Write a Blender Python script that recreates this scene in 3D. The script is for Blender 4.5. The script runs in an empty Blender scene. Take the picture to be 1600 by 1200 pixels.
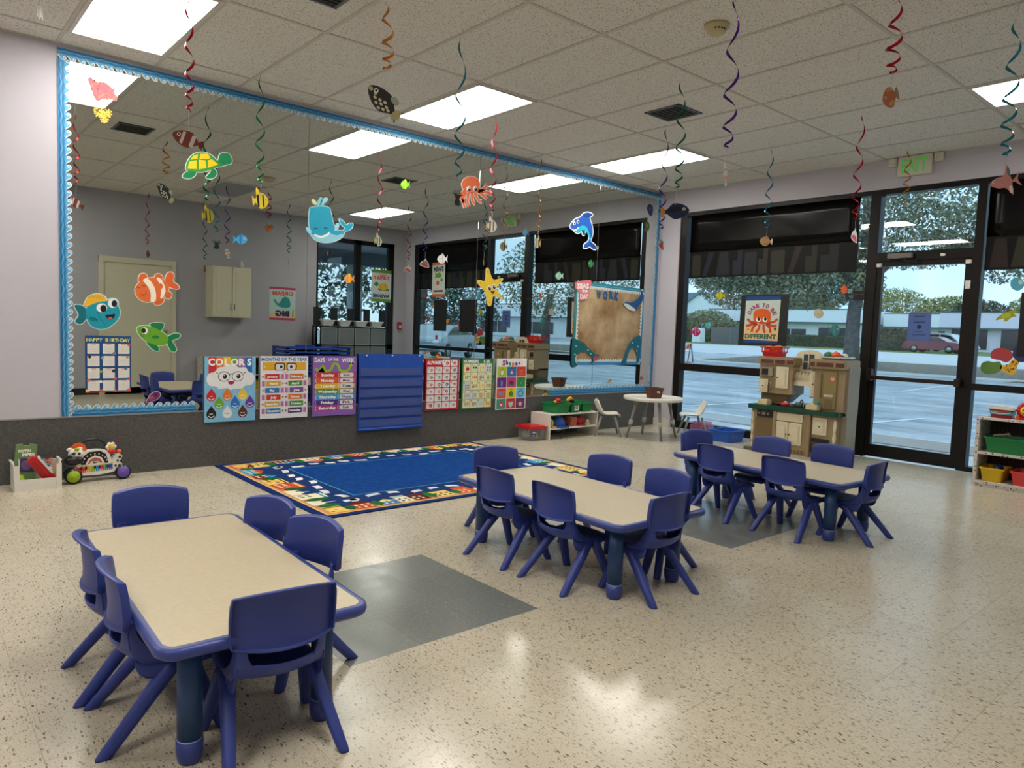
import bpy, bmesh, math, random
from mathutils import Vector, Matrix, Euler
random.seed(7)
PI = math.pi
COL = bpy.context.scene.collection
# room constants (metres): mirror wall at y=D, shop window wall at x=W, wall behind camera at y=YB
H, D, W, YB, XL = 2.986, 5.829, 7.535, -0.25, -3.2

def lin(c):
    c = c / 255.0
    return c / 12.92 if c <= 0.04045 else ((c + 0.055) / 1.055) ** 2.4
def rgb(r, g, b): return (lin(r), lin(g), lin(b), 1.0)

_M = {}
def mat(key, color=(200, 200, 200), rough=0.5, metal=0.0, spec=0.5, noise=0.0, nscale=40.0, bump=0.0, emit=0.0, coat=0.0):
    """procedural principled material; noise gives slight surface variation"""
    if key in _M: return _M[key]
    m = bpy.data.materials.new(key); m.use_nodes = True
    nt = m.node_tree; b = nt.nodes['Principled BSDF']
    c = rgb(*color)
    b.inputs['Base Color'].default_value = c
    b.inputs['Roughness'].default_value = rough
    b.inputs['Metallic'].default_value = metal
    b.inputs['Specular IOR Level'].default_value = spec
    b.inputs['Coat Weight'].default_value = coat
    if noise or bump:
        tc = nt.nodes.new('ShaderNodeTexCoord'); n = nt.nodes.new('ShaderNodeTexNoise')
        n.inputs['Scale'].default_value = nscale; n.inputs['Detail'].default_value = 4
        nt.links.new(tc.outputs['Object'], n.inputs['Vector'])
        if noise:
            r = nt.nodes.new('ShaderNodeValToRGB')
            r.color_ramp.elements[0].position = 0.3; r.color_ramp.elements[1].position = 0.7
            r.color_ramp.elements[0].color = tuple(max(0, x * (1 - noise)) for x in c[:3]) + (1,)
            r.color_ramp.elements[1].color = tuple(min(1, x * (1 + noise)) for x in c[:3]) + (1,)
            nt.links.new(n.outputs['Fac'], r.inputs['Fac']); nt.links.new(r.outputs['Color'], b.inputs['Base Color'])
        if bump:
            bp = nt.nodes.new('ShaderNodeBump'); bp.inputs['Strength'].default_value = bump; bp.inputs['Distance'].default_value = 0.01
            nt.links.new(n.outputs['Fac'], bp.inputs['Height']); nt.links.new(bp.outputs['Normal'], b.inputs['Normal'])
    if emit:
        b.inputs['Emission Color'].default_value = c; b.inputs['Emission Strength'].default_value = emit
    _M[key] = m
    return m
def paper(c, rough=0.55):
    c = tuple(int(x) for x in c)
    return mat('paper_%d_%d_%d' % c, c, rough, spec=0.35, noise=0.04, nscale=25)

def tag(o, label=None, cat=None, group=None, kind=None):
    if label: o['label'] = label
    if cat: o['category'] = cat
    if group: o['group'] = group
    if kind: o['kind'] = kind
    return o
def empty(name, loc=(0, 0, 0), rz=0, label=None, cat=None, group=None, kind=None):
    o = bpy.data.objects.new(name, None); COL.objects.link(o)
    o.empty_display_size = 0.05
    o.location = loc; o.rotation_euler = (0, 0, rz)
    return tag(o, label, cat, group, kind)
def copy_tree(o, parent=None):
    c = o.copy(); COL.objects.link(c); c.parent = parent
    for ch in list(o.children): copy_tree(ch, c)
    return c

class MB:
    """mesh builder: collects shapes, each with a material, builds ONE mesh object"""
    def __init__(s): s.v = []; s.f = []; s.m = []; s.mats = []; s.sm = []
    def mi(s, m):
        if m not in s.mats: s.mats.append(m)
        return s.mats.index(m)
    def add(s, verts, faces, m, smooth=False, T=None):
        b = len(s.v); k = s.mi(m)
        for p in verts:
            p = Vector(p)
            if T is not None: p = T @ p
            s.v.append(tuple(p))
        for f in faces:
            s.f.append([b + i for i in f]); s.m.append(k); s.sm.append(smooth)
        return s
    def box(s, x0, y0, z0, x1, y1, z1, m, T=None, bev=0.0):
        if x0 > x1: x0, x1 = x1, x0
        if y0 > y1: y0, y1 = y1, y0
        if z0 > z1: z0, z1 = z1, z0
        if bev:
            bm = bmesh.new(); bmesh.ops.create_cube(bm, size=1.0)
            for v in bm.verts: v.co = Vector(((x0 + x1) / 2 + v.co.x * (x1 - x0), (y0 + y1) / 2 + v.co.y * (y1 - y0), (z0 + z1) / 2 + v.co.z * (z1 - z0)))
            bmesh.ops.bevel(bm, geom=bm.edges[:], offset=bev, segments=2, affect='EDGES')
            s.bm(bm, m, T); return s
        v = [(x0, y0, z0), (x1, y0, z0), (x1, y1, z0), (x0, y1, z0), (x0, y0, z1), (x1, y0, z1), (x1, y1, z1), (x0, y1, z1)]
        return s.add(v, [(0, 3, 2, 1), (4, 5, 6, 7), (0, 1, 5, 4), (1, 2, 6, 5), (2, 3, 7, 6), (3, 0, 4, 7)], m, False, T)
    def bm(s, bm, m, T=None, smooth=False):
        bm.verts.index_update()
        s.add([v.co for v in bm.verts], [[v.index for v in f.verts] for f in bm.faces], m, smooth, T); bm.free()
    def rings(s, rs, m, closed=True, cap=True, smooth=True, T=None):
        """loft through rings of equal point count"""
        n = len(rs[0]); v = [p for r in rs for p in r]; f = []
        for i in range(len(rs) - 1):
            for j in range(n if closed else n - 1):
                a = i * n + j; b = i * n + (j + 1) % n
                f.append((a, b, b + n, a + n))
        if cap and closed:
            f.append(tuple(range(n - 1, -1, -1))); f.append(tuple((len(rs) - 1) * n + j for j in range(n)))
        return s.add(v, f, m, smooth, T)
    def cyl(s, p0, p1, r0, r1, m, n=12, smooth=True, T=None, cap=True):
        p0 = Vector(p0); p1 = Vector(p1); d = (p1 - p0).normalized()
        a = d.orthogonal().normalized(); b = d.cross(a)
        rs = [[p + (a * math.cos(t) + b * math.sin(t)) * r for t in [2 * PI * k / n for k in range(n)]] for p, r in ((p0, r0), (p1, r1))]
        return s.rings(rs, m, True, cap, smooth, T)
    def tube(s, pts, r, m, n=8, T=None, radii=None, cap=True):
        pts = [Vector(p) for p in pts]; rs = []
        up = Vector((0, 0, 1)); prev = None
        for i, p in enumerate(pts):
            d = (pts[min(i + 1, len(pts) - 1)] - pts[max(i - 1, 0)]).normalized()
            if prev is None: a = d.orthogonal().normalized()
            else:
                a = prev - d * prev.dot(d)
                a = a.normalized() if a.length > 1e-6 else d.orthogonal().normalized()
            prev = a; b = d.cross(a); rr = radii[i] if radii else r
            rs.append([p + (a * math.cos(t) + b * math.sin(t)) * rr for t in [2 * PI * k / n for k in range(n)]])
        return s.rings(rs, m, True, cap, True, T)
    def lathe(s, prof, m, n=24, T=None, c=(0, 0), smooth=True, cap=True):
        rs = [[(c[0] + r * math.cos(2 * PI * k / n), c[1] + r * math.sin(2 * PI * k / n), z) for k in range(n)] for r, z in prof]
        return s.rings(rs, m, True, cap, smooth, T)
    def prism(s, pts, z0, z1, m, T=None, smooth=False):
        n = len(pts); v = [(x, y, z0) for x, y in pts] + [(x, y, z1) for x, y in pts]
        f = [tuple(range(n - 1, -1, -1)), tuple(range(n, 2 * n))] + [(i, (i + 1) % n, n + (i + 1) % n, n + i) for i in range(n)]
        return s.add(v, f, m, smooth, T)
    def prismx(s, pts, x0, x1, m, T=None):
        """outline in (y,z) extruded along x"""
        n = len(pts); v = [(x0, y, z) for y, z in pts] + [(x1, y, z) for y, z in pts]
        f = [tuple(range(n - 1, -1, -1)), tuple(range(n, 2 * n))] + [(i, (i + 1) % n, n + (i + 1) % n, n + i) for i in range(n)]
        return s.add(v, f, m, False, T)
    def prismy(s, pts, y0, y1, m, T=None, smooth=False):
        """outline in (x,z) extruded along y"""
        n = len(pts); v = [(x, y0, z) for x, z in pts] + [(x, y1, z) for x, z in pts]
        f = [tuple(range(n)), tuple(range(2 * n - 1, n - 1, -1))] + [(i, n + i, n + (i + 1) % n, (i + 1) % n) for i in range(n)]
        return s.add(v, f, m, smooth, T)
    def sphere(s, c, r, m, n=12, k=8, T=None):
        if not hasattr(r, '__len__'): r = (r, r, r)
        rs = []
        for i in range(1, k):
            ph = PI * i / k
            rs.append([(c[0] + r[0] * math.sin(ph) * math.cos(2 * PI * j / n), c[1] + r[1] * math.sin(ph) * math.sin(2 * PI * j / n), c[2] - r[2] * math.cos(ph)) for j in range(n)])
        return s.rings(rs, m, True, True, True, T)
    def build(s, name, parent=None, fix=True):
        me = bpy.data.meshes.new(name); me.from_pydata(s.v, [], s.f)
        for m in s.mats: me.materials.append(m)
        me.polygons.foreach_set('material_index', s.m); me.polygons.foreach_set('use_smooth', s.sm)
        me.update()
        if fix:
            bm = bmesh.new(); bm.from_mesh(me); bmesh.ops.recalc_face_normals(bm, faces=bm.faces); bm.to_mesh(me); bm.free()
        o = bpy.data.objects.new(name, me); COL.objects.link(o)
        if parent: o.parent = parent
        return o
def struct(name, mb, parent=None):
    o = mb.build(name, parent); 
    if not parent: o['kind'] = 'structure'
    return o

# ---------- flat artwork (posters, cutouts, stickers): x right, z up, faces -y ----------
def ell(cx, cy, rx, ry, rot=0, n=24, a0=0, a1=2 * PI):
    c, s = math.cos(rot), math.sin(rot); full = abs(a1 - a0 - 2 * PI) < 1e-6
    k = n if full else n + 1
    P = []
    for i in range(k):
        t = a0 + (a1 - a0) * i / n; x = rx * math.cos(t); y = ry * math.sin(t)
        P.append((cx + c * x - s * y, cy + s * x + c * y))
    return P
def smooth(pts, k=4, closed=True):
    n = len(pts); out = []
    rng = range(n) if closed else range(n - 1)
    for i in rng:
        if closed: p0, p1, p2, p3 = pts[(i - 1) % n], pts[i], pts[(i + 1) % n], pts[(i + 2) % n]
        else: p0, p1, p2, p3 = pts[max(i - 1, 0)], pts[i], pts[i + 1], pts[min(i + 2, n - 1)]
        for j in range(k):
            t = j / k
            out.append(tuple(0.5 * (2 * p1[a] + (p2[a] - p0[a]) * t + (2 * p0[a] - 5 * p1[a] + 4 * p2[a] - p3[a]) * t * t + (3 * p1[a] - p0[a] - 3 * p2[a] + p3[a]) * t ** 3) for a in (0, 1)))
    if not closed: out.append(tuple(pts[-1]))
    return out
def area(p): return 0.5 * sum(p[i][0] * p[(i + 1) % len(p)][1] - p[(i + 1) % len(p)][0] * p[i][1] for i in range(len(p)))
def grow(pts, d):
    n = len(pts); sg = 1 if area(pts) > 0 else -1; out = []
    for i in range(n):
        a, b, c = pts[i - 1], pts[i], pts[(i + 1) % n]
        e1 = Vector((b[0] - a[0], b[1] - a[1])); e2 = Vector((c[0] - b[0], c[1] - b[1]))
        if e1.length < 1e-9 or e2.length < 1e-9: out.append(b); continue
        e1.normalize(); e2.normalize(); nn = Vector((e1.y + e2.y, -e1.x - e2.x)) * sg
        if nn.length < 1e-6: out.append(b); continue
        nn.normalize(); out.append((b[0] + nn.x * d, b[1] + nn.y * d))
    return out
def ribbon(pts, w, taper=False):
    L, Rr = [], []
    n = len(pts)
    for i, p in enumerate(pts):
        a = pts[max(i - 1, 0)]; b = pts[min(i + 1, n - 1)]
        d = Vector((b[0] - a[0], b[1] - a[1])); d.normalize()
        ww = w / 2 * ((1 - 0.75 * i / (n - 1)) if taper else 1)
        L.append((p[0] - d.y * ww, p[1] + d.x * ww)); Rr.append((p[0] + d.y * ww, p[1] - d.x * ww))
    return L + Rr[::-1]
_T = {}
def text_geo(txt, bold=0.0):
    k = (txt, bold)
    if k in _T: return _T[k]
    cu = bpy.data.curves.new('t', 'FONT'); cu.body = txt; cu.size = 1; cu.offset = bold; cu.resolution_u = 2; cu.fill_mode = 'FRONT'
    o = bpy.data.objects.new('t', cu); COL.objects.link(o)
    dg = bpy.context.evaluated_depsgraph_get(); dg.update()
    me = o.evaluated_get(dg).to_mesh()
    V = [(v.co.x, v.co.y) for v in me.vertices]; F = [tuple(p.vertices) for p in me.polygons]
    o.evaluated_get(dg).to_mesh_clear()
    bpy.data.objects.remove(o); bpy.data.curves.remove(cu)
    xs = [p[0] for p in V] or [0]; ys = [p[1] for p in V] or [0]
    r = (V, F, min(xs), max(xs), min(ys), max(ys)); _T[k] = r
    return r
class Art(MB):
    """layered flat artwork; map = optional function turning drawing coordinates into metres"""
    LAY = 0.0005
    def __init__(s, thick=0.002, mp=None): super().__init__(); s.th = thick; s.mp = mp
    def _m(s, pts): return [s.mp(*p) for p in pts] if s.mp else list(pts)
    def sheet(s, pts, color, grow_by=0):
        pts = s._m(pts)
        if grow_by: pts = grow(pts, grow_by)
        s.prismy(pts, -s.th, 0, paper(color)); return s
    def poly(s, pts, color, L=1, both=False, m=None):
        pts = s._m(pts); n = len(pts); mm = m or paper(color)
        y = -s.th - L * s.LAY
        if area(pts) < 0: pts = pts[::-1]
        s.add([(x, y, z) for x, z in pts], [tuple(range(n))], mm)
        if both: s.add([(x, L * s.LAY, z) for x, z in pts], [tuple(range(n - 1, -1, -1))], mm)
        return s
    def rect(s, x0, y0, x1, y1, color, L=1, both=False): return s.poly([(x0, y0), (x1, y0), (x1, y1), (x0, y1)], color, L, both)
    def rrect(s, x0, y0, x1, y1, r, color, L=1):
        if x0 > x1: x0, x1 = x1, x0
        if y0 > y1: y0, y1 = y1, y0
        P = []
        for cx, cy, a in ((x1 - r, y1 - r, 0), (x0 + r, y1 - r, 90), (x0 + r, y0 + r, 180), (x1 - r, y0 + r, 270)):
            for k in range(5):
                t = math.radians(a + 22.5 * k); P.append((cx + r * math.cos(t), cy + r * math.sin(t)))
        return s.poly(P, color, L)
    def ell(s, cx, cy, rx, ry, color, L=1, rot=0, both=False, n=20): return s.poly(ell(cx, cy, rx, ry, rot, n), color, L, both)
    def line(s, pts, w, color, L=1, sm=True, both=False, taper=False):
        P = smooth(pts, 4, False) if sm else pts
        P = s._m(P); old = s.mp; s.mp = None
        s.poly(ribbon(P, w, taper), color, L, both); s.mp = old
        return s
    def text(s, txt, cx, cy, h, color, L=2, w=None, bold=0.03, rot=0, align='c'):
        """cap height h (metres), optional total width w"""
        V, F, x0, x1, y0, y1 = text_geo(txt, bold)
        sc = h / 0.70; sx = sc if not w else w / max(x1 - x0, 1e-6)
        if s.mp: cx, cy = s.mp(cx, cy)
        mm = paper(color); y = -s.th - L * s.LAY
        ox = (x0 + x1) / 2 if align == 'c' else x0
        c, sn = math.cos(rot), math.sin(rot); vv = []
        for px, py in V:
            a = (px - ox) * sx; b = (py - 0.35) * sc
            vv.append((cx + c * a - sn * b, y, cy + sn * a + c * b))
        s.add(vv, F, mm); return s
    def build(s, name, parent=None, fix=False): return super().build(name, parent, fix)
# ================= materials for the shell =================
def nodes_mat(name):
    m = bpy.data.materials.new(name); m.use_nodes = True
    nt = m.node_tree; b = nt.nodes['Principled BSDF']
    return m, nt, b
def N(nt, t, **k):
    n = nt.nodes.new(t)
    for a, v in k.items():
        if a in n.inputs: n.inputs[a].default_value = v
        else: setattr(n, a, v)
    return n
def math_(nt, op, a, b=None, c=None):
    n = nt.nodes.new('ShaderNodeMath'); n.operation = op
    for i, v in enumerate((a, b, c)):
        if v is None: continue
        if hasattr(v, 'links'): nt.links.new(v, n.inputs[i])
        else: n.inputs[i].default_value = v
    return n.outputs[0]
def mix_(nt, f, a, b):
    n = nt.nodes.new('ShaderNodeMix'); n.data_type = 'RGBA'
    for i, v in ((0, f), (6, a), (7, b)):
        if hasattr(v, 'links'): nt.links.new(v, n.inputs[i])
        else: n.inputs[i].default_value = v
    return n.outputs[2]
def flecks(nt, vec, sx, sy, rot, thr, seedoff):
    """elongated speckles like vinyl composition tile"""
    mp = N(nt, 'ShaderNodeMapping'); mp.inputs['Scale'].default_value = (sx, sy, 1); mp.inputs['Rotation'].default_value = (0, 0, rot); mp.inputs['Location'].default_value = (seedoff, seedoff, 0)
    nt.links.new(vec, mp.inputs['Vector'])
    v = N(nt, 'ShaderNodeTexVoronoi'); v.voronoi_dimensions = '2D'; v.inputs['Scale'].default_value = 1.0
    nt.links.new(mp.outputs[0], v.inputs['Vector'])
    sep = N(nt, 'ShaderNodeSeparateColor'); nt.links.new(v.outputs['Color'], sep.inputs[0])
    size = math_(nt, 'MULTIPLY', math_(nt, 'POWER', sep.outputs[0], 2.2), thr)
    return math_(nt, 'LESS_THAN', v.outputs['Distance'], size), sep.outputs[1]
FLECK_ROT = 0.1
def floor_material(name, base, dark, light, gap, gray=False):
    m, nt, b = nodes_mat(name)
    g = N(nt, 'ShaderNodeNewGeometry')
    T = 0.2933; FR = FLECK_ROT
    nz = N(nt, 'ShaderNodeTexNoise', Scale=9.0, Detail=3.0); nt.links.new(g.outputs['Position'], nz.inputs['Vector'])
    nf = N(nt, 'ShaderNodeTexNoise', Scale=140.0, Detail=3.0); nt.links.new(g.outputs['Position'], nf.inputs['Vector'])
    # tile random tone
    sc = N(nt, 'ShaderNodeVectorMath'); sc.operation = 'SUBTRACT'; sc.inputs[1].default_value = (2.04, 2.129, 0); nt.links.new(g.outputs['Position'], sc.inputs[0])
    dv = N(nt, 'ShaderNodeVectorMath'); dv.operation = 'DIVIDE'; dv.inputs[1].default_value = (T, T, 1); nt.links.new(sc.outputs[0], dv.inputs[0])
    fl = N(nt, 'ShaderNodeVectorMath'); fl.operation = 'FLOOR'; nt.links.new(dv.outputs[0], fl.inputs[0])
    wn = N(nt, 'ShaderNodeTexWhiteNoise'); wn.noise_dimensions = '2D'; nt.links.new(fl.outputs[0], wn.inputs['Vector'])
    fr = N(nt, 'ShaderNodeVectorMath'); fr.operation = 'FRACTION'; nt.links.new(dv.outputs[0], fr.inputs[0])
    sp = N(nt, 'ShaderNodeSeparateXYZ'); nt.links.new(fr.outputs[0], sp.inputs[0])
    e = [math_(nt, 'LESS_THAN', math_(nt, 'ABSOLUTE', math_(nt, 'SUBTRACT', o, 0.5)), 0.4955) for o in (sp.outputs[0], sp.outputs[1])]
    ins = math_(nt, 'MULTIPLY', e[0], e[1])
    c = mix_(nt, math_(nt, 'MULTIPLY', wn.outputs['Value'], 0.30), base, light)
    c = mix_(nt, math_(nt, 'MULTIPLY', nf.outputs['Fac'], 0.45), c, light)
    if not gray:
        for i, (sx, sy, rot, thr, tone, k) in enumerate(((96, 38, FR, 0.34, dark, 1.0), (165, 66, FR, 0.38, dark, 0.8), (60, 30, FR, 0.36, light, 0.8), (240, 95, FR, 0.42, dark, 0.4))):
            f, rr = flecks(nt, g.outputs['Position'], sx, sy, rot, thr, 3.1 * i)
            c = mix_(nt, math_(nt, 'MULTIPLY', f, math_(nt, 'MULTIPLY', rr, k)), c, tone)
    else:
        f, rr = flecks(nt, g.outputs['Position'], 180, 110, 0.4, 0.6, 0)
        c = mix_(nt, math_(nt, 'MULTIPLY', f, 0.5), c, light)
    c = mix_(nt, ins, mix_(nt, math_(nt, 'MULTIPLY_ADD', nz.outputs['Fac'], -1.6, 1.35), gap, c), c)
    nt.links.new(c, b.inputs['Base Color'])
    ro = math_(nt, 'MULTIPLY_ADD', nz.outputs['Fac'], 0.20, 0.11)
    nt.links.new(ro, b.inputs['Roughness'])
    b.inputs['Specular IOR Level'].default_value = 0.38
    bp = N(nt, 'ShaderNodeBump', Strength=0.06, Distance=0.01)
    n2 = N(nt, 'ShaderNodeTexNoise', Scale=28.0, Detail=3.0); nt.links.new(g.outputs['Position'], n2.inputs['Vector'])
    hh = math_(nt, 'ADD', math_(nt, 'MULTIPLY', n2.outputs['Fac'], 0.6), math_(nt, 'ADD', math_(nt, 'MULTIPLY', wn.outputs['Value'], 0.0), math_(nt, 'MULTIPLY', ins, 0.25)))
    nt.links.new(hh, bp.inputs['Height']); nt.links.new(bp.outputs['Normal'], b.inputs['Normal'])
    return m
M_floor = floor_material('vinyl_tile_cream', rgb(188, 178, 156), rgb(84, 70, 54), rgb(210, 202, 184), rgb(140, 128, 108))
M_patch = floor_material('vinyl_tile_gray', rgb(104, 108, 106), rgb(70, 70, 70), rgb(140, 144, 140), rgb(96, 100, 98), True)

def ceiling_material():
    m, nt, b = nodes_mat('acoustic_tile')
    g = N(nt, 'ShaderNodeNewGeometry')
    n1 = N(nt, 'ShaderNodeTexNoise', Scale=130.0, Detail=2.0); nt.links.new(g.outputs['Position'], n1.inputs['Vector'])
    v = N(nt, 'ShaderNodeTexVoronoi', Scale=95.0); nt.links.new(g.outputs['Position'], v.inputs['Vector'])
    sp = N(nt, 'ShaderNodeSeparateColor'); nt.links.new(v.outputs['Color'], sp.inputs[0])
    pit = math_(nt, 'LESS_THAN', v.outputs['Distance'], math_(nt, 'MULTIPLY', sp.outputs[0], 0.42))
    cr = N(nt, 'ShaderNodeValToRGB'); cr.color_ramp.elements[0].position = 0.35; cr.color_ramp.elements[1].position = 0.6
    cr.color_ramp.elements[0].color = rgb(208, 204, 195); cr.color_ramp.elements[1].color = rgb(232, 228, 220)
    nt.links.new(n1.outputs['Fac'], cr.inputs['Fac'])
    c = mix_(nt, math_(nt, 'MULTIPLY', pit, 0.75), cr.outputs['Color'], rgb(120, 112, 100))
    nt.links.new(c, b.inputs['Base Color']); b.inputs['Roughness'].default_value = 0.95; b.inputs['Specular IOR Level'].default_value = 0.1
    bp = N(nt, 'ShaderNodeBump', Strength=0.25, Distance=0.004); nt.links.new(n1.outputs['Fac'], bp.inputs['Height']); nt.links.new(bp.outputs['Normal'], b.inputs['Normal'])
    return m
M_ceil = ceiling_material()
M_wall = mat('painted_wall', (190, 186, 195), 0.7, spec=0.25, noise=0.02, nscale=3, bump=0.05)
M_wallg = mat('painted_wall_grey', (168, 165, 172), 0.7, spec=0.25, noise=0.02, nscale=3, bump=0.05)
M_base = mat('white_baseboard', (214, 206, 192), 0.4)
M_tbar = mat('ceiling_grid_bar', (196, 190, 179), 0.6)
M_black = mat('dark_bronze_frame', (22, 18, 16), 0.4, spec=0.25, noise=0.1)
M_white = mat('white_plastic', (222, 216, 206), 0.35)

def carpet_material():
    m, nt, b = nodes_mat('charcoal_wall_carpet')
    tc = N(nt, 'ShaderNodeNewGeometry')
    mp = N(nt, 'ShaderNodeMapping'); mp.inputs['Scale'].default_value = (25, 25, 120); nt.links.new(tc.outputs['Position'], mp.inputs['Vector'])
    n = N(nt, 'ShaderNodeTexNoise', Scale=3.0, Detail=6.0, Roughness=0.8); nt.links.new(mp.outputs[0], n.inputs['Vector'])
    cr = N(nt, 'ShaderNodeValToRGB'); cr.color_ramp.elements[0].position = 0.3; cr.color_ramp.elements[1].position = 0.75
    cr.color_ramp.elements[0].color = rgb(40, 40, 41); cr.color_ramp.elements[1].color = rgb(126, 124, 120)
    nt.links.new(n.outputs['Fac'], cr.inputs['Fac']); nt.links.new(cr.outputs['Color'], b.inputs['Base Color'])
    b.inputs['Roughness'].default_value = 0.95; b.inputs['Specular IOR Level'].default_value = 0.1
    bp = N(nt, 'ShaderNodeBump', Strength=0.5, Distance=0.005); nt.links.new(n.outputs['Fac'], bp.inputs['Height']); nt.links.new(bp.outputs['Normal'], b.inputs['Normal'])
    return m
M_carpet = carpet_material()

def glass_material(name, tint, refl):
    m = bpy.data.materials.new(name); m.use_nodes = True; nt = m.node_tree; nt.nodes.clear()
    o = N(nt, 'ShaderNodeOutputMaterial'); t = N(nt, 'ShaderNodeBsdfTransparent'); g = N(nt, 'ShaderNodeBsdfGlossy'); mx = N(nt, 'ShaderNodeMixShader')
    t.inputs[0].default_value = tint; g.inputs[0].default_value = (1, 1, 1, 1); g.inputs['Roughness'].default_value = 0.0
    ge = N(nt, 'ShaderNodeNewGeometry'); dt = N(nt, 'ShaderNodeVectorMath'); dt.operation = 'DOT_PRODUCT'
    nt.links.new(ge.outputs['Incoming'], dt.inputs[0]); nt.links.new(ge.outputs['Normal'], dt.inputs[1])
    c = math_(nt, 'ABSOLUTE', dt.outputs['Value']); f = math_(nt, 'MULTIPLY_ADD', math_(nt, 'POWER', math_(nt, 'SUBTRACT', 1.0, c), 5.0), 0.9 * refl, 0.045 * refl)
    nt.links.new(f, mx.inputs[0]); nt.links.new(t.outputs[0], mx.inputs[1]); nt.links.new(g.outputs[0], mx.inputs[2]); nt.links.new(mx.outputs[0], o.inputs[0])
    return m
M_glass = glass_material('window_glass', (0.97, 0.99, 0.99, 1), 1.0)
def mirror_material():
    m, nt, b = nodes_mat('mirror_silver')
    b.inputs['Base Color'].default_value = (0.66, 0.70, 0.67, 1); b.inputs['Metallic'].default_value = 1; b.inputs['Roughness'].default_value = 0.0
    return m
M_mirror = mirror_material()

# ================= floor with two grey tile patches =================
T_ = 0.2933; fx, fy = 2.04, 2.129
patches = [(fx - 3 * T_, fy, fx, fy + 3 * T_), (fx + 5 * T_, fy, fx + 8 * T_, fy + 3 * T_)]
mb = MB()
xs = sorted({XL, W, *[p[0] for p in patches], *[p[2] for p in patches]}); ys = [YB, fy, fy + 3 * T_, D]
for i in range(len(xs) - 1):
    for j in range(3):
        cx = (xs[i] + xs[i + 1]) / 2; cy = (ys[j] + ys[j + 1]) / 2
        mm = M_patch if any(p[0] < cx < p[2] and p[1] < cy < p[3] for p in patches) else M_floor
        mb.add([(xs[i], ys[j], 0), (xs[i + 1], ys[j], 0), (xs[i + 1], ys[j + 1], 0), (xs[i], ys[j + 1], 0)], [(0, 1, 2, 3)], mm)
mb.box(XL, YB, -0.15, W, D, -0.001, M_base)
struct('floor', mb)
# ================= ceiling, lay-in grid =================
mb = MB(); mb.box(XL, YB - 0.1, H, W + 0.05, D + 0.1, H + 0.1, M_ceil); struct('ceiling', mb)
GX0, GY0, F2, F4 = 2.7202, 3.1097, 0.6096, 1.2192
mb = MB()
b_ = 0.012
i = -10
while GX0 + i * F2 < W:
    x = GX0 + i * F2
    if x > XL: mb.box(x - b_, YB, H - 0.005, x + b_, D, H + 0.001, M_tbar)
    i += 1
for j in range(-3, 3):
    y = GY0 + j * F4
    if YB < y < D: mb.box(XL, y - b_, H - 0.0045, W, y + b_, H + 0.001, M_tbar)
for (x0, y0, x1, y1) in ((XL, D - 0.02, W, D), (W - 0.02, YB, W, D), (XL, YB, W, YB + 0.02)): mb.box(x0, y0, H - 0.0055, x1, y1, H + 0.001, M_tbar)
struct('trim_1', mb)
# ================= walls =================
mb = MB(); mb.box(XL - 0.1, D, -0.15, W + 0.12, D + 0.12, H + 0.1, M_wall); struct('wall_back', mb)
mb = MB(); mb.box(XL - 0.1, YB - 0.12, -0.15, XL, D + 0.12, H + 0.1, M_wall); struct('wall_left', mb)
# charcoal carpet dado under the mirror, with thin metal edge
mb = MB(); mb.box(XL, D - 0.012, 0, W - 0.002, D, 0.44, M_carpet)
mb.box(XL, D - 0.015, 0.438, W - 0.002, D, 0.446, mat('dado_edge', (140, 138, 136), 0.4)); struct('trim_2', mb)
# window wall: pier, header
GX = W + 0.07                      # plane of the glass
mb = MB()
mb.box(W, 5.56, -0.15, W + 0.12, D, H + 0.1, M_wall)         # pier at the corner
mb.box(W, -0.42, 2.70, W + 0.12, 5.56, H + 0.1, M_wall)        # header
mb.box(W, YB, -0.15, W + 0.12, 0.02, 2.70, M_wall)            # pier behind
struct('wall_right', mb)
mb = MB(); mb.box(W - 0.014, 5.58, 0, W, D - 0.012, 0.10, M_base); struct('baseboard_right', mb)
# wall behind the camera: solid to x=5.69 then window 5.69..7.30
BW0, BW1 = 5.69, 7.28
mb = MB()
mb.box(XL - 0.1, YB - 0.12, -0.15, BW0, YB, H + 0.1, M_wallg)
mb.box(BW0, YB - 0.12, 2.70, W + 0.12, YB, H + 0.1, M_wallg)
mb.box(BW1, YB - 0.12, -0.15, W + 0.12, YB, 2.70, M_wallg)
struct('wall_front', mb)
mb = MB(); mb.box(XL, YB, 0, BW0, YB + 0.014, 0.10, mat('black_cove_base', (24, 22, 22), 0.5)); struct('baseboard_front', mb)
# ================= shop front framing =================
FD0, FD1 = W + 0.02, W + 0.12
def fr(mb, y0, y1, z0, z1, d0=FD0, d1=FD1): mb.box(d0, y0, z0, d1, y1, z1, M_black)
GL0, GL1 = W + 0.075, W + 0.081
w1 = MB()
fr(w1, 5.47, 5.56, 0, 2.70); fr(w1, 3.245, 5.47, 2.655, 2.70); fr(w1, 3.245, 5.47, 0.735, 0.825); fr(w1, 3.245, 5.47, 0, 0.09)
o1 = struct('window_1', w1)
g = MB(); g.box(GL0, 3.245, 0.09, GL1, 5.47, 0.735, M_glass); g.box(GL0, 3.245, 0.825, GL1, 5.47, 2.655, M_glass); g.build('pane', o1)
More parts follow.
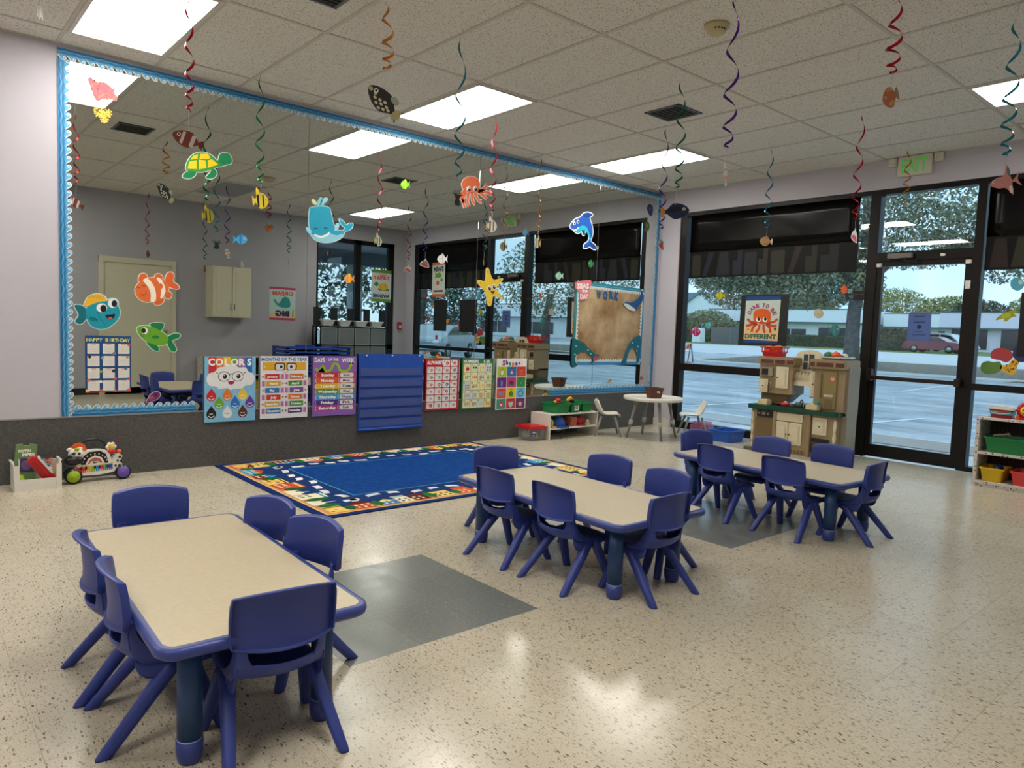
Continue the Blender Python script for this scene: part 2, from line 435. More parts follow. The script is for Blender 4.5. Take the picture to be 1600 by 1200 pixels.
# door bay
d = MB()
fr(d, 3.145, 3.245, 0, 2.70); fr(d, 2.215, 2.29, 0, 2.70); fr(d, 2.29, 3.145, 2.65, 2.70); fr(d, 2.29, 3.145, 1.985, 2.075)
struct('trim_3', d)
g = MB(); g.box(GL0, 2.29, 2.075, GL1, 3.145, 2.65, M_glass)
o = struct('window_2', g)
d = MB(); DD0, DD1 = W + 0.03, W + 0.08
fr(d, 3.09, 3.143, 0.012, 1.983, DD0, DD1); fr(d, 2.292, 2.35, 0.012, 1.983, DD0, DD1); fr(d, 2.35, 3.09, 1.935, 1.983, DD0, DD1); fr(d, 2.35, 3.09, 0.012, 0.135, DD0, DD1)
door = struct('door_1', d)
g = MB(); g.box(W + 0.052, 2.35, 0.135, W + 0.058, 3.09, 1.935, M_glass); g.build('pane', door)
g = MB(); M_hw = mat('dark_bronze_hardware', (52, 42, 34), 0.4, metal=0.6)
g.box(W - 0.035, 2.33, 0.80, W - 0.01, 3.12, 0.838, M_hw, bev=0.006)
for y in (2.32, 3.12): g.box(W - 0.05, y - 0.025, 0.785, W + 0.03, y + 0.025, 0.905 if y > 3 else 0.86, M_hw, bev=0.005)
g.build('push_bar', door)
g = MB(); g.box(W - 0.03, 2.80, 2.005, W + 0.02, 3.03, 2.055, mat('closer_grey', (120, 115, 108), 0.4, metal=0.4), bev=0.005)
g.tube([(W - 0.01, 2.9, 2.0), (W - 0.05, 2.84, 1.975), (W, 2.73, 1.965)], 0.008, M_hw); g.build('door_closer', door)
g = MB(); 
for y in (3.115, 2.32): g.box(W + 0.0, y - 0.022, 1.93, W + 0.03, y + 0.022, 1.965, M_white)
g.box(W + 0.012, 2.293, 1.70, W + 0.03, 2.335, 1.775, M_white); g.box(W + 0.0, 2.52, 2.01, W + 0.02, 2.56, 2.035, M_white)
g.build('alarm_sensor', door)
# right hand window bay
w3 = MB()
fr(w3, 0.02, 0.10, 0, 2.70); fr(w3, 0.10, 2.215, 2.655, 2.70); fr(w3, 0.10, 2.215, 0.765, 0.825); fr(w3, 0.10, 2.215, 0, 0.045)
o3 = struct('window_3', w3)
g = MB(); g.box(GL0, 0.10, 0.045, GL1, 2.215, 0.765, M_glass); g.box(GL0, 0.10, 0.825, GL1, 2.215, 2.655, M_glass); g.build('pane', o3)
# window in the wall behind the camera (seen in the mirror)
w4 = MB()
def fb(x0, x1, z0, z1): w4.box(x0, YB - 0.11, z0, x1, YB - 0.03, z1, M_black)
fb(BW0, BW0 + 0.05, 0, 2.70); fb(BW1 - 0.12, BW1, 0, 2.70); fb(6.47, 6.58, 0, 2.70); fb(BW0, BW1, 2.62, 2.70); fb(BW0, BW1, 0.72, 0.80); fb(BW0, BW1, 0, 0.08)
o4 = struct('window_4', w4)
g = MB(); g.box(BW0, YB - 0.072, 0.08, BW1, YB - 0.066, 2.62, M_glass); g.build('pane', o4)
# door in the wall behind the camera
d = MB(); M_door = mat('cream_door_paint', (196, 190, 168), 0.45, noise=0.02)
d.box(2.30, YB, 0, 2.37, YB + 0.035, 2.02, M_door); d.box(3.29, YB, 0, 3.36, YB + 0.035, 2.02, M_door); d.box(2.30, YB, 1.95, 3.36, YB + 0.036, 2.03, M_door)
d.box(2.37, YB, 0.01, 3.29, YB + 0.014, 1.95, M_door)
o5 = struct('door_2', d)
g = MB(); g.sphere((3.20, YB + 0.06, 0.95), 0.028, mat('brushed_steel', (150, 148, 145), 0.3, metal=1.0)); g.cyl((3.20, YB + 0.012, 0.95), (3.20, YB + 0.05, 0.95), 0.012, 0.012, mat('brushed_steel'))
g.build('door_knob', o5)

# ================= mirror panels =================
seams = [0.895, 2.70, 4.53, 6.32, 7.46]
mlab = ['leftmost mirror panel on the wall, beside the bare lavender wall', 'mirror panel behind the smiling blue whale and the clipped posters', 'mirror panel between the yellow starfish and the jumping dolphin', 'rightmost mirror panel, behind the sand-coloured display board']
for k in range(4):
    g = MB(); g.box(seams[k] + 0.002, D - 0.006, 0.446, seams[k + 1] - 0.002, D - 0.001, 2.955, M_mirror, bev=0.001)
    tag(g.build('wall_mirror'), mlab[k], 'mirror', 'mirror panels on the back wall')

# ================= ceiling fixtures =================
M_lamp = mat('lamp_diffuser', (255, 250, 240), 0.5, emit=19.0)
M_unlit = mat('unlit_diffuser', (150, 150, 158), 0.5)
def light_fixture(i, j, lit, label):
    x0, y0 = GX0 + i * F2, GY0 + j * F4
    r = empty('ceiling_light', (x0 + F2 / 2, y0 + F4 / 2, H), 0, label, 'ceiling light', 'ceiling light panels')
    f = MB(); a, c = F2 / 2 - 0.012, F4 / 2 - 0.012
    w = 0.026
    fm = mat('fixture_frame', (205, 200, 190), 0.4)
    f.box(-a, -c, -0.012, -a + w, c, -0.001, fm); f.box(a - w, -c, -0.012, a, c, -0.001, fm); f.box(-a + w, -c, -0.012, a - w, -c + w, -0.001, fm); f.box(-a + w, c - w, -0.012, a - w, c, -0.001, fm)
    f.build('frame', r)
    g = MB(); g.box(-a + w, -c + w, -0.007, a - w, c - w, -0.001, M_lamp if lit else M_unlit); g.build('diffuser', r)
light_fixture(-3, 1, True, 'bright ceiling light panel at the upper left, above the mirror corner')
light_fixture(1, 1, True, 'bright ceiling light panel nearest the black spotted triggerfish')
light_fixture(5, 1, True, 'bright ceiling light panel above the right end of the mirror')
light_fixture(5, -2, True, 'bright ceiling light panel at the right edge of the photo')
light_fixture(1, -2, False, 'unlit grey ceiling panel with white frame at the top edge')
light_fixture(-3, -2, True, 'ceiling light panel behind the camera on the left')
light_fixture(-7, 1, True, 'ceiling light panel far left of the camera near the mirror wall')
light_fixture(-7, -2, True, 'ceiling light panel far left behind the camera')
M_vent = mat('vent_dark', (58, 58, 58), 0.5); M_vb = mat('vent_black', (14, 14, 14), 0.8); M_vf = mat('vent_frame', (96, 98, 96), 0.45)
def vent(x0, y0, x1, y1, label):
    r = empty('ceiling_vent', ((x0 + x1) / 2, (y0 + y1) / 2, H), 0, label, 'vent', 'ceiling air vents')
    a, c = (x1 - x0) / 2, (y1 - y0) / 2
    f = MB(); w = 0.02
    f.box(-a, -c, -0.010, -a + w, c, -0.001, M_vf); f.box(a - w, -c, -0.010, a, c, -0.001, M_vf); f.box(-a, -c, -0.010, a, -c + w, -0.001, M_vf); f.box(-a, c - w, -0.010, a, c, -0.001, M_vf)
    f.build('frame', r)
    f = MB(); f.box(-a + w, -c + w, -0.003, a - w, c - w, -0.001, M_vb); f.build('backing', r)
    f = MB(); n = 7
    for k in range(n):
        y = -c + w + (2 * c - 2 * w) * (k + 0.5) / n
        f.box(-a + w, y - 0.008, -0.009, a - w, y + 0.004, -0.006, M_vent)
    f.build('louvre', r)
vent(4.72, 3.56, 5.04, 3.90, 'square black ceiling vent beside the hanging green swirl')
vent(1.67, 3.62, 1.99, 3.96, 'dark ceiling vent at the top edge left of the orange swirl')
# smoke detector
g = MB(); M_cream = mat('aged_cream_plastic', (196, 182, 138), 0.45)
g.lathe([(0.072, H - 0.001), (0.072, H - 0.018), (0.058, H - 0.026), (0.054, H - 0.045), (0.04, H - 0.055), (0.0005, H - 0.056)], M_cream, 28, c=(3.69, 2.54))
sd = tag(empty('smoke_detector', (3.69, 2.54, H), 0), 'round cream smoke detector on the ceiling beside the long purple swirl', 'smoke detector')
o = g.build('housing', sd); o.location = (-3.69, -2.54, -H)
g = MB(); 
for k in range(5):
    t = PI + 0.5 + 0.35 * k; g.box(-0.006, -0.002, -0.004, 0.006, 0.003, 0.004, M_vb, T=Matrix.Translation((0.0545 * math.cos(t), 0.0545 * math.sin(t), -0.036)) @ Matrix.Rotation(t + PI / 2, 4, 'Z'))
g.build('vent_slot', sd)
# exit sign on the header (faces -x)
es = empty('exit_sign', (W, 2.832, 2.895), -PI / 2, 'lit green EXIT sign with two round-dotted lamp heads above the glass door', 'exit sign')
g = MB(); M_sign = mat('sign_housing', (214, 208, 190), 0.4)
g.box(-0.155, -0.05, -0.10, 0.155, -0.001, 0.085, M_sign, bev=0.006); g.build('housing', es)
a = Art(0.0); M_green = mat('exit_green_lit', (92, 196, 84), 0.5, emit=0.18)
V, F, x0, x1, y0, y1 = text_geo('EXIT', 0.02)
a.add([((p[0] - (x0 + x1) / 2) * 0.235 / (x1 - x0), -0.0515, (p[1] - 0.35) * 0.13 / 0.7 - 0.006) for p in V], F, M_green); a.build('lettering', es)
for s_ in (-1, 1):
    g = MB(); g.box(s_ * 0.165, -0.045, 0.005, s_ * 0.245, -0.005, 0.085, M_sign, bev=0.006)
    for u in range(4):
        for v in range(4): g.cyl((s_ * 0.205 + (u - 1.5) * 0.017, -0.045, 0.045 + (v - 1.5) * 0.017), (s_ * 0.205 + (u - 1.5) * 0.017, -0.048, 0.045 + (v - 1.5) * 0.017), 0.006, 0.005, mat('lens_white', (240, 240, 236), 0.2), n=8)
    g.build('lamp_head', es)
# ================= child chairs =================
M_chair = mat('blue_moulded_plastic', (48, 64, 140), 0.42, spec=0.45, noise=0.05, nscale=12)
M_leg = mat('table_leg_steel_blue', (22, 62, 112), 0.4, noise=0.05)
M_edge = mat('table_edge_blue', (50, 66, 140), 0.38)
def laminate():
    m, nt, b = nodes_mat('beige_laminate')
    g = N(nt, 'ShaderNodeTexCoord'); n = N(nt, 'ShaderNodeTexNoise', Scale=60.0, Detail=3.0); nt.links.new(g.outputs['Object'], n.inputs['Vector'])
    c = mix_(nt, n.outputs['Fac'], rgb(188, 174, 144), rgb(204, 191, 162)); nt.links.new(c, b.inputs['Base Color'])
    b.inputs['Roughness'].default_value = 0.42
    return m
M_lam = laminate()

def shell(rows, fw, conc, nu=12, thick=0.006, name='seat', parent=None, arch=0.0):
    """rows: (y, z, halfwidth, sideways rise/forward factor)"""
    V, F = [], []
    for (y, z, hw, cy, cz) in rows:
        for i in range(nu + 1):
            u = -1 + 2 * i / nu
            V.append((hw * u, y + cy * u * u, z + cz * u * u))
    n = nu + 1
    for r in range(len(rows) - 1):
        for i in range(nu): F.append((r * n + i, r * n + i + 1, (r + 1) * n + i + 1, (r + 1) * n + i))
    return V, F
def make_chair():
    root = empty('child_chair')
    # --- seat: flat pan curling up into the low rear band ---
    rows = [(.178, .192, .100, -.012, .0), (.180, .208, .116, -.012, .0), (.172, .220, .124, -.010, .0), (.14, .226, .128, -.004, .001), (.09, .224, .128, 0, .004), (.03, .218, .127, 0, .008), (-.03, .215, .124, .002, .012),
            (-.075, .221, .121, .012, .014), (-.102, .240, .119, .030, .010), (-.112, .256, .119, .038, .004), (-.118, .273, .119, .042, .006)]
    V, F = shell(rows, 0, 0)
    n = 13
    bm = bmesh.new(); vs = [bm.verts.new(v) for v in V]; [bm.faces.new([vs[i] for i in f]) for f in F]
    # side skirts folding down from the seat edge
    for side in (0, 12):
        prev = None
        for r in range(1, 9):
            a = vs[r * n + side]; depth = (.02, .024, .028, .036, .05, .06, .05, .03)[r - 1]
            b = bm.verts.new((a.co.x * 0.97, a.co.y, a.co.z - depth))
            if prev: bm.faces.new((prev[0], a, b, prev[1]) if side == 0 else (a, prev[0], prev[1], b))
            prev = (a, b)
    me = bpy.data.meshes.new('seat'); bm.to_mesh(me); bm.free(); me.materials.append(M_chair)
    for p in me.polygons: p.use_smooth = True
    so = bpy.data.objects.new('seat', me); COL.objects.link(so); so.parent = root
    md = so.modifiers.new('t', 'SOLIDIFY'); md.thickness = 0.006; md.offset = 0
    sd = so.modifiers.new('s', 'SUBSURF'); sd.levels = 1; sd.render_levels = 1
    # --- backrest: concave panel with a rim folded backwards, on two side posts ---
    bm = bmesh.new(); nu = 12
    prow = [(-.121, .326, .129), (-.119, .332, .134), (-.118, .36, .136), (-.121, .40, .137), (-.126, .438, .136), (-.130, .458, .132)]
    G = []
    for ri, (y, z, hw) in enumerate(prow):
        row = []
        for i in range(nu + 1):
            u = -1 + 2 * i / nu
            zz = z + (0.016 * (1 - u * u) * (ri / 5.0)) - (0.012 * (1 - u * u) if ri == 0 else 0.0)
            row.append(bm.verts.new((hw * u, y + .035 * u * u, zz)))
        G.append(row)
    for r in range(len(G) - 1):
        for i in range(nu): bm.faces.new((G[r][i], G[r][i + 1], G[r + 1][i + 1], G[r + 1][i]))
    # rim
    loop = [G[r][0] for r in range(len(G))] + [G[-1][i] for i in range(1, nu + 1)] + [G[r][nu] for r in range(len(G) - 2, -1, -1)] + [G[0][i] for i in range(nu - 1, 0, -1)]
    back = []
    for k, v in enumerate(loop):
        bot = v.co.z < .328
        back.append(bm.verts.new((v.co.x * 1.015, v.co.y - (.010 if bot else .020), v.co.z + (.004 if v.co.z > .45 else (-.002 if bot else 0)))))
    for k in range(len(loop)):
        bm.faces.new((loop[k], back[k], back[(k + 1) % len(loop)], loop[(k + 1) % len(loop)]))
    # posts and lower side fins joining the band
    for s_ in (-1, 1):
        pr = []
        for z, y, w in ((.266, -.116, .040), (.295, -.120, .026), (.312, -.121, .024), (.345, -.119, .030)):
            xo = s_ * .118; xi = s_ * (.118 - w)
            uo = 1.0; ui = ((.118 - w) / .118) ** 2
            pr.append((bm.verts.new((xo, y + .035 * uo, z)), bm.verts.new((xi, y + .035 * ui, z))))
        for k in range(3):
            bm.faces.new((pr[k][0], pr[k][1], pr[k + 1][1], pr[k + 1][0]))
        # forward fin of the post running down to the seat side
        f = [(.12, -.074, .345), (.12, -.062, .30), (.121, -.035, .262), (.124, .0, .236), (.126, .04, .226)]
        g = [(.117, -.086, .345), (.117, -.084, .29), (.118, -.078, .245), (.122, -.05, .222), (.124, .0, .216)]
        A = [bm.verts.new((s_ * p[0], p[1], p[2])) for p in f]; B = [bm.verts.new((s_ * p[0], p[1], p[2])) for p in g]
        for k in range(4): bm.faces.new((A[k], B[k], B[k + 1], A[k + 1]))
    bmesh.ops.recalc_face_normals(bm, faces=bm.faces)
    me = bpy.data.meshes.new('backrest'); bm.to_mesh(me); bm.free(); me.materials.append(M_chair)
    for p in me.polygons: p.use_smooth = True
    bo = bpy.data.objects.new('backrest', me); COL.objects.link(bo); bo.parent = root
    md = bo.modifiers.new('t', 'SOLIDIFY'); md.thickness = 0.006; md.offset = 0
    b2 = bo.modifiers.new('b', 'BEVEL'); b2.width = 0.002; b2.segments = 2; b2.limit_method = 'ANGLE'
    # --- four splayed legs cut flat on the floor ---
    for sx in (-1, 1):
        for sy in (-1, 1):
            L = MB(); ytop = .045 + (-.012 if sy < 0 else .022); rs = []
            for t in (0, .08, .35, .7, .96, 1.0):
                cx = sx * (.112 + (.150 - .112) * t); cy = ytop + (sy * .152 - ytop) * t; z = .212 * (1 - t)
                rx = (.019, .021, .019, .017, .0155, .014)[(0, .08, .35, .7, .96, 1.0).index(t)]
                ry = rx * (1.35 if sy < 0 else 1.15)
                # rounded-rectangle section with a flat inner web
                ring = []
                for k in range(12):
                    a = 2 * PI * k / 12; c_, s_ = math.cos(a), math.sin(a)
                    ring.append((cx + rx * math.copysign(abs(c_) ** .7, c_), cy + ry * math.copysign(abs(s_) ** .7, s_), z))
                rs.append(ring)
            L.rings(rs, M_chair); L.build('leg', root)
    return root
chair0 = make_chair()
CH = []
def place_chair(mx, my, hx, hy, label, group, back=True):
    """mx,my = middle of the backrest top; (hx,hy) = facing direction"""
    global chair0
    o = chair0 if not CH else copy_tree(chair0)
    a = math.atan2(hy, hx); d = 0.122
    o.location = (mx + math.cos(a) * d, my + math.sin(a) * d, 0); o.rotation_euler = (0, 0, a - PI / 2)
    tag(o, label, 'chair', group); CH.append(o)
G1, G2, G3 = 'chairs around the front table', 'chairs around the middle table', 'chairs around the far table'
place_chair(.770, 1.750, .10, 1, 'blue child chair seen from behind, at the near end of the front table', G1)
place_chair(.442, 2.195, 1, -.09, 'blue child chair on the left side of the front table, the nearer of two', G1)
place_chair(.442, 2.530, 1, -.05, 'blue child chair on the left side of the front table, the farther of two', G1)
place_chair(.790, 3.130, -.20, -1, 'blue child chair at the far end of the front table facing the camera', G1)
place_chair(1.125, 2.690, -1, -.28, 'blue child chair on the right side of the front table, next to the rug', G1)
place_chair(1.138, 2.322, -1, -.24, 'blue child chair on the right side of the front table, beside the grey floor patch', G1)
place_chair(2.262, 2.735, 1, 0, 'blue child chair on the left side of the middle table, the farther of two', G2)
place_chair(2.262, 2.315, 1, -.04, 'blue child chair on the left side of the middle table, the nearer of two', G2)
place_chair(2.600, 1.870, .02, 1, 'blue child chair seen from behind, at the near end of the middle table', G2)
place_chair(2.690, 3.230, -.35, -1, 'blue child chair at the far end of the middle table, in front of the rug', G2)
place_chair(3.095, 2.670, -1, -.2, 'blue child chair on the right side of the middle table, the farther of two', G2)
place_chair(3.035, 2.215, -1, 0, 'blue child chair on the right side of the middle table, the nearer of two', G2)
place_chair(3.990, 2.595, 1, -.1, 'blue child chair on the left side of the far table, the farther of two', G3)
place_chair(3.970, 2.115, 1, -.06, 'blue child chair on the left side of the far table, the nearer of two', G3)
place_chair(4.370, 1.711, -.03, 1, 'blue child chair at the near right end of the far table, seen from the side', G3)
place_chair(4.490, 3.080, -.30, -1, 'blue child chair at the far end of the far table, by the blue bin', G3)
place_chair(4.705, 2.577, -1, 0, 'blue child chair behind the far table, in front of the toy kitchen doors', G3)
place_chair(4.755, 2.165, -1, 0, 'blue child chair behind the far table, in front of the play refrigerator', G3)

# ================= tables =================
def rrpts(a, c, r, n=6):
    P = []
    for sx, sy, a0 in ((1, 1, 0), (-1, 1, 90), (-1, -1, 180), (1, -1, 270)):
        for k in range(n + 1):
            t = math.radians(a0 + 90 * k / n); P.append((sx * (a - r) + r * math.cos(t), sy * (c - r) + r * math.sin(t)))
    return P
def make_table():
    root = empty('activity_table')
    a, c, zt = .30, .603, .360
    P0 = rrpts(a - .012, c - .012, .035)
    t = MB(); t.prism(P0, zt - .022, zt + .0006, M_lam); t.build('tabletop', root)
    e = MB(); prof = [(-.016, -.030), (-.002, -.034), (.010, -.026), (.014, -.014), (.010, -.003), (.0, .0), (-.012, .0004)]
    rs = [[(x, y, zt + dz) for x, y in grow(P0, .012 + d)] for d, dz in prof]
    e.rings(rs, M_edge, True, False); 
    e.prism(grow(P0, -.006), zt - .034, zt - .0225, mat('table_underside', (34, 38, 80), 0.5)); e.build('edge_band', root)
    for sx in (-1, 1):
        for sy in (-1, 1):
            x, y = sx * .2, sy * .497
            L = MB(); L.lathe([(.034, .055), (.034, zt - .034)], M_leg, 20, c=(x, y))
            L.cyl((x - .034 * 0, y + .035 , .115), (x, y + .047, .115), .006, .006, M_black, n=8)
            leg = L.build('leg', root)
            f = MB(); f.lathe([(.0355, .062), (.0355, .066)], mat('sleeve_ring', (150, 160, 190), 0.4), 20, c=(x, y)); f.lathe([(.024, .0), (.030, .001), (.0345, .014), (.037, .03), (.037, .063)], M_edge, 20, c=(x, y)); f.build('foot_sleeve', leg)
    br = MB()
    for sy in (-1, 1): br.box(-.20, sy * .497 - .012, zt - .055, .20, sy * .497 + .012, zt - .034, mat('table_apron', (28, 34, 80), 0.5))
    br.box(-.215, -.49, zt - .06, -.19, .49, zt - .034, mat('table_apron')); br.box(.19, -.49, zt - .06, .215, .49, zt - .034, mat('table_apron')); br.build('apron', root)
    return root
tb0 = make_table()
for k, (x, y, rz, sx, lab) in enumerate(((.776, 2.400, -.034, .92, 'cream-topped rectangular table with blue edge nearest the camera, lower left'),
                                     (2.618, 2.512, -.037, 1.0, 'cream-topped rectangular table with blue edge in the middle of the room'),
                                     (4.372, 2.372, -.055, 1.0, 'cream-topped rectangular table with blue edge farthest back, near the glass door'))):
    o = tb0 if k == 0 else copy_tree(tb0)
    o.location = (x, y, 0); o.rotation_euler = (0, 0, rz); o.scale = (sx, 1, 1)
    tag(o, lab, 'table', 'child activity tables')

# ================= rug =================
NAVY = (16, 40, 92)
def make_rug():
    x0, y0, x1, y1 = 1.925, 3.880, 4.500, 5.800
    a = MB()
    M_pile = mat('rug_pile_blue', (14, 62, 128), 0.95, spec=0.1, noise=0.18, nscale=18, bump=0.2); M_n = mat('rug_navy', (18, 42, 96), 0.95, spec=0.1, noise=0.1, nscale=30)
    def pc(c): return mat('rug_%d_%d_%d' % c, c, 0.95, spec=0.1, noise=0.08, nscale=60)
    zc = [0.006]
    def P(pts, m, lay):
        z = 0.0062 + 0.0003 * lay
        if area(pts) < 0: pts = pts[::-1]
        a.add([(x, y, z) for x, y in pts], [tuple(range(len(pts)))], m)
    a.box(x0, y0, 0.0005, x1, y1, 0.006, M_n, bev=0.002)
    def fr_(d, m, lay): P([(x0 + d, y0 + d), (x1 - d, y0 + d), (x1 - d, y1 - d), (x0 + d, y1 - d)], m, lay)
    fr_(.055, pc((222, 176, 104)), 1); fr_(.07, pc((198, 150, 104)), 2); fr_(.155, pc((24, 52, 104)), 3)
    fr_(.43, pc((70, 150, 200)), 4); fr_(.44, M_pile, 5)
    rnd = random.Random(4)
    cols = [(232, 196, 96), (196, 74, 44), (40, 128, 190), (226, 220, 190), (92, 34, 26), (226, 200, 120), (214, 96, 50), (60, 150, 196), (120, 40, 36)]
    green = [(26, 92, 40), (30, 110, 50)]
    # town strip: follow the four sides, s along the side, t inwards
    sides = [((x0, y0), (1, 0), (0, 1), x1 - x0), ((x1, y0), (0, 1), (-1, 0), y1 - y0), ((x1, y1), (-1, 0), (0, -1), x1 - x0), ((x0, y1), (0, -1), (1, 0), y1 - y0)]
    ci = 0
    for (o, u, v, L) in sides:
        def Q(pts, m, lay): P([(o[0] + u[0] * s + v[0] * t, o[1] + u[1] * s + v[1] * t) for s, t in pts], m, lay)
        s = .10
        while s < L - .28:
            w = rnd.uniform(.10, .19); h = rnd.uniform(.14, .20); c = cols[ci % len(cols)]; ci += 1
            t0 = .085
            kind = rnd.choice('hhbbc')
            if kind == 'h':
                Q([(s, t0), (s + w, t0), (s + w, t0 + h * .6), (s, t0 + h * .6)], pc(c), 6)
                Q([(s - .015, t0 + h * .6), (s + w + .015, t0 + h * .6), (s + w * .5, t0 + h)], pc(cols[(ci + 2) % len(cols)]), 6)
            elif kind == 'b':
                Q([(s, t0), (s + w, t0), (s + w, t0 + h), (s, t0 + h)], pc(c), 6)
                Q([(s, t0 + h * .82), (s + w, t0 + h * .82), (s + w, t0 + h * .92), (s, t0 + h * .92)], pc(cols[(ci + 3) % len(cols)]), 7)
            else:
                Q([(s, t0), (s + w, t0), (s + w, t0 + h * .5), (s + w * .7, t0 + h * .5), (s + w * .6, t0 + h * 1.05), (s + w * .5, t0 + h * .5), (s, t0 + h * .5)], pc((226, 220, 200)), 6)
            dark = pc((30, 34, 50)) if sum(c) > 420 else pc((228, 214, 180))
            for kx in range(int(w / .045)):
                for ky in range(2):
                    xx = s + .014 + kx * .045; yy = t0 + .022 + ky * .05
                    Q([(xx, yy), (xx + .02, yy), (xx + .02, yy + .028), (xx, yy + .028)], dark, 8)
            s += w + .012
            if rnd.random() < .75:
                g = pc(rnd.choice(green)); hh = rnd.uniform(.12, .2)
                Q([(s + .02, t0), (s + .03, t0), (s + .03, t0 + .04), (s + .02, t0 + .04)], pc((50, 28, 20)), 9)
                Q(smooth([(s + .025, t0 + hh), (s - .015, t0 + hh * .55), (s, t0 + .03), (s + .05, t0 + .03), (s + .065, t0 + hh * .55)], 2), g, 9)
                s += .05
        s = .3
        while s < L - .32:
            w = rnd.uniform(.07, .115); t0 = rnd.uniform(.315, .365) - (.035 if rnd.random() < .5 else 0); k = rnd.uniform(-.015, .015); c = rnd.choice([(222, 222, 226), (206, 210, 220), (232, 230, 228)])
            Q([(s, t0 + k), (s + w * .5, t0 + .008), (s + w, t0 - k), (s + w, t0 + .05 - k), (s + w * .5, t0 + .058), (s, t0 + .05 + k)], pc(c), 6)
            s += w + rnd.uniform(.05, .085)
    for (cx, cy) in ((x0 + .16, y0 + .15), (x1 - .16, y0 + .15), (x0 + .16, y1 - .15), (x1 - .16, y1 - .15)):
        P(ell(cx, cy, .06, .045), pc((232, 196, 96)), 10); P(ell(cx, cy, .04, .03), pc((236, 210, 130)), 11); P(ell(cx, cy, .02, .015), pc((200, 150, 60)), 12)
    return a.build('classroom_rug', fix=False)
tag(make_rug(), 'blue rectangular rug with a colourful town border, on the floor below the mirror', 'rug')

# ================= bins =================
def tub(mb, x0, y0, x1, y1, z0, h, m, rim=.012, taper=.02, th=.005, rimh=.014):
    a = [(x0 + taper, y0 + taper), (x1 - taper, y0 + taper), (x1 - taper, y1 - taper), (x0 + taper, y1 - taper)]
    b = [(x0, y0), (x1, y0), (x1, y1), (x0, y1)]
    def rr(pts, r=.02):
        P = []
        cx = sum(p[0] for p in pts) / 4; cy = sum(p[1] for p in pts) / 4
        A = (max(p[0] for p in pts) - min(p[0] for p in pts)) / 2; C = (max(p[1] for p in pts) - min(p[1] for p in pts)) / 2
        return [(cx + x, cy + y) for x, y in rrpts(A, C, min(r, A * .9, C * .9), 3)]
    A0, B0 = rr(a), rr(b); zt = z0 + h
    rs = [[(x, y, z0) for x, y in A0], [(x, y, zt - rimh) for x, y in grow(B0, -.002)], [(x, y, zt - rimh) for x, y in grow(B0, rim)], [(x, y, zt) for x, y in grow(B0, rim)], [(x, y, zt) for x, y in grow(B0, -th)], [(x, y, z0 + th) for x, y in grow(A0, -th)]]
    mb.rings(rs, m, True, True, False)
    return mb
def bin_obj(name, x0, y0, x1, y1, z0, h, m, label, cat='bin', group=None, **k):
    t = MB(); tub(t, x0, y0, x1, y1, z0, h, m, **k)
    return tag(t.build(name), label, cat, group)
# ================= white bin of toys, left, by the carpet dado =================
def spot_pts(cx, cz, r, n, rnd): return smooth([(cx + math.cos(2 * PI * i / n) * r * rnd.uniform(.7, 1.2), cz + math.sin(2 * PI * i / n) * r * rnd.uniform(.7, 1.2)) for i in range(n)], 2)
P_white = mat('white_moulded_plastic', (226, 222, 212), 0.3, noise=0.02); P_red = mat('red_plastic', (200, 26, 34), 0.3); P_lime = mat('lime_plastic', (150, 178, 24), 0.35)
P_black = mat('black_plastic', (18, 18, 20), 0.35); P_orange = mat('orange_plastic', (226, 92, 30), 0.35); P_yel = mat('yellow_plastic', (236, 190, 40), 0.35)
P_green = mat('green_plastic_tub', (12, 122, 62), 0.35); P_blue = mat('blue_plastic', (22, 84, 178), 0.35); P_teal = mat('teal_plastic', (40, 150, 160), 0.35); P_pur = mat('purple_plastic', (104, 78, 168), 0.35)
bx, by = .715, 5.60
b = MB()
x0, x1, y0, y1 = .585, .850, 5.545, 5.735
b.box(x0 + .012, y0 + .012, .0, x1 - .012, y1 - .01, .006, P_white)
b.prismy([(x0 + .018, .0), (x1 - .018, .0), (x1 - .008, .075), (x0 + .008, .075)], y0 + .008, y0 + .014, P_white)            # low front lip
b.prismy([(x0 + .010, .0), (x1 - .010, .0), (x1, .17), (x0, .17)], y1 - .008, y1 - .002, P_white)
for xa, xb in ((x0, x0 + .006), (x1 - .006, x1)):
    b.prismx([(y0 + .006, 0), (y1 - .002, 0), (y1 - .002, .185), (y0 + .05, .185), (y0 + .03, .17), (y0 + .022, .10), (y0 + .006, .075)], xa, xb, P_white)
b.box(x0 - .008, y0 + .04, .18, x0 + .006, y1, .187, P_white); b.box(x1 - .006, y0 + .04, .18, x1 + .008, y1, .187, P_white); b.box(x0, y1 - .012, .165, x1, y1 + .002, .172, P_white)
for xa in (x0, x1 - .03): b.prismy([(xa, .0), (xa + .03, .0), (xa + .03, .17), (xa, .17)], y0 - .001, y0 + .007, P_white)
tag(b.build('toy_bin'), 'white open-fronted plastic bin of toys on the floor at far left', 'bin')
a = Art(0.03)
BX = empty('toy_box', (.655, 5.722, .02), 0, 'green boxed toy with white lettering standing in the white bin', 'box')
a.prismy([(-.062, 0), (.062, 0), (.060, .265), (.022, .270), (.016, .258), (-.016, .258), (-.022, .270), (-.060, .265)], -.03, 0, paper((112, 140, 92)))
a.text('POPPIN', -.010, .225, .018, (236, 236, 220), 1, .070, .05, .08); a.text('PIPES', .014, .200, .018, (250, 250, 250), 1, .072, .06, .08)
a.rect(-.030, .08, .052, .175, (70, 58, 96), 1); a.ell(.005, .13, .03, .035, (120, 92, 140), 2); a.line([(-.04, .09), (-.035, .13), (-.04, .17)], .008, (236, 236, 240), 2)
a.build('printed_carton', BX); BX.rotation_euler = (0.0, .07, 0)
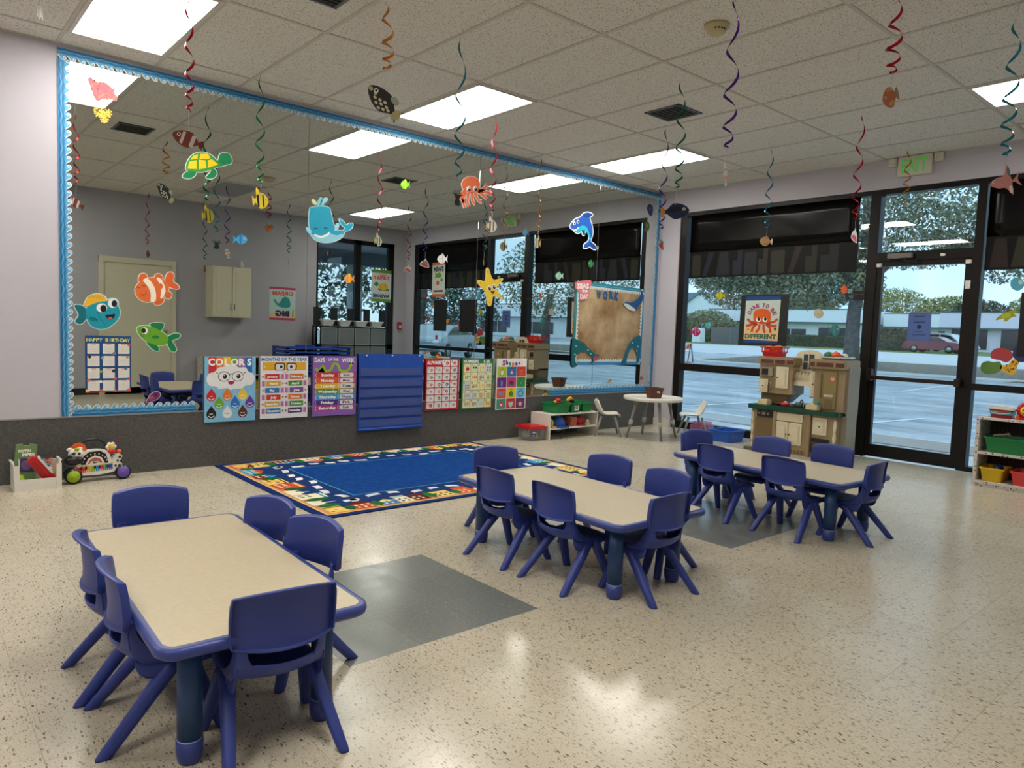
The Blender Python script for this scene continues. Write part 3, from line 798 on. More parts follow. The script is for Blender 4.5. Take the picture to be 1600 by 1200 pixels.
m_ = MB(); T = Matrix.Translation((.745, 5.62, .125)) @ Matrix.Rotation(.95, 4, 'Y') @ Matrix.Rotation(.15, 4, 'X')
m_.box(-.105, -.03, -.032, .105, .03, .032, P_red, T, bev=.014); m_.box(-.08, -.033, -.012, .08, -.028, .012, mat('red_dark', (170, 18, 26), 0.3), T)
m_.box(-.085, -.026, .030, .06, .026, .042, P_white, T, bev=.004)
for k in range(4): m_.cyl((-.06 + .03 * k, -.0, .040), (-.06 + .03 * k, 0, .05), .010, .010, (P_blue, P_teal, P_blue, P_white)[k], T=T)
tag(m_.build('toy_keyboard'), 'red toy handset leaning diagonally in the white bin', 'toy')
m_ = MB(); m_.tube([(.625, 5.62, .095), (.628, 5.60, .055), (.655, 5.585, .040), (.690, 5.585, .040), (.715, 5.60, .05)], .026, P_lime, n=12, radii=[.018, .026, .026, .024, .018])
tag(m_.build('toy_ring'), 'lime green curved toy in the front left of the white bin', 'toy')
m_ = MB(); rnd = random.Random(3)
for k in range(16):
    c = rnd.choice([P_yel, P_orange, P_teal, mat('pink_plastic', (220, 130, 120), .4), P_red, mat('mint_plastic', (120, 190, 170), .4)])
    x = rnd.uniform(.745, .815); z = rnd.uniform(.10, .19); y = rnd.uniform(5.66, 5.70)
    m_.box(-.02, -.004, -.005, .02, .004, .005, c, Matrix.Translation((x, y, z)) @ Matrix.Rotation(rnd.uniform(0, PI), 4, 'Y'), bev=.002)
m_.sphere((.775, 5.665, .12), (.026, .018, .026), P_yel); m_.sphere((.792, 5.655, .085), (.014, .01, .014), P_green)
tag(m_.build('rattle_toy'), 'yellow and orange tangle rattle in the back right of the white bin', 'toy')
m_ = MB(); m_.box(-.010, -.008, -.055, .010, .008, .055, mat('pale_wood', (206, 160, 128), .5), Matrix.Translation((.822, 5.61, .11)) @ Matrix.Rotation(-.08, 4, 'Y'), bev=.006)
tag(m_.build('wooden_block'), 'pale pinkish wooden bar against the right side of the white bin', 'toy')

# ================= zebra activity walker =================
wk = empty('activity_walker', (1.065, 5.69, 0), .03, 'white zebra-headed piano activity walker with green and purple wheels', 'toy')
def tmat(x, y, z): return Matrix.Translation((x, y, z))
m_ = MB()
m_.prismy(smooth([(-.125, .075), (-.12, .055), (0, .045), (.10, .055), (.15, .075), (.155, .105), (.12, .115), (.10, .165), (.085, .205), (.04, .222), (-.04, .222), (-.085, .20), (-.10, .16), (-.115, .115)], 4), -.035, .02, P_white)
m_.prismy(smooth([(.10, .075), (.16, .055), (.185, .085), (.165, .13), (.175, .165), (.15, .185), (.12, .165), (.105, .125)], 4), -.03, .01, P_white)
m_.build('console', wk)
a = Art(0.0); y_ = -.0355
def A_(pts, c, L): a.poly(pts, c, L)
a.LAY = .0008
sh = -.036
aa = Art(0.0352)
aa.poly([(-.088, .125), (-.070, .185), (-.035, .212), (.035, .214), (.070, .190), (.085, .125), (.05, .125), (.03, .145), (-.03, .145), (-.05, .122)], (24, 22, 28), 1)
aa.poly([(-.060, .125), (-.040, .165), (0, .185), (.042, .168), (.062, .128), (.045, .126), (.025, .148), (0, .156), (-.028, .148), (-.045, .124)], (234, 226, 214), 2)
aa.poly([(-.045, .128), (-.030, .158), (0, .172), (.032, .160), (.048, .132), (.035, .128), (.02, .146), (0, .15), (-.022, .146), (-.035, .126)], (176, 90, 60), 3)
for k in range(9):
    t = PI * (k + .5) / 9; aa.ell(.074 * math.cos(t), .135 + .062 * math.sin(t), .0045, .0045, (240, 240, 235), 3, n=8)
for k in range(8):
    c = [(206, 30, 36), (214, 60, 40), (216, 150, 30), (120, 178, 30), (40, 140, 200), (216, 40, 90), (20, 140, 80), (50, 80, 180)][k]
    x = -.105 + .0275 * k; z = .068 + .0012 * k
    aa.rrect(x, z, x + .024, z + .040, .004, c, 2)
    aa.rect(x + .008, z + .006, x + .016, z + .010, (240, 240, 240), 3)
for k in (0, 1, 3, 4, 6): aa.rrect(-.089 + .0275 * k, .090, -.076 + .0275 * k, .112, .003, (24, 22, 28), 4)
aa.line([(-.10, .118), (0, .112), (.115, .122)], .007, (214, 196, 110), 2)
aa.rrect(-.010, .128, -.002, .142, .002, (40, 40, 50), 3); aa.ell(.006, .134, .004, .006, (30, 30, 34), 3, n=10); aa.ell(.018, .138, .004, .004, (206, 50, 50), 3, n=10)
aa.ell(-.118, .105, .013, .012, (206, 30, 40), 2); aa.ell(-.118, .105, .005, .005, (250, 230, 210), 3)
rz = random.Random(8)
for x, z in ((.155, .10), (.165, .13), (.145, .135), (.158, .160), (.130, .10), (.17, .075)): aa.poly(spot_pts(x, z, .009, 6, rz), (20, 20, 24), 2)
aa.build('control_panel', wk)
m_ = MB(); m_.prismy(smooth([(-.15, .215), (-.13, .262), (-.085, .278), (-.055, .255), (-.05, .215), (-.06, .17), (-.075, .18), (-.075, .22), (-.10, .245), (-.135, .225)], 4), -.025, .0, P_orange); m_.build('mane', wk)
m_ = MB()
m_.sphere((-.112, -.02, .205), (.050, .032, .040), P_white); m_.sphere((-.148, -.02, .235), (.022, .014, .014), P_white); m_.sphere((-.088, -.02, .238), (.018, .014, .014), P_white)
m_.sphere((-.125, -.03, .160), (.062, .036, .034), P_black); m_.sphere((-.112, -.048, .240), (.016, .008, .012), P_lime); m_.sphere((-.130, -.05, .208), (.009, .005, .010), P_black); m_.sphere((-.098, -.05, .208), (.009, .005, .010), P_black)
for k in range(3): m_.box(-.17 + .012 * k, -.052, .19 + .012 * k, -.145 + .012 * k, -.045, .195 + .012 * k, P_black)
m_.build('zebra_head', wk)
m_ = MB()
for k in range(6):
    t = 2 * PI * k / 6; m_.sphere((.105 + .022 * math.cos(t), -.02, .235 + .022 * math.sin(t)), (.014, .012, .014), P_white)
m_.sphere((.105, -.028, .235), (.018, .014, .022), P_yel); m_.sphere((.105, -.03, .205), (.028, .018, .018), P_red); m_.sphere((.158, -.015, .198), (.017, .014, .016), P_orange)
m_.build('flower_spinner', wk)
for name, x, z, r, c in (('wheel', -.135, .052, .052, P_lime), ('wheel', .175, .052, .050, P_pur)):
    m_ = MB(); m_.cyl((x, -.060, z), (x, .02, z), r, r, P_black, 24); m_.cyl((x, -.066, z), (x, -.058, z), r * .76, r * .8, c, 24); m_.cyl((x, -.070, z), (x, -.064, z), r * .25, r * .3, c, 16)
    m_.build(name, wk)
m_ = MB(); m_.tube([(-.09, .02, .18), (-.075, .04, .255), (-.03, .05, .285), (.04, .05, .287), (.08, .04, .26), (.09, .02, .19)], .010, P_black, 10); m_.build('push_handle', wk)
m_ = MB(); m_.tube([(.115, .0, .262), (.14, 0, .285), (.175, 0, .298), (.185, 0, .288), (.15, 0, .272), (.12, 0, .262)], .0022, mat('maroon_cord', (120, 40, 70), .5), 6); m_.build('cord_loop', wk)

# ================= low white toy shelf, with green tubs =================
SX0, SX1, SY0, SY1 = 5.325, 6.09, 5.49, 5.79
s = empty('toy_shelf', (5.707, 5.64, 0), 0, 'low white two-tier toy shelf beneath the right part of the mirror', 'shelf')
def L_(x, y): return x - 5.707, y - 5.64
m_ = MB(); m_.box(-.382, -.15, 0, -.366, .15, .262, P_white); m_.build('side_panel', s)
m_ = MB(); m_.box(.366, -.15, 0, .382, .15, .262, P_white); m_.build('side_panel', s)
m_ = MB(); m_.box(-.384, -.152, .262, .384, .15, .277, P_white, bev=.002); m_.build('top_panel', s)
m_ = MB(); m_.box(-.366, -.145, .108, .366, .15, .122, P_white); m_.build('shelf_board', s)
tubs = [(5.43, 5.66, 'left'), (5.665, 5.83, 'middle'), (5.845, 6.02, 'right')]
for x0, x1, w_ in tubs:
    bin_obj('green_tub', x0 + .008, 5.50, x1 - .008, 5.76, .278, .105, P_green, 'green plastic tub at the %s on top of the low white shelf' % w_, 'tub', 'green tubs on the white shelf', rim=.008, taper=.016)
a = Art(.001); a.sheet([(-.032, -.03), (.032, -.03), (.032, .035), (-.032, .035)], (232, 230, 224))
for k, (z, w__) in enumerate(((.018, .040), (.004, .046), (-.010, .036))): a.rect(-w__ / 2, z - .004, w__ / 2, z + .004, (40, 40, 44) if k != 1 else (170, 60, 60), 1)
o = a.build('paper_label'); o.location = (5.747, 5.505, .332); tag(o, 'small white printed label on the middle green tub', 'label')
m_ = MB(); m_.sphere((5.50, 5.60, .395), (.020, .018, .018), mat('lime_ball', (190, 200, 40), .4)); m_.tube([(5.515, 5.60, .40), (5.54, 5.61, .415), (5.57, 5.61, .41), (5.60, 5.61, .39)], .018, P_red, 10, radii=[.012, .022, .022, .010])
m_.sphere((5.545, 5.60, .385), (.04, .02, .014), mat('crimson_plastic', (150, 20, 34), .4)); tag(m_.build('toy_vehicle'), 'red and yellow toy lying in the left green tub', 'toy')
m_ = MB(); m_.tube([(5.70, 5.62, .40), (5.73, 5.62, .425), (5.76, 5.62, .43), (5.80, 5.62, .41)], .014, P_yel, 10, radii=[.01, .014, .016, .01]); m_.sphere((5.775, 5.61, .398), (.038, .02, .022), P_black); m_.cyl((5.71, 5.60, .395), (5.74, 5.60, .42), .006, .006, P_orange)
tag(m_.build('toy_digger'), 'yellow and black toy digger sticking out of the middle green tub', 'toy')
m_ = MB(); m_.sphere((5.40, 5.575, .175), (.022, .07, .052), P_yel); m_.box(5.375, 5.50, .123, 5.45, 5.64, .140, P_yel, bev=.006)
tag(m_.build('yellow_hat'), 'yellow toy hard hat inside the left end of the white shelf', 'toy')
m_ = MB(); m_.sphere((5.545, 5.585, .155), (.085, .075, .085), P_blue, 18, 12); m_.cyl((5.545, 5.570, .130), (5.545, 5.570, .137), .098, .092, P_blue, 24); m_.box(5.50, 5.475, .13, 5.62, 5.52, .138, P_blue, bev=.003)
h_ = m_.build('play_helmet'); tag(h_, 'blue toy police helmet inside the white shelf, straps hanging down', 'helmet')
m_ = MB(); m_.tube([(5.50, 5.480, .14), (5.505, 5.474, .08), (5.495, 5.473, .02), (5.492, 5.473, .004)], .004, P_black, 6); m_.tube([(5.60, 5.480, .14), (5.605, 5.474, .11), (5.60, 5.474, .05)], .004, P_black, 6); m_.build('chin_strap', h_)
m_ = MB(); m_.box(-.05, -.055, -.05, .05, .055, .05, mat('brick_box_print', (168, 88, 66), .6, noise=.3, nscale=60), Matrix.Translation((5.72, 5.57, .178)) @ Matrix.Rotation(.12, 4, 'Y'), bev=.004); m_.box(5.665, 5.505, .1225, 5.79, 5.60, .128, mat('tan_card', (206, 176, 130), .6))
tag(m_.build('brick_print_toy'), 'red brick-patterned toy box between the blue helmet and red firefighter hat', 'toy')
m_ = MB(); m_.sphere((5.87, 5.585, .165), (.068, .06, .062), mat('fire_red', (170, 24, 34), .4), 16, 10); m_.cyl((5.87, 5.58, .128), (5.87, 5.58, .135), .082, .078, mat('fire_red'), 24)
tag(m_.build('firefighter_hat'), 'red toy firefighter hat inside the right half of the white shelf', 'helmet')
m_ = MB(); m_.box(5.915, 5.50, .123, 5.975, 5.53, .165, mat('tan_figure', (214, 196, 160), .5), bev=.01); m_.cyl((5.945, 5.515, .165), (5.945, 5.515, .185), .026, .010, mat('tan_figure'), 10)
tag(m_.build('toy_house'), 'tiny tan toy house beside the red firefighter hat', 'toy')

# storage box with red lid
def clear_material(name, tint, rough=.15, mixf=.35):
    m = bpy.data.materials.new(name); m.use_nodes = True; nt = m.node_tree; nt.nodes.clear()
    o = N(nt, 'ShaderNodeOutputMaterial'); t = N(nt, 'ShaderNodeBsdfTransparent'); g = N(nt, 'ShaderNodeBsdfPrincipled'); mx = N(nt, 'ShaderNodeMixShader')
    t.inputs[0].default_value = tint; g.inputs['Base Color'].default_value = tint; g.inputs['Roughness'].default_value = rough
    mx.inputs[0].default_value = mixf
    nt.links.new(t.outputs[0], mx.inputs[1]); nt.links.new(g.outputs[0], mx.inputs[2]); nt.links.new(mx.outputs[0], o.inputs[0]); return m
M_clear = clear_material('clear_tub_plastic', (.86, .86, .86, 1), .15, .12)
rb = empty('storage_box', (5.19, 5.63, 0), 0, 'clear storage box with red lid on the floor left of the white shelf', 'storage box')
m_ = MB(); tub(m_, -.105, -.12, .105, .12, .003, .125, M_clear, rim=.006, taper=.012, th=.003); m_.build('clear_tub', rb)
m_ = MB(); m_.prism(rrpts(.122, .136, .03), .126, .146, P_red); m_.prism(rrpts(.105, .118, .03), .146, .156, P_red); m_.box(-.06, -.06, .156, .06, .06, .160, P_red, bev=.002); m_.build('lid', rb)
m_ = MB(); m_.tube([(.05, -.134, .13), (.05, -.146, .148), (.10, -.146, .148), (.10, -.134, .13)], .004, P_red, 6); m_.build('latch', rb)
a = Art(.001); a.sheet([(-.09, .045), (-.045, .045), (-.045, .105), (-.09, .105)], (30, 70, 140)); a.rect(-.088, .085, -.050, .100, (230, 230, 235), 1); a.rect(-.088, .055, -.06, .065, (230, 230, 235), 1)
o = a.build('brand_sticker', rb); o.location = (0, -.117, 0)
m_ = MB()
m_.sphere((.045, .0, .062), (.048, .085, .055), mat('denim_grey_blocks', (88, 108, 160), .6, noise=.2)); m_.sphere((-.025, -.088, .065), (.026, .018, .028), P_yel); m_.sphere((-.005, -.088, .04), (.024, .018, .02), P_yel); m_.sphere((-.04, -.085, .038), (.018, .016, .018), P_yel); m_.sphere((-.06, .02, .05), (.03, .06, .04), mat('beige_toys', (180, 160, 140), .6))
o = m_.build('stored_toys'); o.location = (5.19, 5.63, 0.006); tag(o, 'yellow and blue toys seen through the clear red-lidded box', 'toy')

# ================= round table and two small chairs =================
M_grey = mat('grey_tapered_leg', (132, 130, 124), 0.4)
rt_ = empty('round_table', (6.535, 5.07, 0), 0, 'small round white table with grey legs in the far corner', 'table')
m_ = MB(); m_.lathe([(.28, .428), (.318, .430), (.332, .442), (.334, .462), (.326, .470), (.312, .462), (.30, .456), (.0005, .456)], P_white, 48); m_.build('tabletop', rt_)
for k in range(4):
    t = PI / 4 + PI / 2 * k + .25; c_, s_ = math.cos(t), math.sin(t)
    m_ = MB(); m_.cyl((.19 * c_, .19 * s_, .43), (.295 * c_, .295 * s_, 0.0), .019, .013, M_grey, 12); lg = m_.build('leg', rt_)
    m_ = MB(); m_.cyl((.245 * c_, .245 * s_, .205), (.258 * c_, .258 * s_, .15), .0235, .023, mat('light_grey_collar', (186, 184, 178), .4), 12); m_.build('leg_collar', lg)
def kid_chair(x, y, rz, label):
    r = empty('toddler_chair', (x, y, 0), rz, label, 'chair', 'white toddler chairs at the round table')
    rows = [(.13, .215, .10), (.135, .228, .115), (.12, .238, .125), (.06, .234, .13), (0, .230, .13), (-.06, .236, .13), (-.10, .262, .128), (-.125, .30, .12), (-.145, .345, .105), (-.158, .382, .08), (-.162, .392, .06)]
    V, F = [], []; nu = 10
    for i, (yy, z, hw) in enumerate(rows):
        for k in range(nu + 1):
            u = -1 + 2 * k / nu; cu = .02 if i < 6 else .03
            V.append((hw * u, yy + (cu * u * u * 1.2 if i > 5 else 0), z + cu * u * u))
    n_ = nu + 1
    for i in range(len(rows) - 1):
        for k in range(nu): F.append((i * n_ + k, i * n_ + k + 1, (i + 1) * n_ + k + 1, (i + 1) * n_ + k))
    m_ = MB(); m_.add(V, F, P_white, True); o = m_.build('seat_shell', r)
    md = o.modifiers.new('t', 'SOLIDIFY'); md.thickness = .012; sd = o.modifiers.new('s', 'SUBSURF'); sd.levels = 1; sd.render_levels = 1
    for sx in (-1, 1):
        for sy in (-1, 1):
            m_ = MB(); m_.cyl((sx * .085, sy * .075, .225), (sx * .14, sy * .15, 0), .014, .010, M_grey, 10); m_.build('leg', r)
    return r
kid_chair(6.21, 5.46, -2.29, 'white toddler chair with grey legs left of the round table')
kid_chair(7.13, 4.93, .86, 'white toddler chair with grey legs right of the round table by the window')
M_wick = mat('brown_wicker', (92, 52, 28), 0.7, noise=.45, nscale=90, bump=.6)
m_ = MB(); tub(m_, -.085, -.075, .085, .075, 0, .115, M_wick, rim=.006, taper=.018, th=.008)
bk = m_.build('wicker_basket'); bk.location = (6.53, 5.055, .457); bk.rotation_euler = (0, 0, -.35); tag(bk, 'dark brown wicker basket standing on the round white table', 'basket')
a = Art(.002); a.poly(smooth([(-.02, 0), (-.008, .016), (.01, .008), (.018, -.004), (.012, -.018), (.004, -.004), (-.01, -.008)], 3), (226, 210, 186), 1); o = a.build('bow_tag', bk); o.location = (0.005, -.078, .07)
bin_obj('blue_tub', 6.985, 4.345, 7.31, 4.63, 0, .13, P_blue, 'blue plastic tub on the floor beside the toy kitchen', 'tub', rim=.01, taper=.02)
m_ = MB(); m_.box(7.20, 4.80, 0, 7.42, 5.05, .16, clear_material('pink_clear_bag', (.95, .55, .72, 1)), bev=.04); tag(m_.build('pink_toy_bag'), 'see-through pink bag of toys against the window by the toddler chair', 'bag')

# ================= toy kitchen (front faces -x) =================
KY0, KY1, KX = 3.135, 4.085, 6.95
kt = empty('toy_kitchen', (KX, (KY0 + KY1) / 2, 0), -PI / 2, 'tan and cream toy play kitchen with green counter in front of the window', 'toy kitchen')
# local: x right (-y world), y depth away from viewer (+x world)
M_tan = mat('tan_toy_plastic', (148, 128, 96), .45, noise=.04); M_tand = mat('dark_tan_plastic', (112, 92, 56), .5, noise=.05); M_kg = mat('grey_tan_plastic', (142, 132, 112), .5)
M_crm = mat('cream_toy_door', (218, 206, 176), .4); M_kgn = mat('dark_green_counter', (14, 66, 48), .35, noise=.25, nscale=120); M_kblk = mat('kitchen_dark', (30, 26, 24), .4)
M_band = mat('brick_red_relief', (92, 44, 36), .6, noise=.5, nscale=70)
HW = (KY1 - KY0) / 2; DP = .34
m_ = MB()
m_.box(-HW, .02, 0, -HW + .30, DP, .43, M_tan); m_.box(-HW + .30, .0, 0, HW - .28, DP, .43, M_tan); m_.box(HW - .28, .01, 0, HW - .04, DP, .43, M_tan)
m_.box(HW - .06, .10, 0, HW + .02, DP, .47, M_kg, bev=.008)
m_.box(-HW + .05, .012, .06, -HW + .26, .02, .34, M_tand)            # oven opening
for k in range(10): m_.box(-HW + .30 + k * .04, -.006, .01, -HW + .325 + k * .04, .0, .05, M_tand)
for x in (-HW + .285, HW - .30): m_.box(x - .02, -.02, 0, x + .02, .01, .43, M_tan, bev=.006)
m_.build('base_cabinet', kt)
m_ = MB(); m_.lathe([(.012, 0), (.016, .04), (.010, .08), (.017, .12), (.011, .16), (.018, .22), (.011, .28), (.017, .33), (.013, .40)], M_crm, 12, c=(-HW + .015, .03)); m_.lathe([(.012, 0), (.016, .04), (.010, .08), (.017, .12), (.011, .16), (.018, .22), (.011, .28), (.017, .33), (.013, .40)], M_crm, 12, c=(HW - .05, .02)); m_.build('turned_post', kt)
m_ = MB(); m_.prism(rrpts(HW + .01, .165, .03), .43, .475, M_kgn, Matrix.Translation((-.02, .135, 0))); m_.build('countertop', kt)
# upper left cabinet
m_ = MB()
m_.box(-HW + .03, .08, .60, -HW + .40, DP, .94, M_tan); m_.box(-HW + .015, .06, .90, -HW + .42, DP + .005, .985, M_tan, bev=.006)
m_.prismy([(-HW + .03, .475), (-HW + .16, .475), (-HW + .28, .50), (-HW + .34, .56), (-HW + .40, .62), (-HW + .03, .62)], .14, DP, M_tand)
m_.box(-HW + .05, .056, .915, -HW + .19, .062, .955, M_band); m_.box(-HW + .21, .056, .915, -HW + .32, .062, .955, M_band); m_.box(-HW + .34, .056, .915, -HW + .41, .062, .955, M_band)
m_.box(-HW + .04, .07, .745, -HW + .36, .12, .755, M_tan)
m_.build('upper_cabinet', kt)
def kdoor(x0, z0, x1, z1, y, name='cabinet_door', knob=None):
    g = MB(); g.box(x0, y, z0, x1, y + .014, z1, M_crm, bev=.003); g.box(x0 + .02, y - .003, z0 + .022, x1 - .02, y + .001, z1 - .022, M_crm, bev=.002); g.box(x0 + .03, y - .005, z0 + .035, x1 - .03, y, z1 - .035, M_crm, bev=.002)
    o = g.build(name, kt)
    if knob:
        k = MB(); k.sphere((knob[0], y - .010, knob[1]), (.008, .008, .008), mat('knob_pewter', (70, 62, 54), .4, metal=.5), 10, 6); k.build('knob', o)
kdoor(-HW + .225, .66, -HW + .36, .885, .066, knob=(-HW + .245, .77))
kdoor(-HW + .045, .605, -HW + .145, .745, .05, 'spice_drawer', (-HW + .095, .675))
m_ = MB(); m_.box(-HW + .05, .062, .775, -HW + .19, .10, .87, M_kg, bev=.004); m_.box(-HW + .065, .058, .79, -HW + .135, .064, .855, M_kblk); m_.build('microwave', kt)
m_ = MB(); m_.tube([(-HW + .17, .05, .72), (-HW + .185, .045, .70), (-HW + .19, .045, .66), (-HW + .18, .05, .63)], .010, mat('phone_grey', (120, 110, 96), .4), 8); m_.build('play_phone', kt)
# centre window arch with plate rack
m_ = MB()
arch = [(-.075, .70), (-.075, .96), (-.12, .985), (-.10, 1.03), (-.03, 1.06), (.05, 1.066), (.12, 1.05), (.17, 1.01), (.17, .70)]
outer = smooth([(-.13, .98), (-.10, 1.035), (-.02, 1.065), (.06, 1.068), (.13, 1.05), (.18, 1.0)], 4, False)
m_.prismy([(-.10, .74)] + outer + [(.18, .74)], .22, .24, M_crm)
m_.prismy([(-.085, .75), (.13, .75), (.13, .70), (-.105, .70), (-.11, .72)], .12, .24, M_crm)
for k in range(5): m_.prismy(smooth([(-.075 + k * .035, .72), (-.085 + k * .035, .78), (-.06 + k * .035, .84), (-.045 + k * .035, .80), (-.05 + k * .035, .72)], 3), .14, .20, M_crm)
m_.build('plate_rack', kt)
m_ = MB(); m_.box(-.035, .214, .87, .075, .22, 1.025, mat('window_view_print', (52, 66, 72), .4, noise=.6, nscale=30)); m_.box(.016, .208, .87, .024, .216, 1.025, M_crm); m_.box(-.035, .208, .942, .075, .216, .950, M_crm); m_.build('toy_window', kt)
# right tower
m_ = MB()
TX = HW - .335
m_.box(TX + .03, .06, .475, HW + .0, DP, .90, M_tan); m_.box(TX - .02, .03, .89, HW + .015, DP + .005, .985, M_tan, bev=.006); m_.box(HW - .01, .10, .44, HW + .022, DP, .92, M_kg)
m_.box(TX - .005, .024, .915, TX + .035, .032, .955, M_band); m_.box(TX + .06, .024, .915, TX + .22, .032, .955, M_band); m_.box(TX + .25, .024, .915, TX + .33, .032, .955, M_band)
m_.box(TX - .02, .08, .59, TX + .05, DP - .05, .90, M_tan)
m_.build('tower', kt)
m_ = MB(); m_.box(TX + .095, .045, .49, HW - .07, .062, .875, mat('fridge_olive', (134, 118, 74), .45), bev=.006); m_.box(TX + .145, .040, .50, TX + .235, .047, .645, M_tan, bev=.004); m_.box(TX + .155, .036, .515, TX + .225, .043, .60, M_tand); m_.box(TX + .145, .036, .62, TX + .235, .042, .64, mat('cream_strip', (200, 190, 160), .5)); m_.box(TX + .105, .035, .60, TX + .115, .046, .84, M_tand); m_.build('refrigerator_door', kt)
a = Art(0.0); a.ell(0, 0, .028, .026, (190, 90, 76), 1); a.ell(0, .0, .020, .018, (206, 176, 150), 2); a.line([(-.012, -.006), (0, .010), (.010, -.004)], .005, (180, 70, 60), 3); o = a.build('round_badge', kt); o.location = (TX + .22, .0445, .80)
kdoor(TX - .015, .60, TX + .035, .86, .066, knob=(TX + .015, .73))
# base fronts
kdoor(-HW + .305, .335, -HW + .585, .415, -.012, 'sink_front')
kdoor(-HW + .295, .10, -HW + .435, .325, -.012, knob=(-HW + .42, .20)); kdoor(-HW + .44, .10, -HW + .58, .325, -.012, knob=(-HW + .455, .20))
kdoor(HW - .265, .235, HW - .12, .405, -.004, 'drawer', (HW - .19, .32))
m_ = MB(); m_.box(HW - .27, -.002, .055, HW - .09, .012, .20, M_kblk); m_.build('basket_niche', kt)
m_ = MB(); tub(m_, HW - .26, -.02, HW - .10, .01, .06, .10, mat('toy_wicker', (96, 60, 32), .6, noise=.5, nscale=70, bump=.5), rim=.004, taper=.008, th=.004); m_.build('basket_drawer', kt)
m_ = MB(); m_.box(-HW + .07, .005, .35, -HW + .25, .02, .42, M_kblk); m_.cyl((-HW + .10, .0, .385), (-HW + .10, .006, .385), .012, .012, M_kg, 10); m_.cyl((-HW + .20, .0, .385), (-HW + .20, .006, .385), .012, .012, M_kg, 10); m_.box(-HW + .13, .002, .37, -HW + .17, .008, .40, M_kg); m_.build('oven_panel', kt)
m_ = MB(); m_.box(-.16, .06, .474, .04, .22, .478, M_kblk); m_.tube([(-.02, .23, .476), (-.02, .23, .53), (-.02, .20, .55), (-.02, .17, .53)], .007, mat('tap_grey', (110, 110, 110), .3, metal=.7), 8); m_.build('hob_and_tap', kt)
# loose things on the kitchen
def kp(lx, ly, z): return (KX + ly, (KY0 + KY1) / 2 - lx, z)
def loose(mb, name, lx, ly, z, label, cat):
    o = mb.build(name); o.location = kp(lx, ly, z); o.rotation_euler = (0, 0, -PI / 2); return tag(o, label, cat)
M_ltb = mat('light_tan_box', (206, 188, 148), .5)
m_ = MB(); m_.box(-.055, -.05, 0, .055, .05, .055, M_ltb, bev=.006); m_.box(-.045, -.04, .053, .045, .04, .0555, mat('white_top', (222, 220, 210), .5)); loose(m_, 'play_toaster', -.345, .04, .4755, 'tan toy box on the left end of the green kitchen counter', 'toy')
m_ = MB(); m_.box(-.06, -.045, 0, .06, .045, .055, M_ltb, bev=.006); m_.box(-.045, -.03, .053, .045, .03, .0555, mat('white_top')); m_.box(-.02, -.025, .055, .02, .025, .063, P_yel); m_.box(.02, -.02, .055, .055, .02, .085, P_teal, bev=.004); loose(m_, 'play_cash_register', .195, .02, .4755, 'tan toy box with teal and yellow tops on the right of the green counter', 'toy')
m_ = MB(); m_.cyl((0, 0, .0), (0, 0, .035), .042, .048, P_red, 16); m_.sphere((0, 0, .04), (.02, .02, .01), P_white); m_.box(-.09, -.008, .022, -.045, .008, .030, P_red); loose(m_, 'toy_saucepan', -.135, .09, .4785, 'red toy saucepan on the green kitchen counter', 'toy')
m_ = MB(); m_.cyl((0, 0, 0), (0, 0, .05), .035, .04, mat('olive_cup', (74, 84, 60), .4), 14); m_.cyl((.07, .01, 0), (.07, .01, .045), .026, .028, mat('dark_cup', (40, 50, 44), .4), 12); m_.box(-.10, -.03, 0, -.05, .03, .03, mat('violet_grey', (96, 84, 110), .5), bev=.005); loose(m_, 'toy_dishes', .01, .10, .4785, 'dark toy cups and dishes in the middle of the green counter', 'toy')
m_ = MB(); tub(m_, -.11, -.075, .11, .075, 0, .055, P_red, rim=.008, taper=.010, th=.004); [m_.box(-.105 + .03 * k, -.078, .055, -.095 + .03 * k, -.074, .09, P_red) for k in range(8)]; m_.box(-.12, -.084, .088, .12, -.074, .102, P_red); m_.box(-.12, .074, .088, .12, .084, .102, P_red); m_.box(-.12, -.084, .088, -.11, .084, .102, P_red); m_.box(.11, -.084, .088, .12, .084, .102, P_red); [m_.box(s * .114 - .003, -.01 + y, .05, s * .114 + .003, y, .09, P_red) for s in (-1, 1) for y in (-.05, 0, .06)]
bsk = loose(m_, 'red_basket', -.34, .17, .986, 'red plastic basket of toy food on top of the left kitchen cabinet', 'basket')
def fruit(name, lx, ly, z, r, c, label, g, sc=(1, 1, 1)):
    m_ = MB(); m_.sphere((0, 0, r * sc[2]), (r * sc[0], r * sc[1], r * sc[2]), c, 14, 10); 
    if name != 'toy_bread': m_.cyl((0, 0, 2 * r * sc[2] - .004), (0.003, 0, 2 * r * sc[2] + .008), .003, .002, mat('fruit_stem', (70, 90, 40), .6), 6)
    loose(m_, name, lx, ly, z, label, 'toy food')['group'] = g
fruit('toy_orange', -.385, .14, 1.0, .050, P_orange, 'orange toy fruit at the left in the red basket', 'toy food in the red basket')
fruit('toy_orange', -.29, .15, 1.0, .054, P_orange, 'orange toy fruit at the right in the red basket', 'toy food in the red basket')
fruit('toy_pepper', -.345, .205, 1.0, .046, mat('amber_plastic', (226, 140, 40), .35), 'amber toy fruit at the back of the red basket', 'toy food in the red basket')
TT = mat('clear_tray', (190, 200, 196), .2)
m_ = MB(); tub(m_, -.14, -.08, .14, .08, 0, .03, TT, rim=.01, taper=.02, th=.003); loose(m_, 'food_tray', .325, .19, .986, 'pale shallow tray of toy food on top of the kitchen refrigerator', 'tray')
fruit('toy_lettuce', .235, .19, .991, .042, mat('leaf_green', (58, 110, 50), .5), 'green toy lettuce at the left end of the pale tray', 'toy food on the pale tray', (1.1, 1, .85))
fruit('toy_pumpkin', .315, .18, .991, .044, P_orange, 'orange toy pumpkin in the middle of the pale tray', 'toy food on the pale tray', (1.15, 1, .85))
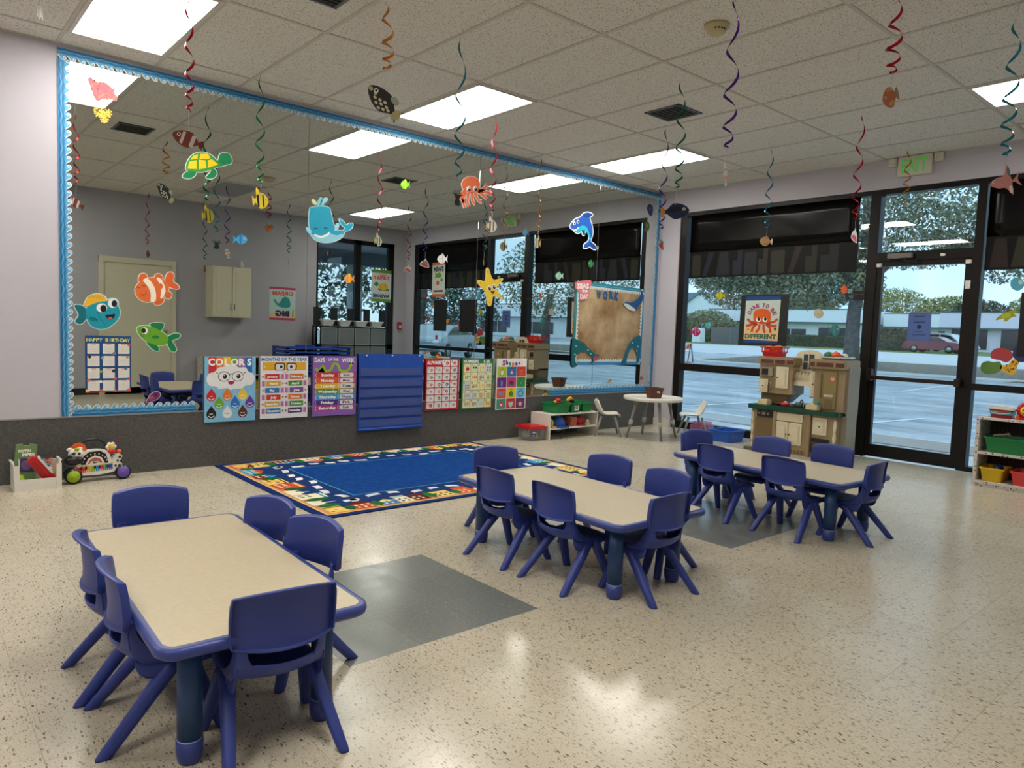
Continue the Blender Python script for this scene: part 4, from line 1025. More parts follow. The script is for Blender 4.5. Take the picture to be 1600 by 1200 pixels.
fruit('toy_tomato', .285, .23, .991, .036, P_red, 'red toy tomato behind the orange pumpkin on the pale tray', 'toy food on the pale tray')
fruit('toy_bread', .395, .20, .991, .030, P_white, 'white toy cup at the right end of the pale tray', 'toy food on the pale tray')
fruit('toy_aubergine', .395, .13, .991, .022, mat('rust_brown', (110, 46, 30), .4), 'rust brown toy food at the right front of the pale tray', 'toy food on the pale tray', (1.4, 1, 1))
m_ = MB(); m_.prism(smooth([(-.06, -.03), (.05, -.04), (.09, 0), (.05, .04), (-.05, .03)], 3), 0, .03, mat('olive_bag', (92, 90, 62), .7, noise=.2)); loose(m_, 'olive_toy_bag', -.40, -.10, .001, 'olive green toy pouch on the floor at the left foot of the kitchen', 'toy')

# ================= speckled shelf at the right edge (front faces -x) =================
def speckle():
    m, nt, b = nodes_mat('white_black_speckle')
    g = N(nt, 'ShaderNodeNewGeometry'); v = N(nt, 'ShaderNodeTexVoronoi', Scale=55.0); nt.links.new(g.outputs['Position'], v.inputs['Vector'])
    sp = N(nt, 'ShaderNodeSeparateColor'); nt.links.new(v.outputs['Color'], sp.inputs[0])
    f = math_(nt, 'LESS_THAN', v.outputs['Distance'], math_(nt, 'MULTIPLY', sp.outputs[0], .42))
    nt.links.new(mix_(nt, math_(nt, 'MULTIPLY', f, .9), rgb(206, 198, 190), rgb(30, 28, 28)), b.inputs['Base Color']); b.inputs['Roughness'].default_value = .6
    return m
M_spk = speckle(); M_darkin = mat('dark_shelf_inside', (48, 38, 34), .7, noise=.2)
def speckled_shelf(x, y, rz, wdt, label, name='storage_shelf'):
    r = empty(name, (x, y, 0), rz, label, 'shelf')
    h = .565
    for xx in (0, wdt - .025):
        m_ = MB(); m_.box(xx, 0, 0, xx + .025, .30, h, M_spk); m_.build('side_panel', r)
    m_ = MB(); m_.box(-.004, -.004, h, wdt + .004, .30, h + .016, M_spk); m_.build('top_panel', r)
    for z in (.030, .275): 
        m_ = MB(); m_.box(.025, .0, z, wdt - .025, .29, z + .02, M_spk); m_.build('shelf_board', r)
    m_ = MB(); m_.box(.025, .01, 0, wdt - .025, .02, .03, M_spk); m_.build('kick_board', r)
    m_ = MB(); m_.box(.025, .285, .03, wdt - .025, .29, h, M_darkin)
    for k in range(int((wdt - .1) / .03)):
        for z in (.19, .21, .23, .46, .48, .50, .52): m_.cyl((.06 + k * .03, .284, z), (.06 + k * .03, .2855, z), .004, .004, mat('peg_hole_grey', (92, 88, 84), .6), 6)
    m_.build('pegboard_back', r)
    return r
RS = speckled_shelf(6.875, 1.955, -PI / 2, .92, 'black-speckled white toy shelf at the right edge, in front of the window')
def rl(lx, ly): return (6.875 + ly, 1.955 - lx)
def rbin(lx0, lx1, z, h, m, label, **k):
    y1 = 1.955 - lx0; y0 = 1.955 - lx1
    return bin_obj('storage_tub', 6.885, y0, 7.135, y1, z, h, m, label, 'tub', 'tubs in the speckled shelf', **k)
rbin(.06, .44, .296, .13, P_green, 'green tub on the upper board of the black-speckled shelf', rim=.008, taper=.02)
rbin(.045, .215, .051, .115, mat('yellow_tub_plastic', (214, 176, 20), .4), 'yellow tub on the lower board of the black-speckled shelf', rim=.008, taper=.018)
rbin(.265, .44, .051, .115, mat('coral_red_plastic', (216, 66, 66), .4), 'coral red tub on the lower board of the black-speckled shelf', rim=.008, taper=.018)
rbin(.49, .84, .296, .13, P_blue, 'blue tub at the far right of the black-speckled shelf', rim=.008, taper=.02)
m_ = MB(); m_.tube([(-.06, 0, .0), (-.02, 0, .012), (.02, 0, .016), (.05, 0, .03), (.06, 0, .012)], .010, mat('bone_toy', (170, 150, 120), .5), 8); o = m_.build('toy_spanner'); x, y = rl(.16, .10); o.location = (x, y, .428); o.rotation_euler = (0, 0, -PI / 2); tag(o, 'pale toy tool lying across the green tub in the speckled shelf', 'toy')
m_ = MB(); m_.sphere((0, 0, .02), (.04, .04, .03), mat('navy_toy', (20, 40, 90), .4)); o = m_.build('toy_block'); x, y = rl(.16, .09); o.location = (x, y, .145); tag(o, 'dark blue toy showing above the yellow tub rim', 'toy')
# lunch-box style container
o = empty('toy_container', (*rl(.145, .14), .5815), -PI / 2, 'red and teal lidded toy box with white lid on the speckled shelf', 'box')
m_ = MB(); m_.prism(rrpts(.075, .06, .02), 0, .03, mat('dark_red_tub', (150, 26, 34), .35)); m_.prism(rrpts(.082, .066, .02), .03, .060, mat('teal_band', (90, 150, 160), .4)); m_.prism(rrpts(.086, .07, .02), .060, .072, mat('dark_red_tub')); m_.build('body', o)
m_ = MB(); m_.prism(rrpts(.092, .076, .022), .072, .088, P_white); m_.prism(rrpts(.075, .06, .02), .088, .096, mat('cream_lid', (220, 206, 180), .4)); m_.build('lid', o)
m_ = MB(); m_.tube([(-.09, -.03, .066), (-.06, -.078, .045), (0, -.086, .036), (.06, -.078, .045), (.09, -.03, .066)], .005, mat('pale_blue_handle', (140, 180, 196), .4), 8); m_.build('handle', o)
a = Art(.001); a.ell(-.035, .052, .018, .012, (214, 150, 110), 1); a.rect(-.01, .046, .05, .054, (206, 60, 60), 1); p_ = a.build('picture_print', o); p_.location = (0, -.0665, 0)
# lion activity toy
o = empty('lion_toy', (*rl(.31, .14), .5815), -PI / 2, 'red-maned yellow lion activity toy on the speckled shelf', 'toy')
m_ = MB()
for k in range(12):
    t = 2 * PI * k / 12; m_.sphere((.052 * math.cos(t), 0, .075 + .052 * math.sin(t)), (.022, .02, .022), P_red, 10, 6)
m_.sphere((0, .005, .075), (.055, .022, .055), P_red); m_.build('mane', o)
m_ = MB(); m_.sphere((0, -.018, .072), (.042, .022, .042), P_yel, 18, 10)
for s_ in (-1, 1): m_.sphere((s_ * .016, -.040, .085), (.006, .004, .007), P_black, 8, 6)
m_.sphere((0, -.042, .070), (.008, .004, .006), P_black, 8, 6); m_.sphere((0, -.040, .055), (.02, .006, .006), P_red, 10, 6); m_.build('face', o)
m_ = MB(); m_.box(-.065, -.03, 0, .065, .04, .018, P_red, bev=.006); m_.box(-.062, -.045, .0, -.04, -.02, .04, P_orange, bev=.006); m_.box(.07, -.03, 0, .28, .04, .05, mat('cream_toy', (220, 214, 150), .4), bev=.01); m_.box(.30, -.03, 0, .38, .04, .06, mat('pale_yellow_toy', (226, 214, 90), .4), bev=.01); m_.sphere((.02, -.0, .135), (.012, .01, .012), mat('magenta_tuft', (210, 60, 130), .5)); m_.build('base', o)
# bead maze (seen in the mirror)
o = empty('bead_maze', (*rl(.70, .15), .5815), 0, 'wire bead maze toy at the far end of the speckled shelf', 'toy')
m_ = MB(); m_.box(-.06, -.10, 0, .06, .10, .015, mat('maze_wood', (180, 140, 90), .5)); m_.build('base', o)
m_ = MB(); 
for k, c in enumerate((P_red, P_blue, P_yel)):
    m_.tube([((k - 1) * .035, -.08, .012), ((k - 1) * .035, -.07, .10 + .02 * k), ((k - 1) * .03, 0, .15 + .015 * k), ((k - 1) * .035, .07, .10), ((k - 1) * .035, .08, .012)], .003, c, 6)
    for t in (-.05, 0.02): m_.sphere(((k - 1) * .033, t, .13 + .01 * k), .012, (P_green, P_orange, P_red)[k], 10, 6)
m_.build('wire_track', o)
def recenter(o):
    vs = o.data.vertices; n = len(vs)
    lo = Vector((min(v.co[i] for v in vs) for i in range(3))); hi = Vector((max(v.co[i] for v in vs) for i in range(3)))
    c = Vector(((lo.x + hi.x) / 2, (lo.y + hi.y) / 2, lo.z))
    o.data.transform(Matrix.Translation(-c)); R_ = Matrix.Rotation(o.rotation_euler.z, 4, 'Z'); o.location = o.location + (R_ @ c); return o
def aff(t):
    cx, cy, X, Z, a, b, c, d = t
    return lambda u, v: (X + a * (u - cx) + b * (v - cy), Z + c * (u - cx) + d * (v - cy))
YM = D - 0.0065   # front of the mirror
def on_mirror(a, name, label, cat, group=None):
    o = a.build(name); o.location = (0, YM, 0); recenter(o); return tag(o, label, cat, group)
def on_glass(a, name, label, cat, group=None):
    o = a.build(name); o.rotation_euler = (0, 0, -PI / 2); o.location = (W + 0.0745, 0, 0); recenter(o); return tag(o, label, cat, group)
WHT = (226, 228, 222); BLK = (24, 24, 26)
# ---------------- big cutouts taped to the mirror ----------------
# whale
a = Art(.003, aff((450, 200, 2.8886, 2.0235, 0.001497, 0.000025, 0.000183, -0.001365)))
body = smooth([(335, 112), (350, 99), (400, 92), (452, 98), (465, 130), (480, 195), (503, 238), (545, 242), (552, 222), (530, 205), (518, 172), (526, 170), (552, 192), (562, 208), (585, 196), (606, 200), (600, 224), (578, 241), (556, 246), (545, 272), (515, 298), (470, 313), (430, 316), (385, 306), (352, 282), (338, 245), (330, 180)], 3)
a.sheet(body, (200, 226, 232), .006); a.poly(body, (24, 158, 190), 1)
a.poly(smooth([(350, 262), (400, 284), (452, 258), (500, 272), (545, 262), (518, 296), (470, 312), (430, 315), (385, 305), (358, 285)], 3), (140, 204, 222), 2)
a.poly(smooth([(362, 262), (400, 274), (438, 262), (456, 248), (452, 268), (412, 286), (375, 278)], 3), (240, 240, 240), 3)
for cx, cy in ((371, 231), (432, 229)): a.line(ell(cx, cy + 4, 11, 9, 0, 10, PI, 2 * PI), .006, BLK, 3, sm=False)
a.poly(smooth([(312, 222), (330, 224), (345, 244), (338, 264), (318, 246)], 3), (150, 208, 224), 2); a.poly(smooth([(486, 242), (494, 202), (510, 194), (519, 206), (506, 238)], 3), (150, 208, 224), 4)
for c, p in (((206, 222, 170), (362, 66, 22, 12, .9)), ((120, 196, 206), (396, 62, 30, 14, -1.2)), ((140, 204, 214), (424, 56, 26, 15, -.7)), ((120, 196, 206), (408, 84, 16, 10, 0))): a.ell(p[0], p[1], p[2], p[3], c, 2, p[4], both=True)
on_mirror(a, 'whale_cutout', 'large blue smiling whale cutout taped to the mirror', 'decoration')
# starfish
a = Art(.003, aff((1460, 600, 4.7100, 1.5912, 0.002131, 0.000071, 0.000139, -0.001644)))
st = [(1436, 486), (1443, 477), (1452, 484), (1478, 548), (1530, 540), (1538, 550), (1498, 602), (1540, 662), (1530, 668), (1482, 645), (1468, 702), (1456, 710), (1444, 698), (1428, 622), (1386, 572), (1384, 556), (1398, 553), (1430, 556)]
st = smooth(st, 3); a.sheet(st, (226, 214, 150), .004); a.poly(st, (236, 200, 46), 1)
for x, y in ((1444, 500), (1400, 570), (1520, 556), (1525, 652), (1458, 690), (1486, 556)): a.ell(x, y, 4, 5, (190, 130, 30), 2)
for x, y in ((1455, 601), (1483, 592)): a.ell(x, y, 13, 17, (240, 236, 220), 2); a.ell(x + 2, y + 2, 9, 13, (60, 34, 24), 3); a.ell(x + 4, y - 3, 3, 4, (240, 240, 236), 4)
a.poly(smooth([(1462, 616), (1476, 622), (1486, 614), (1484, 632), (1472, 638)], 3), (70, 20, 20), 3); a.ell(1474, 632, 6, 3, (200, 70, 60), 4)
on_mirror(a, 'starfish_cutout', 'large yellow smiling starfish cutout taped to the mirror', 'decoration')
# octopus
a = Art(.003, aff((1340, 1160, 4.4195, 2.5896, 0.002002, 0.000062, 0.000313, -0.001563)))
OR = (214, 104, 66)
for p in ([(1300, 1190), (1278, 1232), (1290, 1255), (1285, 1262)], [(1310, 1200), (1290, 1250), (1303, 1300)], [(1325, 1205), (1318, 1260), (1330, 1290)], [(1345, 1205), (1352, 1260), (1368, 1275)], [(1362, 1200), (1385, 1250), (1410, 1262)], [(1372, 1192), (1415, 1220), (1440, 1245)], [(1378, 1180), (1430, 1200), (1472, 1215)], [(1385, 1200), (1420, 1185), (1442, 1152)]):
    a.line(p, .042, (228, 216, 208), 0, both=False); a.line(p, .030, OR, 1, both=True)
a.sheet(ell(1340, 1155, 58, 52), (228, 216, 208), .004); a.ell(1340, 1155, 57, 51, OR, 2)
for x in (1325, 1365): a.ell(x, 1180, 14, 16, (240, 238, 232), 3); a.ell(x + 4, 1184, 9, 12, (20, 16, 16), 4); a.ell(x + 1, 1178, 3, 4, (240, 240, 240), 5)
a.line([(1338, 1203), (1346, 1208), (1354, 1202)], .006, (90, 30, 20), 4)
on_mirror(a, 'octopus_cutout', 'large orange octopus cutout at the top of the mirror', 'decoration')
# dolphin
a = Art(.003, aff((445, 245, 6.0678, 2.3302, 0.002650, 0.000114, 0.000307, -0.001809)))
dp = smooth([(362, 222), (368, 200), (392, 172), (422, 160), (445, 135), (475, 128), (502, 142), (482, 162), (497, 210), (502, 260), (490, 308), (518, 335), (522, 360), (500, 356), (484, 342), (465, 350), (445, 350), (450, 326), (474, 308), (478, 270), (458, 240), (448, 270), (436, 262), (432, 240), (412, 258), (390, 248), (382, 236)], 3)
a.sheet(dp, (222, 228, 236), .010); a.poly(dp, (26, 82, 168), 1)
a.poly(smooth([(392, 246), (412, 222), (440, 210), (466, 226), (492, 300), (482, 304), (470, 262), (448, 238), (425, 242), (408, 256)], 3), (30, 166, 180), 2)
a.poly(smooth([(440, 140), (470, 130), (500, 142), (478, 158), (450, 160)], 3), (20, 56, 120), 2)
a.poly(smooth([(484, 318), (518, 338), (521, 358), (498, 352)], 3), (24, 64, 130), 2)
for x, y in ((386, 197), (408, 187)): a.ell(x, y, 8, 11, (240, 240, 240), 3); a.ell(x + 1, y + 1, 4, 7, BLK, 4)
a.line([(378, 238), (398, 236), (410, 222)], .010, (240, 240, 240), 3); a.poly(smooth([(430, 240), (440, 262), (455, 270), (448, 246)], 3), (20, 56, 120), 3)
on_mirror(a, 'dolphin_cutout', 'blue leaping dolphin cutout on the right side of the mirror', 'decoration')
# turtle
a = Art(.003, aff((1290, 1035, 1.8694, 2.3427, 0.001190, 0.000005, 0.000207, -0.001208)))
GR = (24, 128, 78)
fl1 = smooth([(1142, 1098), (1165, 1075), (1220, 1070), (1215, 1100), (1180, 1116), (1150, 1110)], 3); fl2 = smooth([(1286, 1106), (1310, 1080), (1325, 1058), (1350, 1068), (1350, 1100), (1320, 1118), (1295, 1116)], 3)
hd = smooth([(1362, 1000), (1372, 965), (1400, 955), (1432, 962), (1450, 995), (1446, 1022), (1418, 1030), (1385, 1040), (1362, 1042), (1350, 1030)], 3)
sh = smooth([(1163, 1060), (1172, 1010), (1200, 972), (1240, 955), (1290, 957), (1330, 980), (1360, 1010), (1376, 1032), (1330, 1055), (1270, 1075), (1210, 1074)], 3)
for p in (fl1, fl2, hd, sh): a.sheet(p, (206, 224, 214), .005)
for p in (fl1, fl2, hd): a.poly(p, GR, 1)
a.poly(sh, (62, 150, 60), 2)
for p in ([(1172, 1055), (1182, 1012), (1226, 1003), (1228, 1058)], [(1188, 1000), (1206, 975), (1235, 965), (1232, 995)], [(1240, 1000), (1282, 1004), (1288, 1052), (1240, 1060)], [(1244, 994), (1248, 964), (1296, 962), (1312, 990), (1288, 998)], [(1296, 1004), (1322, 996), (1362, 1030), (1296, 1050)]): a.poly(p, (236, 204, 36), 3)
a.line([(1392, 1010), (1398, 1018), (1404, 1012)], .003, (14, 70, 40), 3); a.line([(1424, 1006), (1430, 1012), (1438, 1004)], .003, (14, 70, 40), 3)
on_mirror(a, 'turtle_cutout', 'green turtle cutout with yellow shell high on the left of the mirror', 'decoration')
# corals
rc = random.Random(5)
def coral(aff_, cx, cy, rx, ry, c, c2, name, label, place=on_mirror, n=15, th=.003):
    a = Art(th, aff(aff_)); P = []
    for i in range(n * 2):
        t = 2 * PI * i / (n * 2); k = 1.08 if i % 2 == 0 else .80
        P.append((cx + rx * k * math.cos(t) * rc.uniform(.92, 1.05), cy + ry * k * math.sin(t) * rc.uniform(.92, 1.05)))
    P = smooth(P, 2); a.sheet(P, c)
    for i in range(46):
        r, t = math.sqrt(rc.random()) * .85, rc.uniform(0, 2 * PI)
        a.ell(cx + rx * r * math.cos(t), cy + ry * r * math.sin(t), rx * .075, ry * .08, c2[i % len(c2)], 1 + i % 3, n=8)
    place(a, name, label, 'decoration'); return a
a = Art(.003, aff((640, 560, 1.1630, 2.7429, 0.000995, -0.000007, 0.000239, -0.001094)))
P = [(548, 495), (568, 484), (582, 500), (620, 518), (640, 512), (660, 520), (680, 535), (700, 552), (712, 570), (718, 590), (735, 608), (724, 636), (700, 624), (670, 616), (640, 622), (606, 636), (592, 612), (578, 590), (572, 555), (560, 530)]
a.sheet(smooth(P, 2), (196, 96, 108))
for i in range(90):
    x, y = rc.uniform(565, 715), rc.uniform(500, 625)
    if (x - 565) * .62 + 490 - 25 < y < 640 and y > 505 + max(0, (x - 620)) * .55 and y < 560 + (x - 560) * 1.2: a.ell(x, y, 6, 6, [(222, 120, 104), (206, 104, 120), (230, 140, 90), (190, 90, 110)][i % 4], 1 + i % 3, n=7)
on_mirror(a, 'coral_cutout', 'pinkish red coral cutout in the upper left corner of the mirror', 'decoration')
a = Art(.003, aff((640, 720, 1.1620, 2.5674, 0.000997, -0.000007, 0.000217, -0.001099)))
for cx, cy, r in ((620, 705, 34), (668, 712, 32), (652, 745, 28), (600, 690, 16)):
    for i in range(9):
        t = 2 * PI * i / 9 + .2; e = (cx + r * math.cos(t), cy + r * .95 * math.sin(t))
        a.line([(cx, cy), ((cx + e[0]) / 2 + 3, (cy + e[1]) / 2), e], .008, (226, 190, 70), 1 + i % 2, both=True)
        m_ = ((cx + e[0] * 2) / 3, (cy + e[1] * 2) / 3); a.line([m_, (m_[0] + 9 * math.cos(t + .9), m_[1] + 9 * math.sin(t + .9))], .006, (214, 176, 60), 1, both=True, sm=False)
a.sheet(ell(640, 715, 22, 20), (214, 176, 60))
on_mirror(a, 'coral_cutout', 'small yellow branching coral cutout just below the red coral', 'decoration')
# clownfish
a = Art(.003, aff((980, 600, 1.5147, 1.3833, 0.001108, -0.000001, 0.000072, -0.001189)))
OC = (222, 108, 52)
parts = [smooth([(866, 540), (878, 515), (905, 512), (918, 532), (900, 560), (870, 560)], 3), smooth([(964, 535), (975, 514), (1000, 514), (1015, 535), (1000, 550)], 3), smooth([(1030, 560), (1042, 512), (1068, 500), (1086, 520), (1082, 560), (1112, 580), (1118, 605), (1085, 604), (1055, 590)], 3), smooth([(955, 672), (970, 705), (1000, 704), (1022, 680), (1010, 660)], 3), smooth([(1030, 640), (1052, 622), (1072, 640), (1062, 665), (1036, 664)], 3)]
bd = smooth([(845, 610), (862, 575), (900, 548), (950, 535), (1000, 540), (1040, 565), (1055, 590), (1045, 625), (1015, 660), (970, 680), (920, 688), (880, 675), (852, 645)], 3)
for p in parts + [bd]: a.sheet(p, (226, 222, 210), .005)
for p in parts: a.poly(p, (214, 98, 46), 1)
a.poly(bd, OC, 2)
a.poly(smooth([(892, 552), (922, 542), (955, 580), (972, 630), (970, 680), (940, 686), (940, 640), (925, 595)], 3), (236, 226, 208), 3)
a.poly(smooth([(976, 538), (1000, 540), (1022, 575), (1032, 620), (1018, 656), (1000, 666), (1004, 620), (995, 575)], 3), (236, 226, 208), 3)
a.poly(smooth([(980, 580), (1005, 572), (1016, 592), (1000, 612), (980, 606)], 3), OC, 4)
for x, y in ((860, 605), (898, 596)): a.line(ell(x, y, 13, 10, 0, 8, PI, 2 * PI), .004, (120, 40, 20), 4, sm=False)
a.line([(876, 636), (892, 645), (908, 636), (911, 618)], .0035, (120, 40, 20), 4)
on_mirror(a, 'clownfish_cutout', 'orange and white striped smiling clownfish cutout on the mirror', 'decoration')
# teal fish with yellow fin
a = Art(.003, aff((610, 745, 1.1231, 1.1933, 0.001008, -0.000008, 0.000044, -0.001138)))
fin = smooth([(528, 718), (535, 680), (560, 650), (610, 636), (655, 655), (660, 680), (600, 700)], 3)
tail = smooth([(466, 715), (485, 705), (518, 715), (540, 740), (548, 770), (520, 815), (492, 824), (470, 805), (492, 768)], 3)
bd = smooth([(535, 755), (545, 720), (590, 696), (650, 682), (710, 686), (745, 725), (748, 775), (720, 815), (670, 850), (620, 856), (572, 838), (545, 800)], 3)
for p in (fin, tail, bd, ell(634, 724, 38, 32), ell(704, 696, 36, 32)): a.sheet(p, (200, 226, 226), .005)
a.poly(fin, (232, 178, 44), 1)
for k in range(6): a.line([(545 + k * 18, 660 + 2 * k), (562 + k * 17, 640 + 8)], .004, (196, 136, 30), 2, sm=False)
a.poly(tail, (10, 108, 122), 1); a.poly(bd, (20, 148, 168), 2)
a.poly(smooth([(556, 785), (580, 780), (612, 798), (600, 806), (570, 804)], 3), (10, 108, 122), 3); a.line([(606, 740), (618, 775), (640, 810), (656, 834)], .004, (10, 100, 116), 3)
a.ell(634, 724, 34, 28, (238, 238, 234), 3); a.ell(704, 696, 32, 28, (238, 238, 234), 3); a.ell(644, 728, 20, 23, BLK, 4); a.ell(714, 697, 18, 22, BLK, 4)
a.poly(smooth([(656, 768), (690, 766), (718, 762), (712, 785), (692, 796), (668, 788)], 3), BLK, 4); a.ell(688, 788, 13, 5, (214, 90, 110), 5)
on_mirror(a, 'fish_cutout', 'teal googly-eyed fish cutout with yellow top fin on the mirror', 'decoration')
# green fish
a = Art(.003, aff((990, 910, 1.5254, 1.0132, 0.001116, -0.000001, 0.000023, -0.001202)))
pr = [smooth([(935, 830), (965, 818), (1022, 824), (1005, 865), (985, 868)], 3), smooth([(915, 940), (980, 958), (988, 992), (955, 985)], 3), smooth([(1040, 925), (1060, 895), (1105, 882), (1128, 895), (1112, 915), (1075, 928), (1095, 965), (1102, 990), (1085, 1000), (1060, 985)], 3)]
bd = smooth([(856, 862), (868, 842), (905, 836), (955, 845), (1010, 872), (1046, 905), (1048, 935), (1020, 958), (970, 955), (915, 935), (875, 900)], 3)
for p in pr + [bd]: a.sheet(p, (206, 226, 206), .005)
for p in pr: a.poly(p, (14, 122, 72), 1)
a.poly(bd, (104, 164, 44), 2)
a.ell(902, 867, 20, 21, (238, 238, 232), 3); a.ell(896, 867, 14, 16, BLK, 4); a.ell(970, 906, 23, 10, (20, 124, 66), 3); a.line([(936, 852), (938, 880), (924, 905)], .003, (20, 110, 50), 3); a.line([(878, 892), (888, 904), (900, 896)], .004, (20, 80, 40), 3)
on_mirror(a, 'fish_cutout', 'green fish cutout with dark green fins and tail on the mirror', 'decoration')
# small fish gel stickers
def small_fish(t, cx, cy, L, Hh, c, c2, name, label, flip=1, place=on_mirror, both=False, th=.002):
    a = Art(th, aff(t)); s_ = flip
    bd = smooth([(cx - s_ * L * .5, cy), (cx - s_ * L * .25, cy - Hh * .42), (cx + s_ * L * .12, cy - Hh * .45), (cx + s_ * L * .3, cy - Hh * .1), (cx + s_ * L * .5, cy - Hh * .4), (cx + s_ * L * .45, cy), (cx + s_ * L * .5, cy + Hh * .4), (cx + s_ * L * .3, cy + Hh * .1), (cx + s_ * L * .1, cy + Hh * .45), (cx - s_ * L * .25, cy + Hh * .42)], 2)
    a.sheet(bd, c)
    a.poly([(cx - s_ * L * .05, cy - Hh * .4), (cx + s_ * L * .05, cy - Hh * .4), (cx + s_ * L * .05, cy + Hh * .4), (cx - s_ * L * .05, cy + Hh * .4)], c2, 1, True)
    a.poly(smooth([(cx - s_ * L * .1, cy - Hh * .42), (cx, cy - Hh * .62), (cx + s_ * L * .16, cy - Hh * .38)], 2), c2, 1, True)
    a.ell(cx - s_ * L * .28, cy - Hh * .1, L * .07, L * .07, WHT, 2, both=True); a.ell(cx - s_ * L * .28, cy - Hh * .1, L * .04, L * .04, BLK, 3, both=True)
    return place(a, name, label, 'sticker', None)
small_fish((1500, 297, 2.1310, 1.8085, 0.001273, 0.000009, 0.000138, -0.001263), 1500, 297, 90, 62, (60, 156, 206), (36, 110, 170), 'fish_sticker', 'small bright blue fish sticker on the mirror beside the reflected wall cabinet', -1)
small_fish((1163, 420, 4.1006, 1.8316, 0.001904, 0.000054, 0.000173, -0.001546), 1163, 420, 64, 60, (214, 214, 210), (180, 184, 184), 'fish_sticker', 'small white fish sticker on the mirror above the SWIM poster reflection')
small_fish((580, 543, 3.0972, 1.5669, 0.001571, 0.000029, 0.000115, -0.001411), 580, 543, 64, 56, (244, 156, 30), (250, 196, 70), 'fish_sticker', 'small bright orange fish sticker on the mirror below the whale')
small_fish((930, 1155, 3.6546, 2.4775, 0.001737, 0.000042, 0.000273, -0.001458), 930, 1155, 58, 56, (120, 196, 24), (180, 230, 50), 'fish_sticker', 'small lime green fish sticker on the mirror by the reflected ceiling vent')
small_fish((293, 525, 5.7057, 1.7902, 0.002514, 0.000102, 0.000191, -0.001779), 293, 525, 50, 46, (150, 196, 176), (110, 170, 150), 'fish_sticker', 'small pale mint fish sticker on the mirror left of the display board')
small_fish((80, 255, 5.1693, 2.2092, 0.002292, 0.000085, 0.000262, -0.001685), 82, 256, 42, 42, (40, 110, 150), (70, 150, 180), 'fish_sticker', 'small dark teal fish sticker on the mirror left of the dolphin')
small_fish((490, 450, 6.2125, 1.9679, 0.002719, 0.000119, 0.000235, -0.001845), 490, 450, 36, 46, (40, 110, 60), (70, 140, 70), 'fish_sticker', 'small dark green sea creature sticker below the dolphin tail')
a = Art(.002, aff((858, 110, 7.2432, 2.7343, 0.003151, 0.000156, 0.000425, -0.001959))); a.sheet(smooth([(842, 100), (848, 82), (860, 76), (876, 90), (878, 120), (870, 148), (858, 146), (846, 120)], 3), (44, 56, 96)); a.ell(860, 105, 8, 12, (70, 84, 126), 1); on_mirror(a, 'sea_creature_sticker', 'dark blue sea creature sticker at the upper right of the mirror', 'sticker')
a = Art(.002, aff((843, 215, 7.2123, 2.5223, 0.003143, 0.000156, 0.000377, -0.001964))); a.sheet(smooth([(828, 205), (836, 188), (850, 188), (858, 215), (850, 240), (836, 246), (824, 240), (832, 222)], 3), (76, 96, 46)); a.ell(842, 210, 6, 9, (110, 130, 60), 1); on_mirror(a, 'sea_creature_sticker', 'olive green sea creature sticker near the right end of the mirror', 'sticker')
a = Art(.002, aff((806, 1162, 7.2439, 0.6142, 0.003207, 0.000159, -0.000053, -0.002054))); a.sheet([(806 + (16 if i % 2 == 0 else 7) * math.sin(PI * i / 5), 1162 - (18 if i % 2 == 0 else 7) * math.cos(PI * i / 5)) for i in range(10)], (170, 80, 100)); on_mirror(a, 'star_sticker', 'small pink star sticker at the lower right corner of the mirror', 'sticker')
a = Art(.002, aff((605, 1180, 6.6301, 0.5890, 0.002933, 0.000136, -0.000056, -0.001965))); a.sheet(smooth([(592, 1196), (598, 1178), (610, 1168), (622, 1172), (618, 1184), (604, 1194)], 3), (206, 170, 130)); a.ell(610, 1178, 4, 5, (150, 100, 70), 1); on_mirror(a, 'shell_sticker', 'small tan shell sticker at the bottom of the mirror above the round table', 'sticker')
a = Art(.003, aff((960, 85, 1.4914, 0.5606, 0.001114, -0.000002, -0.000039, -0.001213)))
p = smooth([(912, 116), (925, 88), (945, 60), (970, 48), (994, 52), (998, 75), (975, 98), (942, 108)], 3); a.sheet(p, (220, 190, 210), .003); a.poly(p, (112, 48, 100), 1); a.ell(970, 68, 14, 10, (70, 28, 60), 2, -.6)
for k in range(4): a.line([(930 + 9 * k, 86 - 7 * k), (940 + 9 * k, 100 - 6 * k)], .004, (206, 110, 150), 2, sm=False)
on_mirror(a, 'shell_cutout', 'purple and pink seashell cutout resting on the lower wave border', 'decoration')

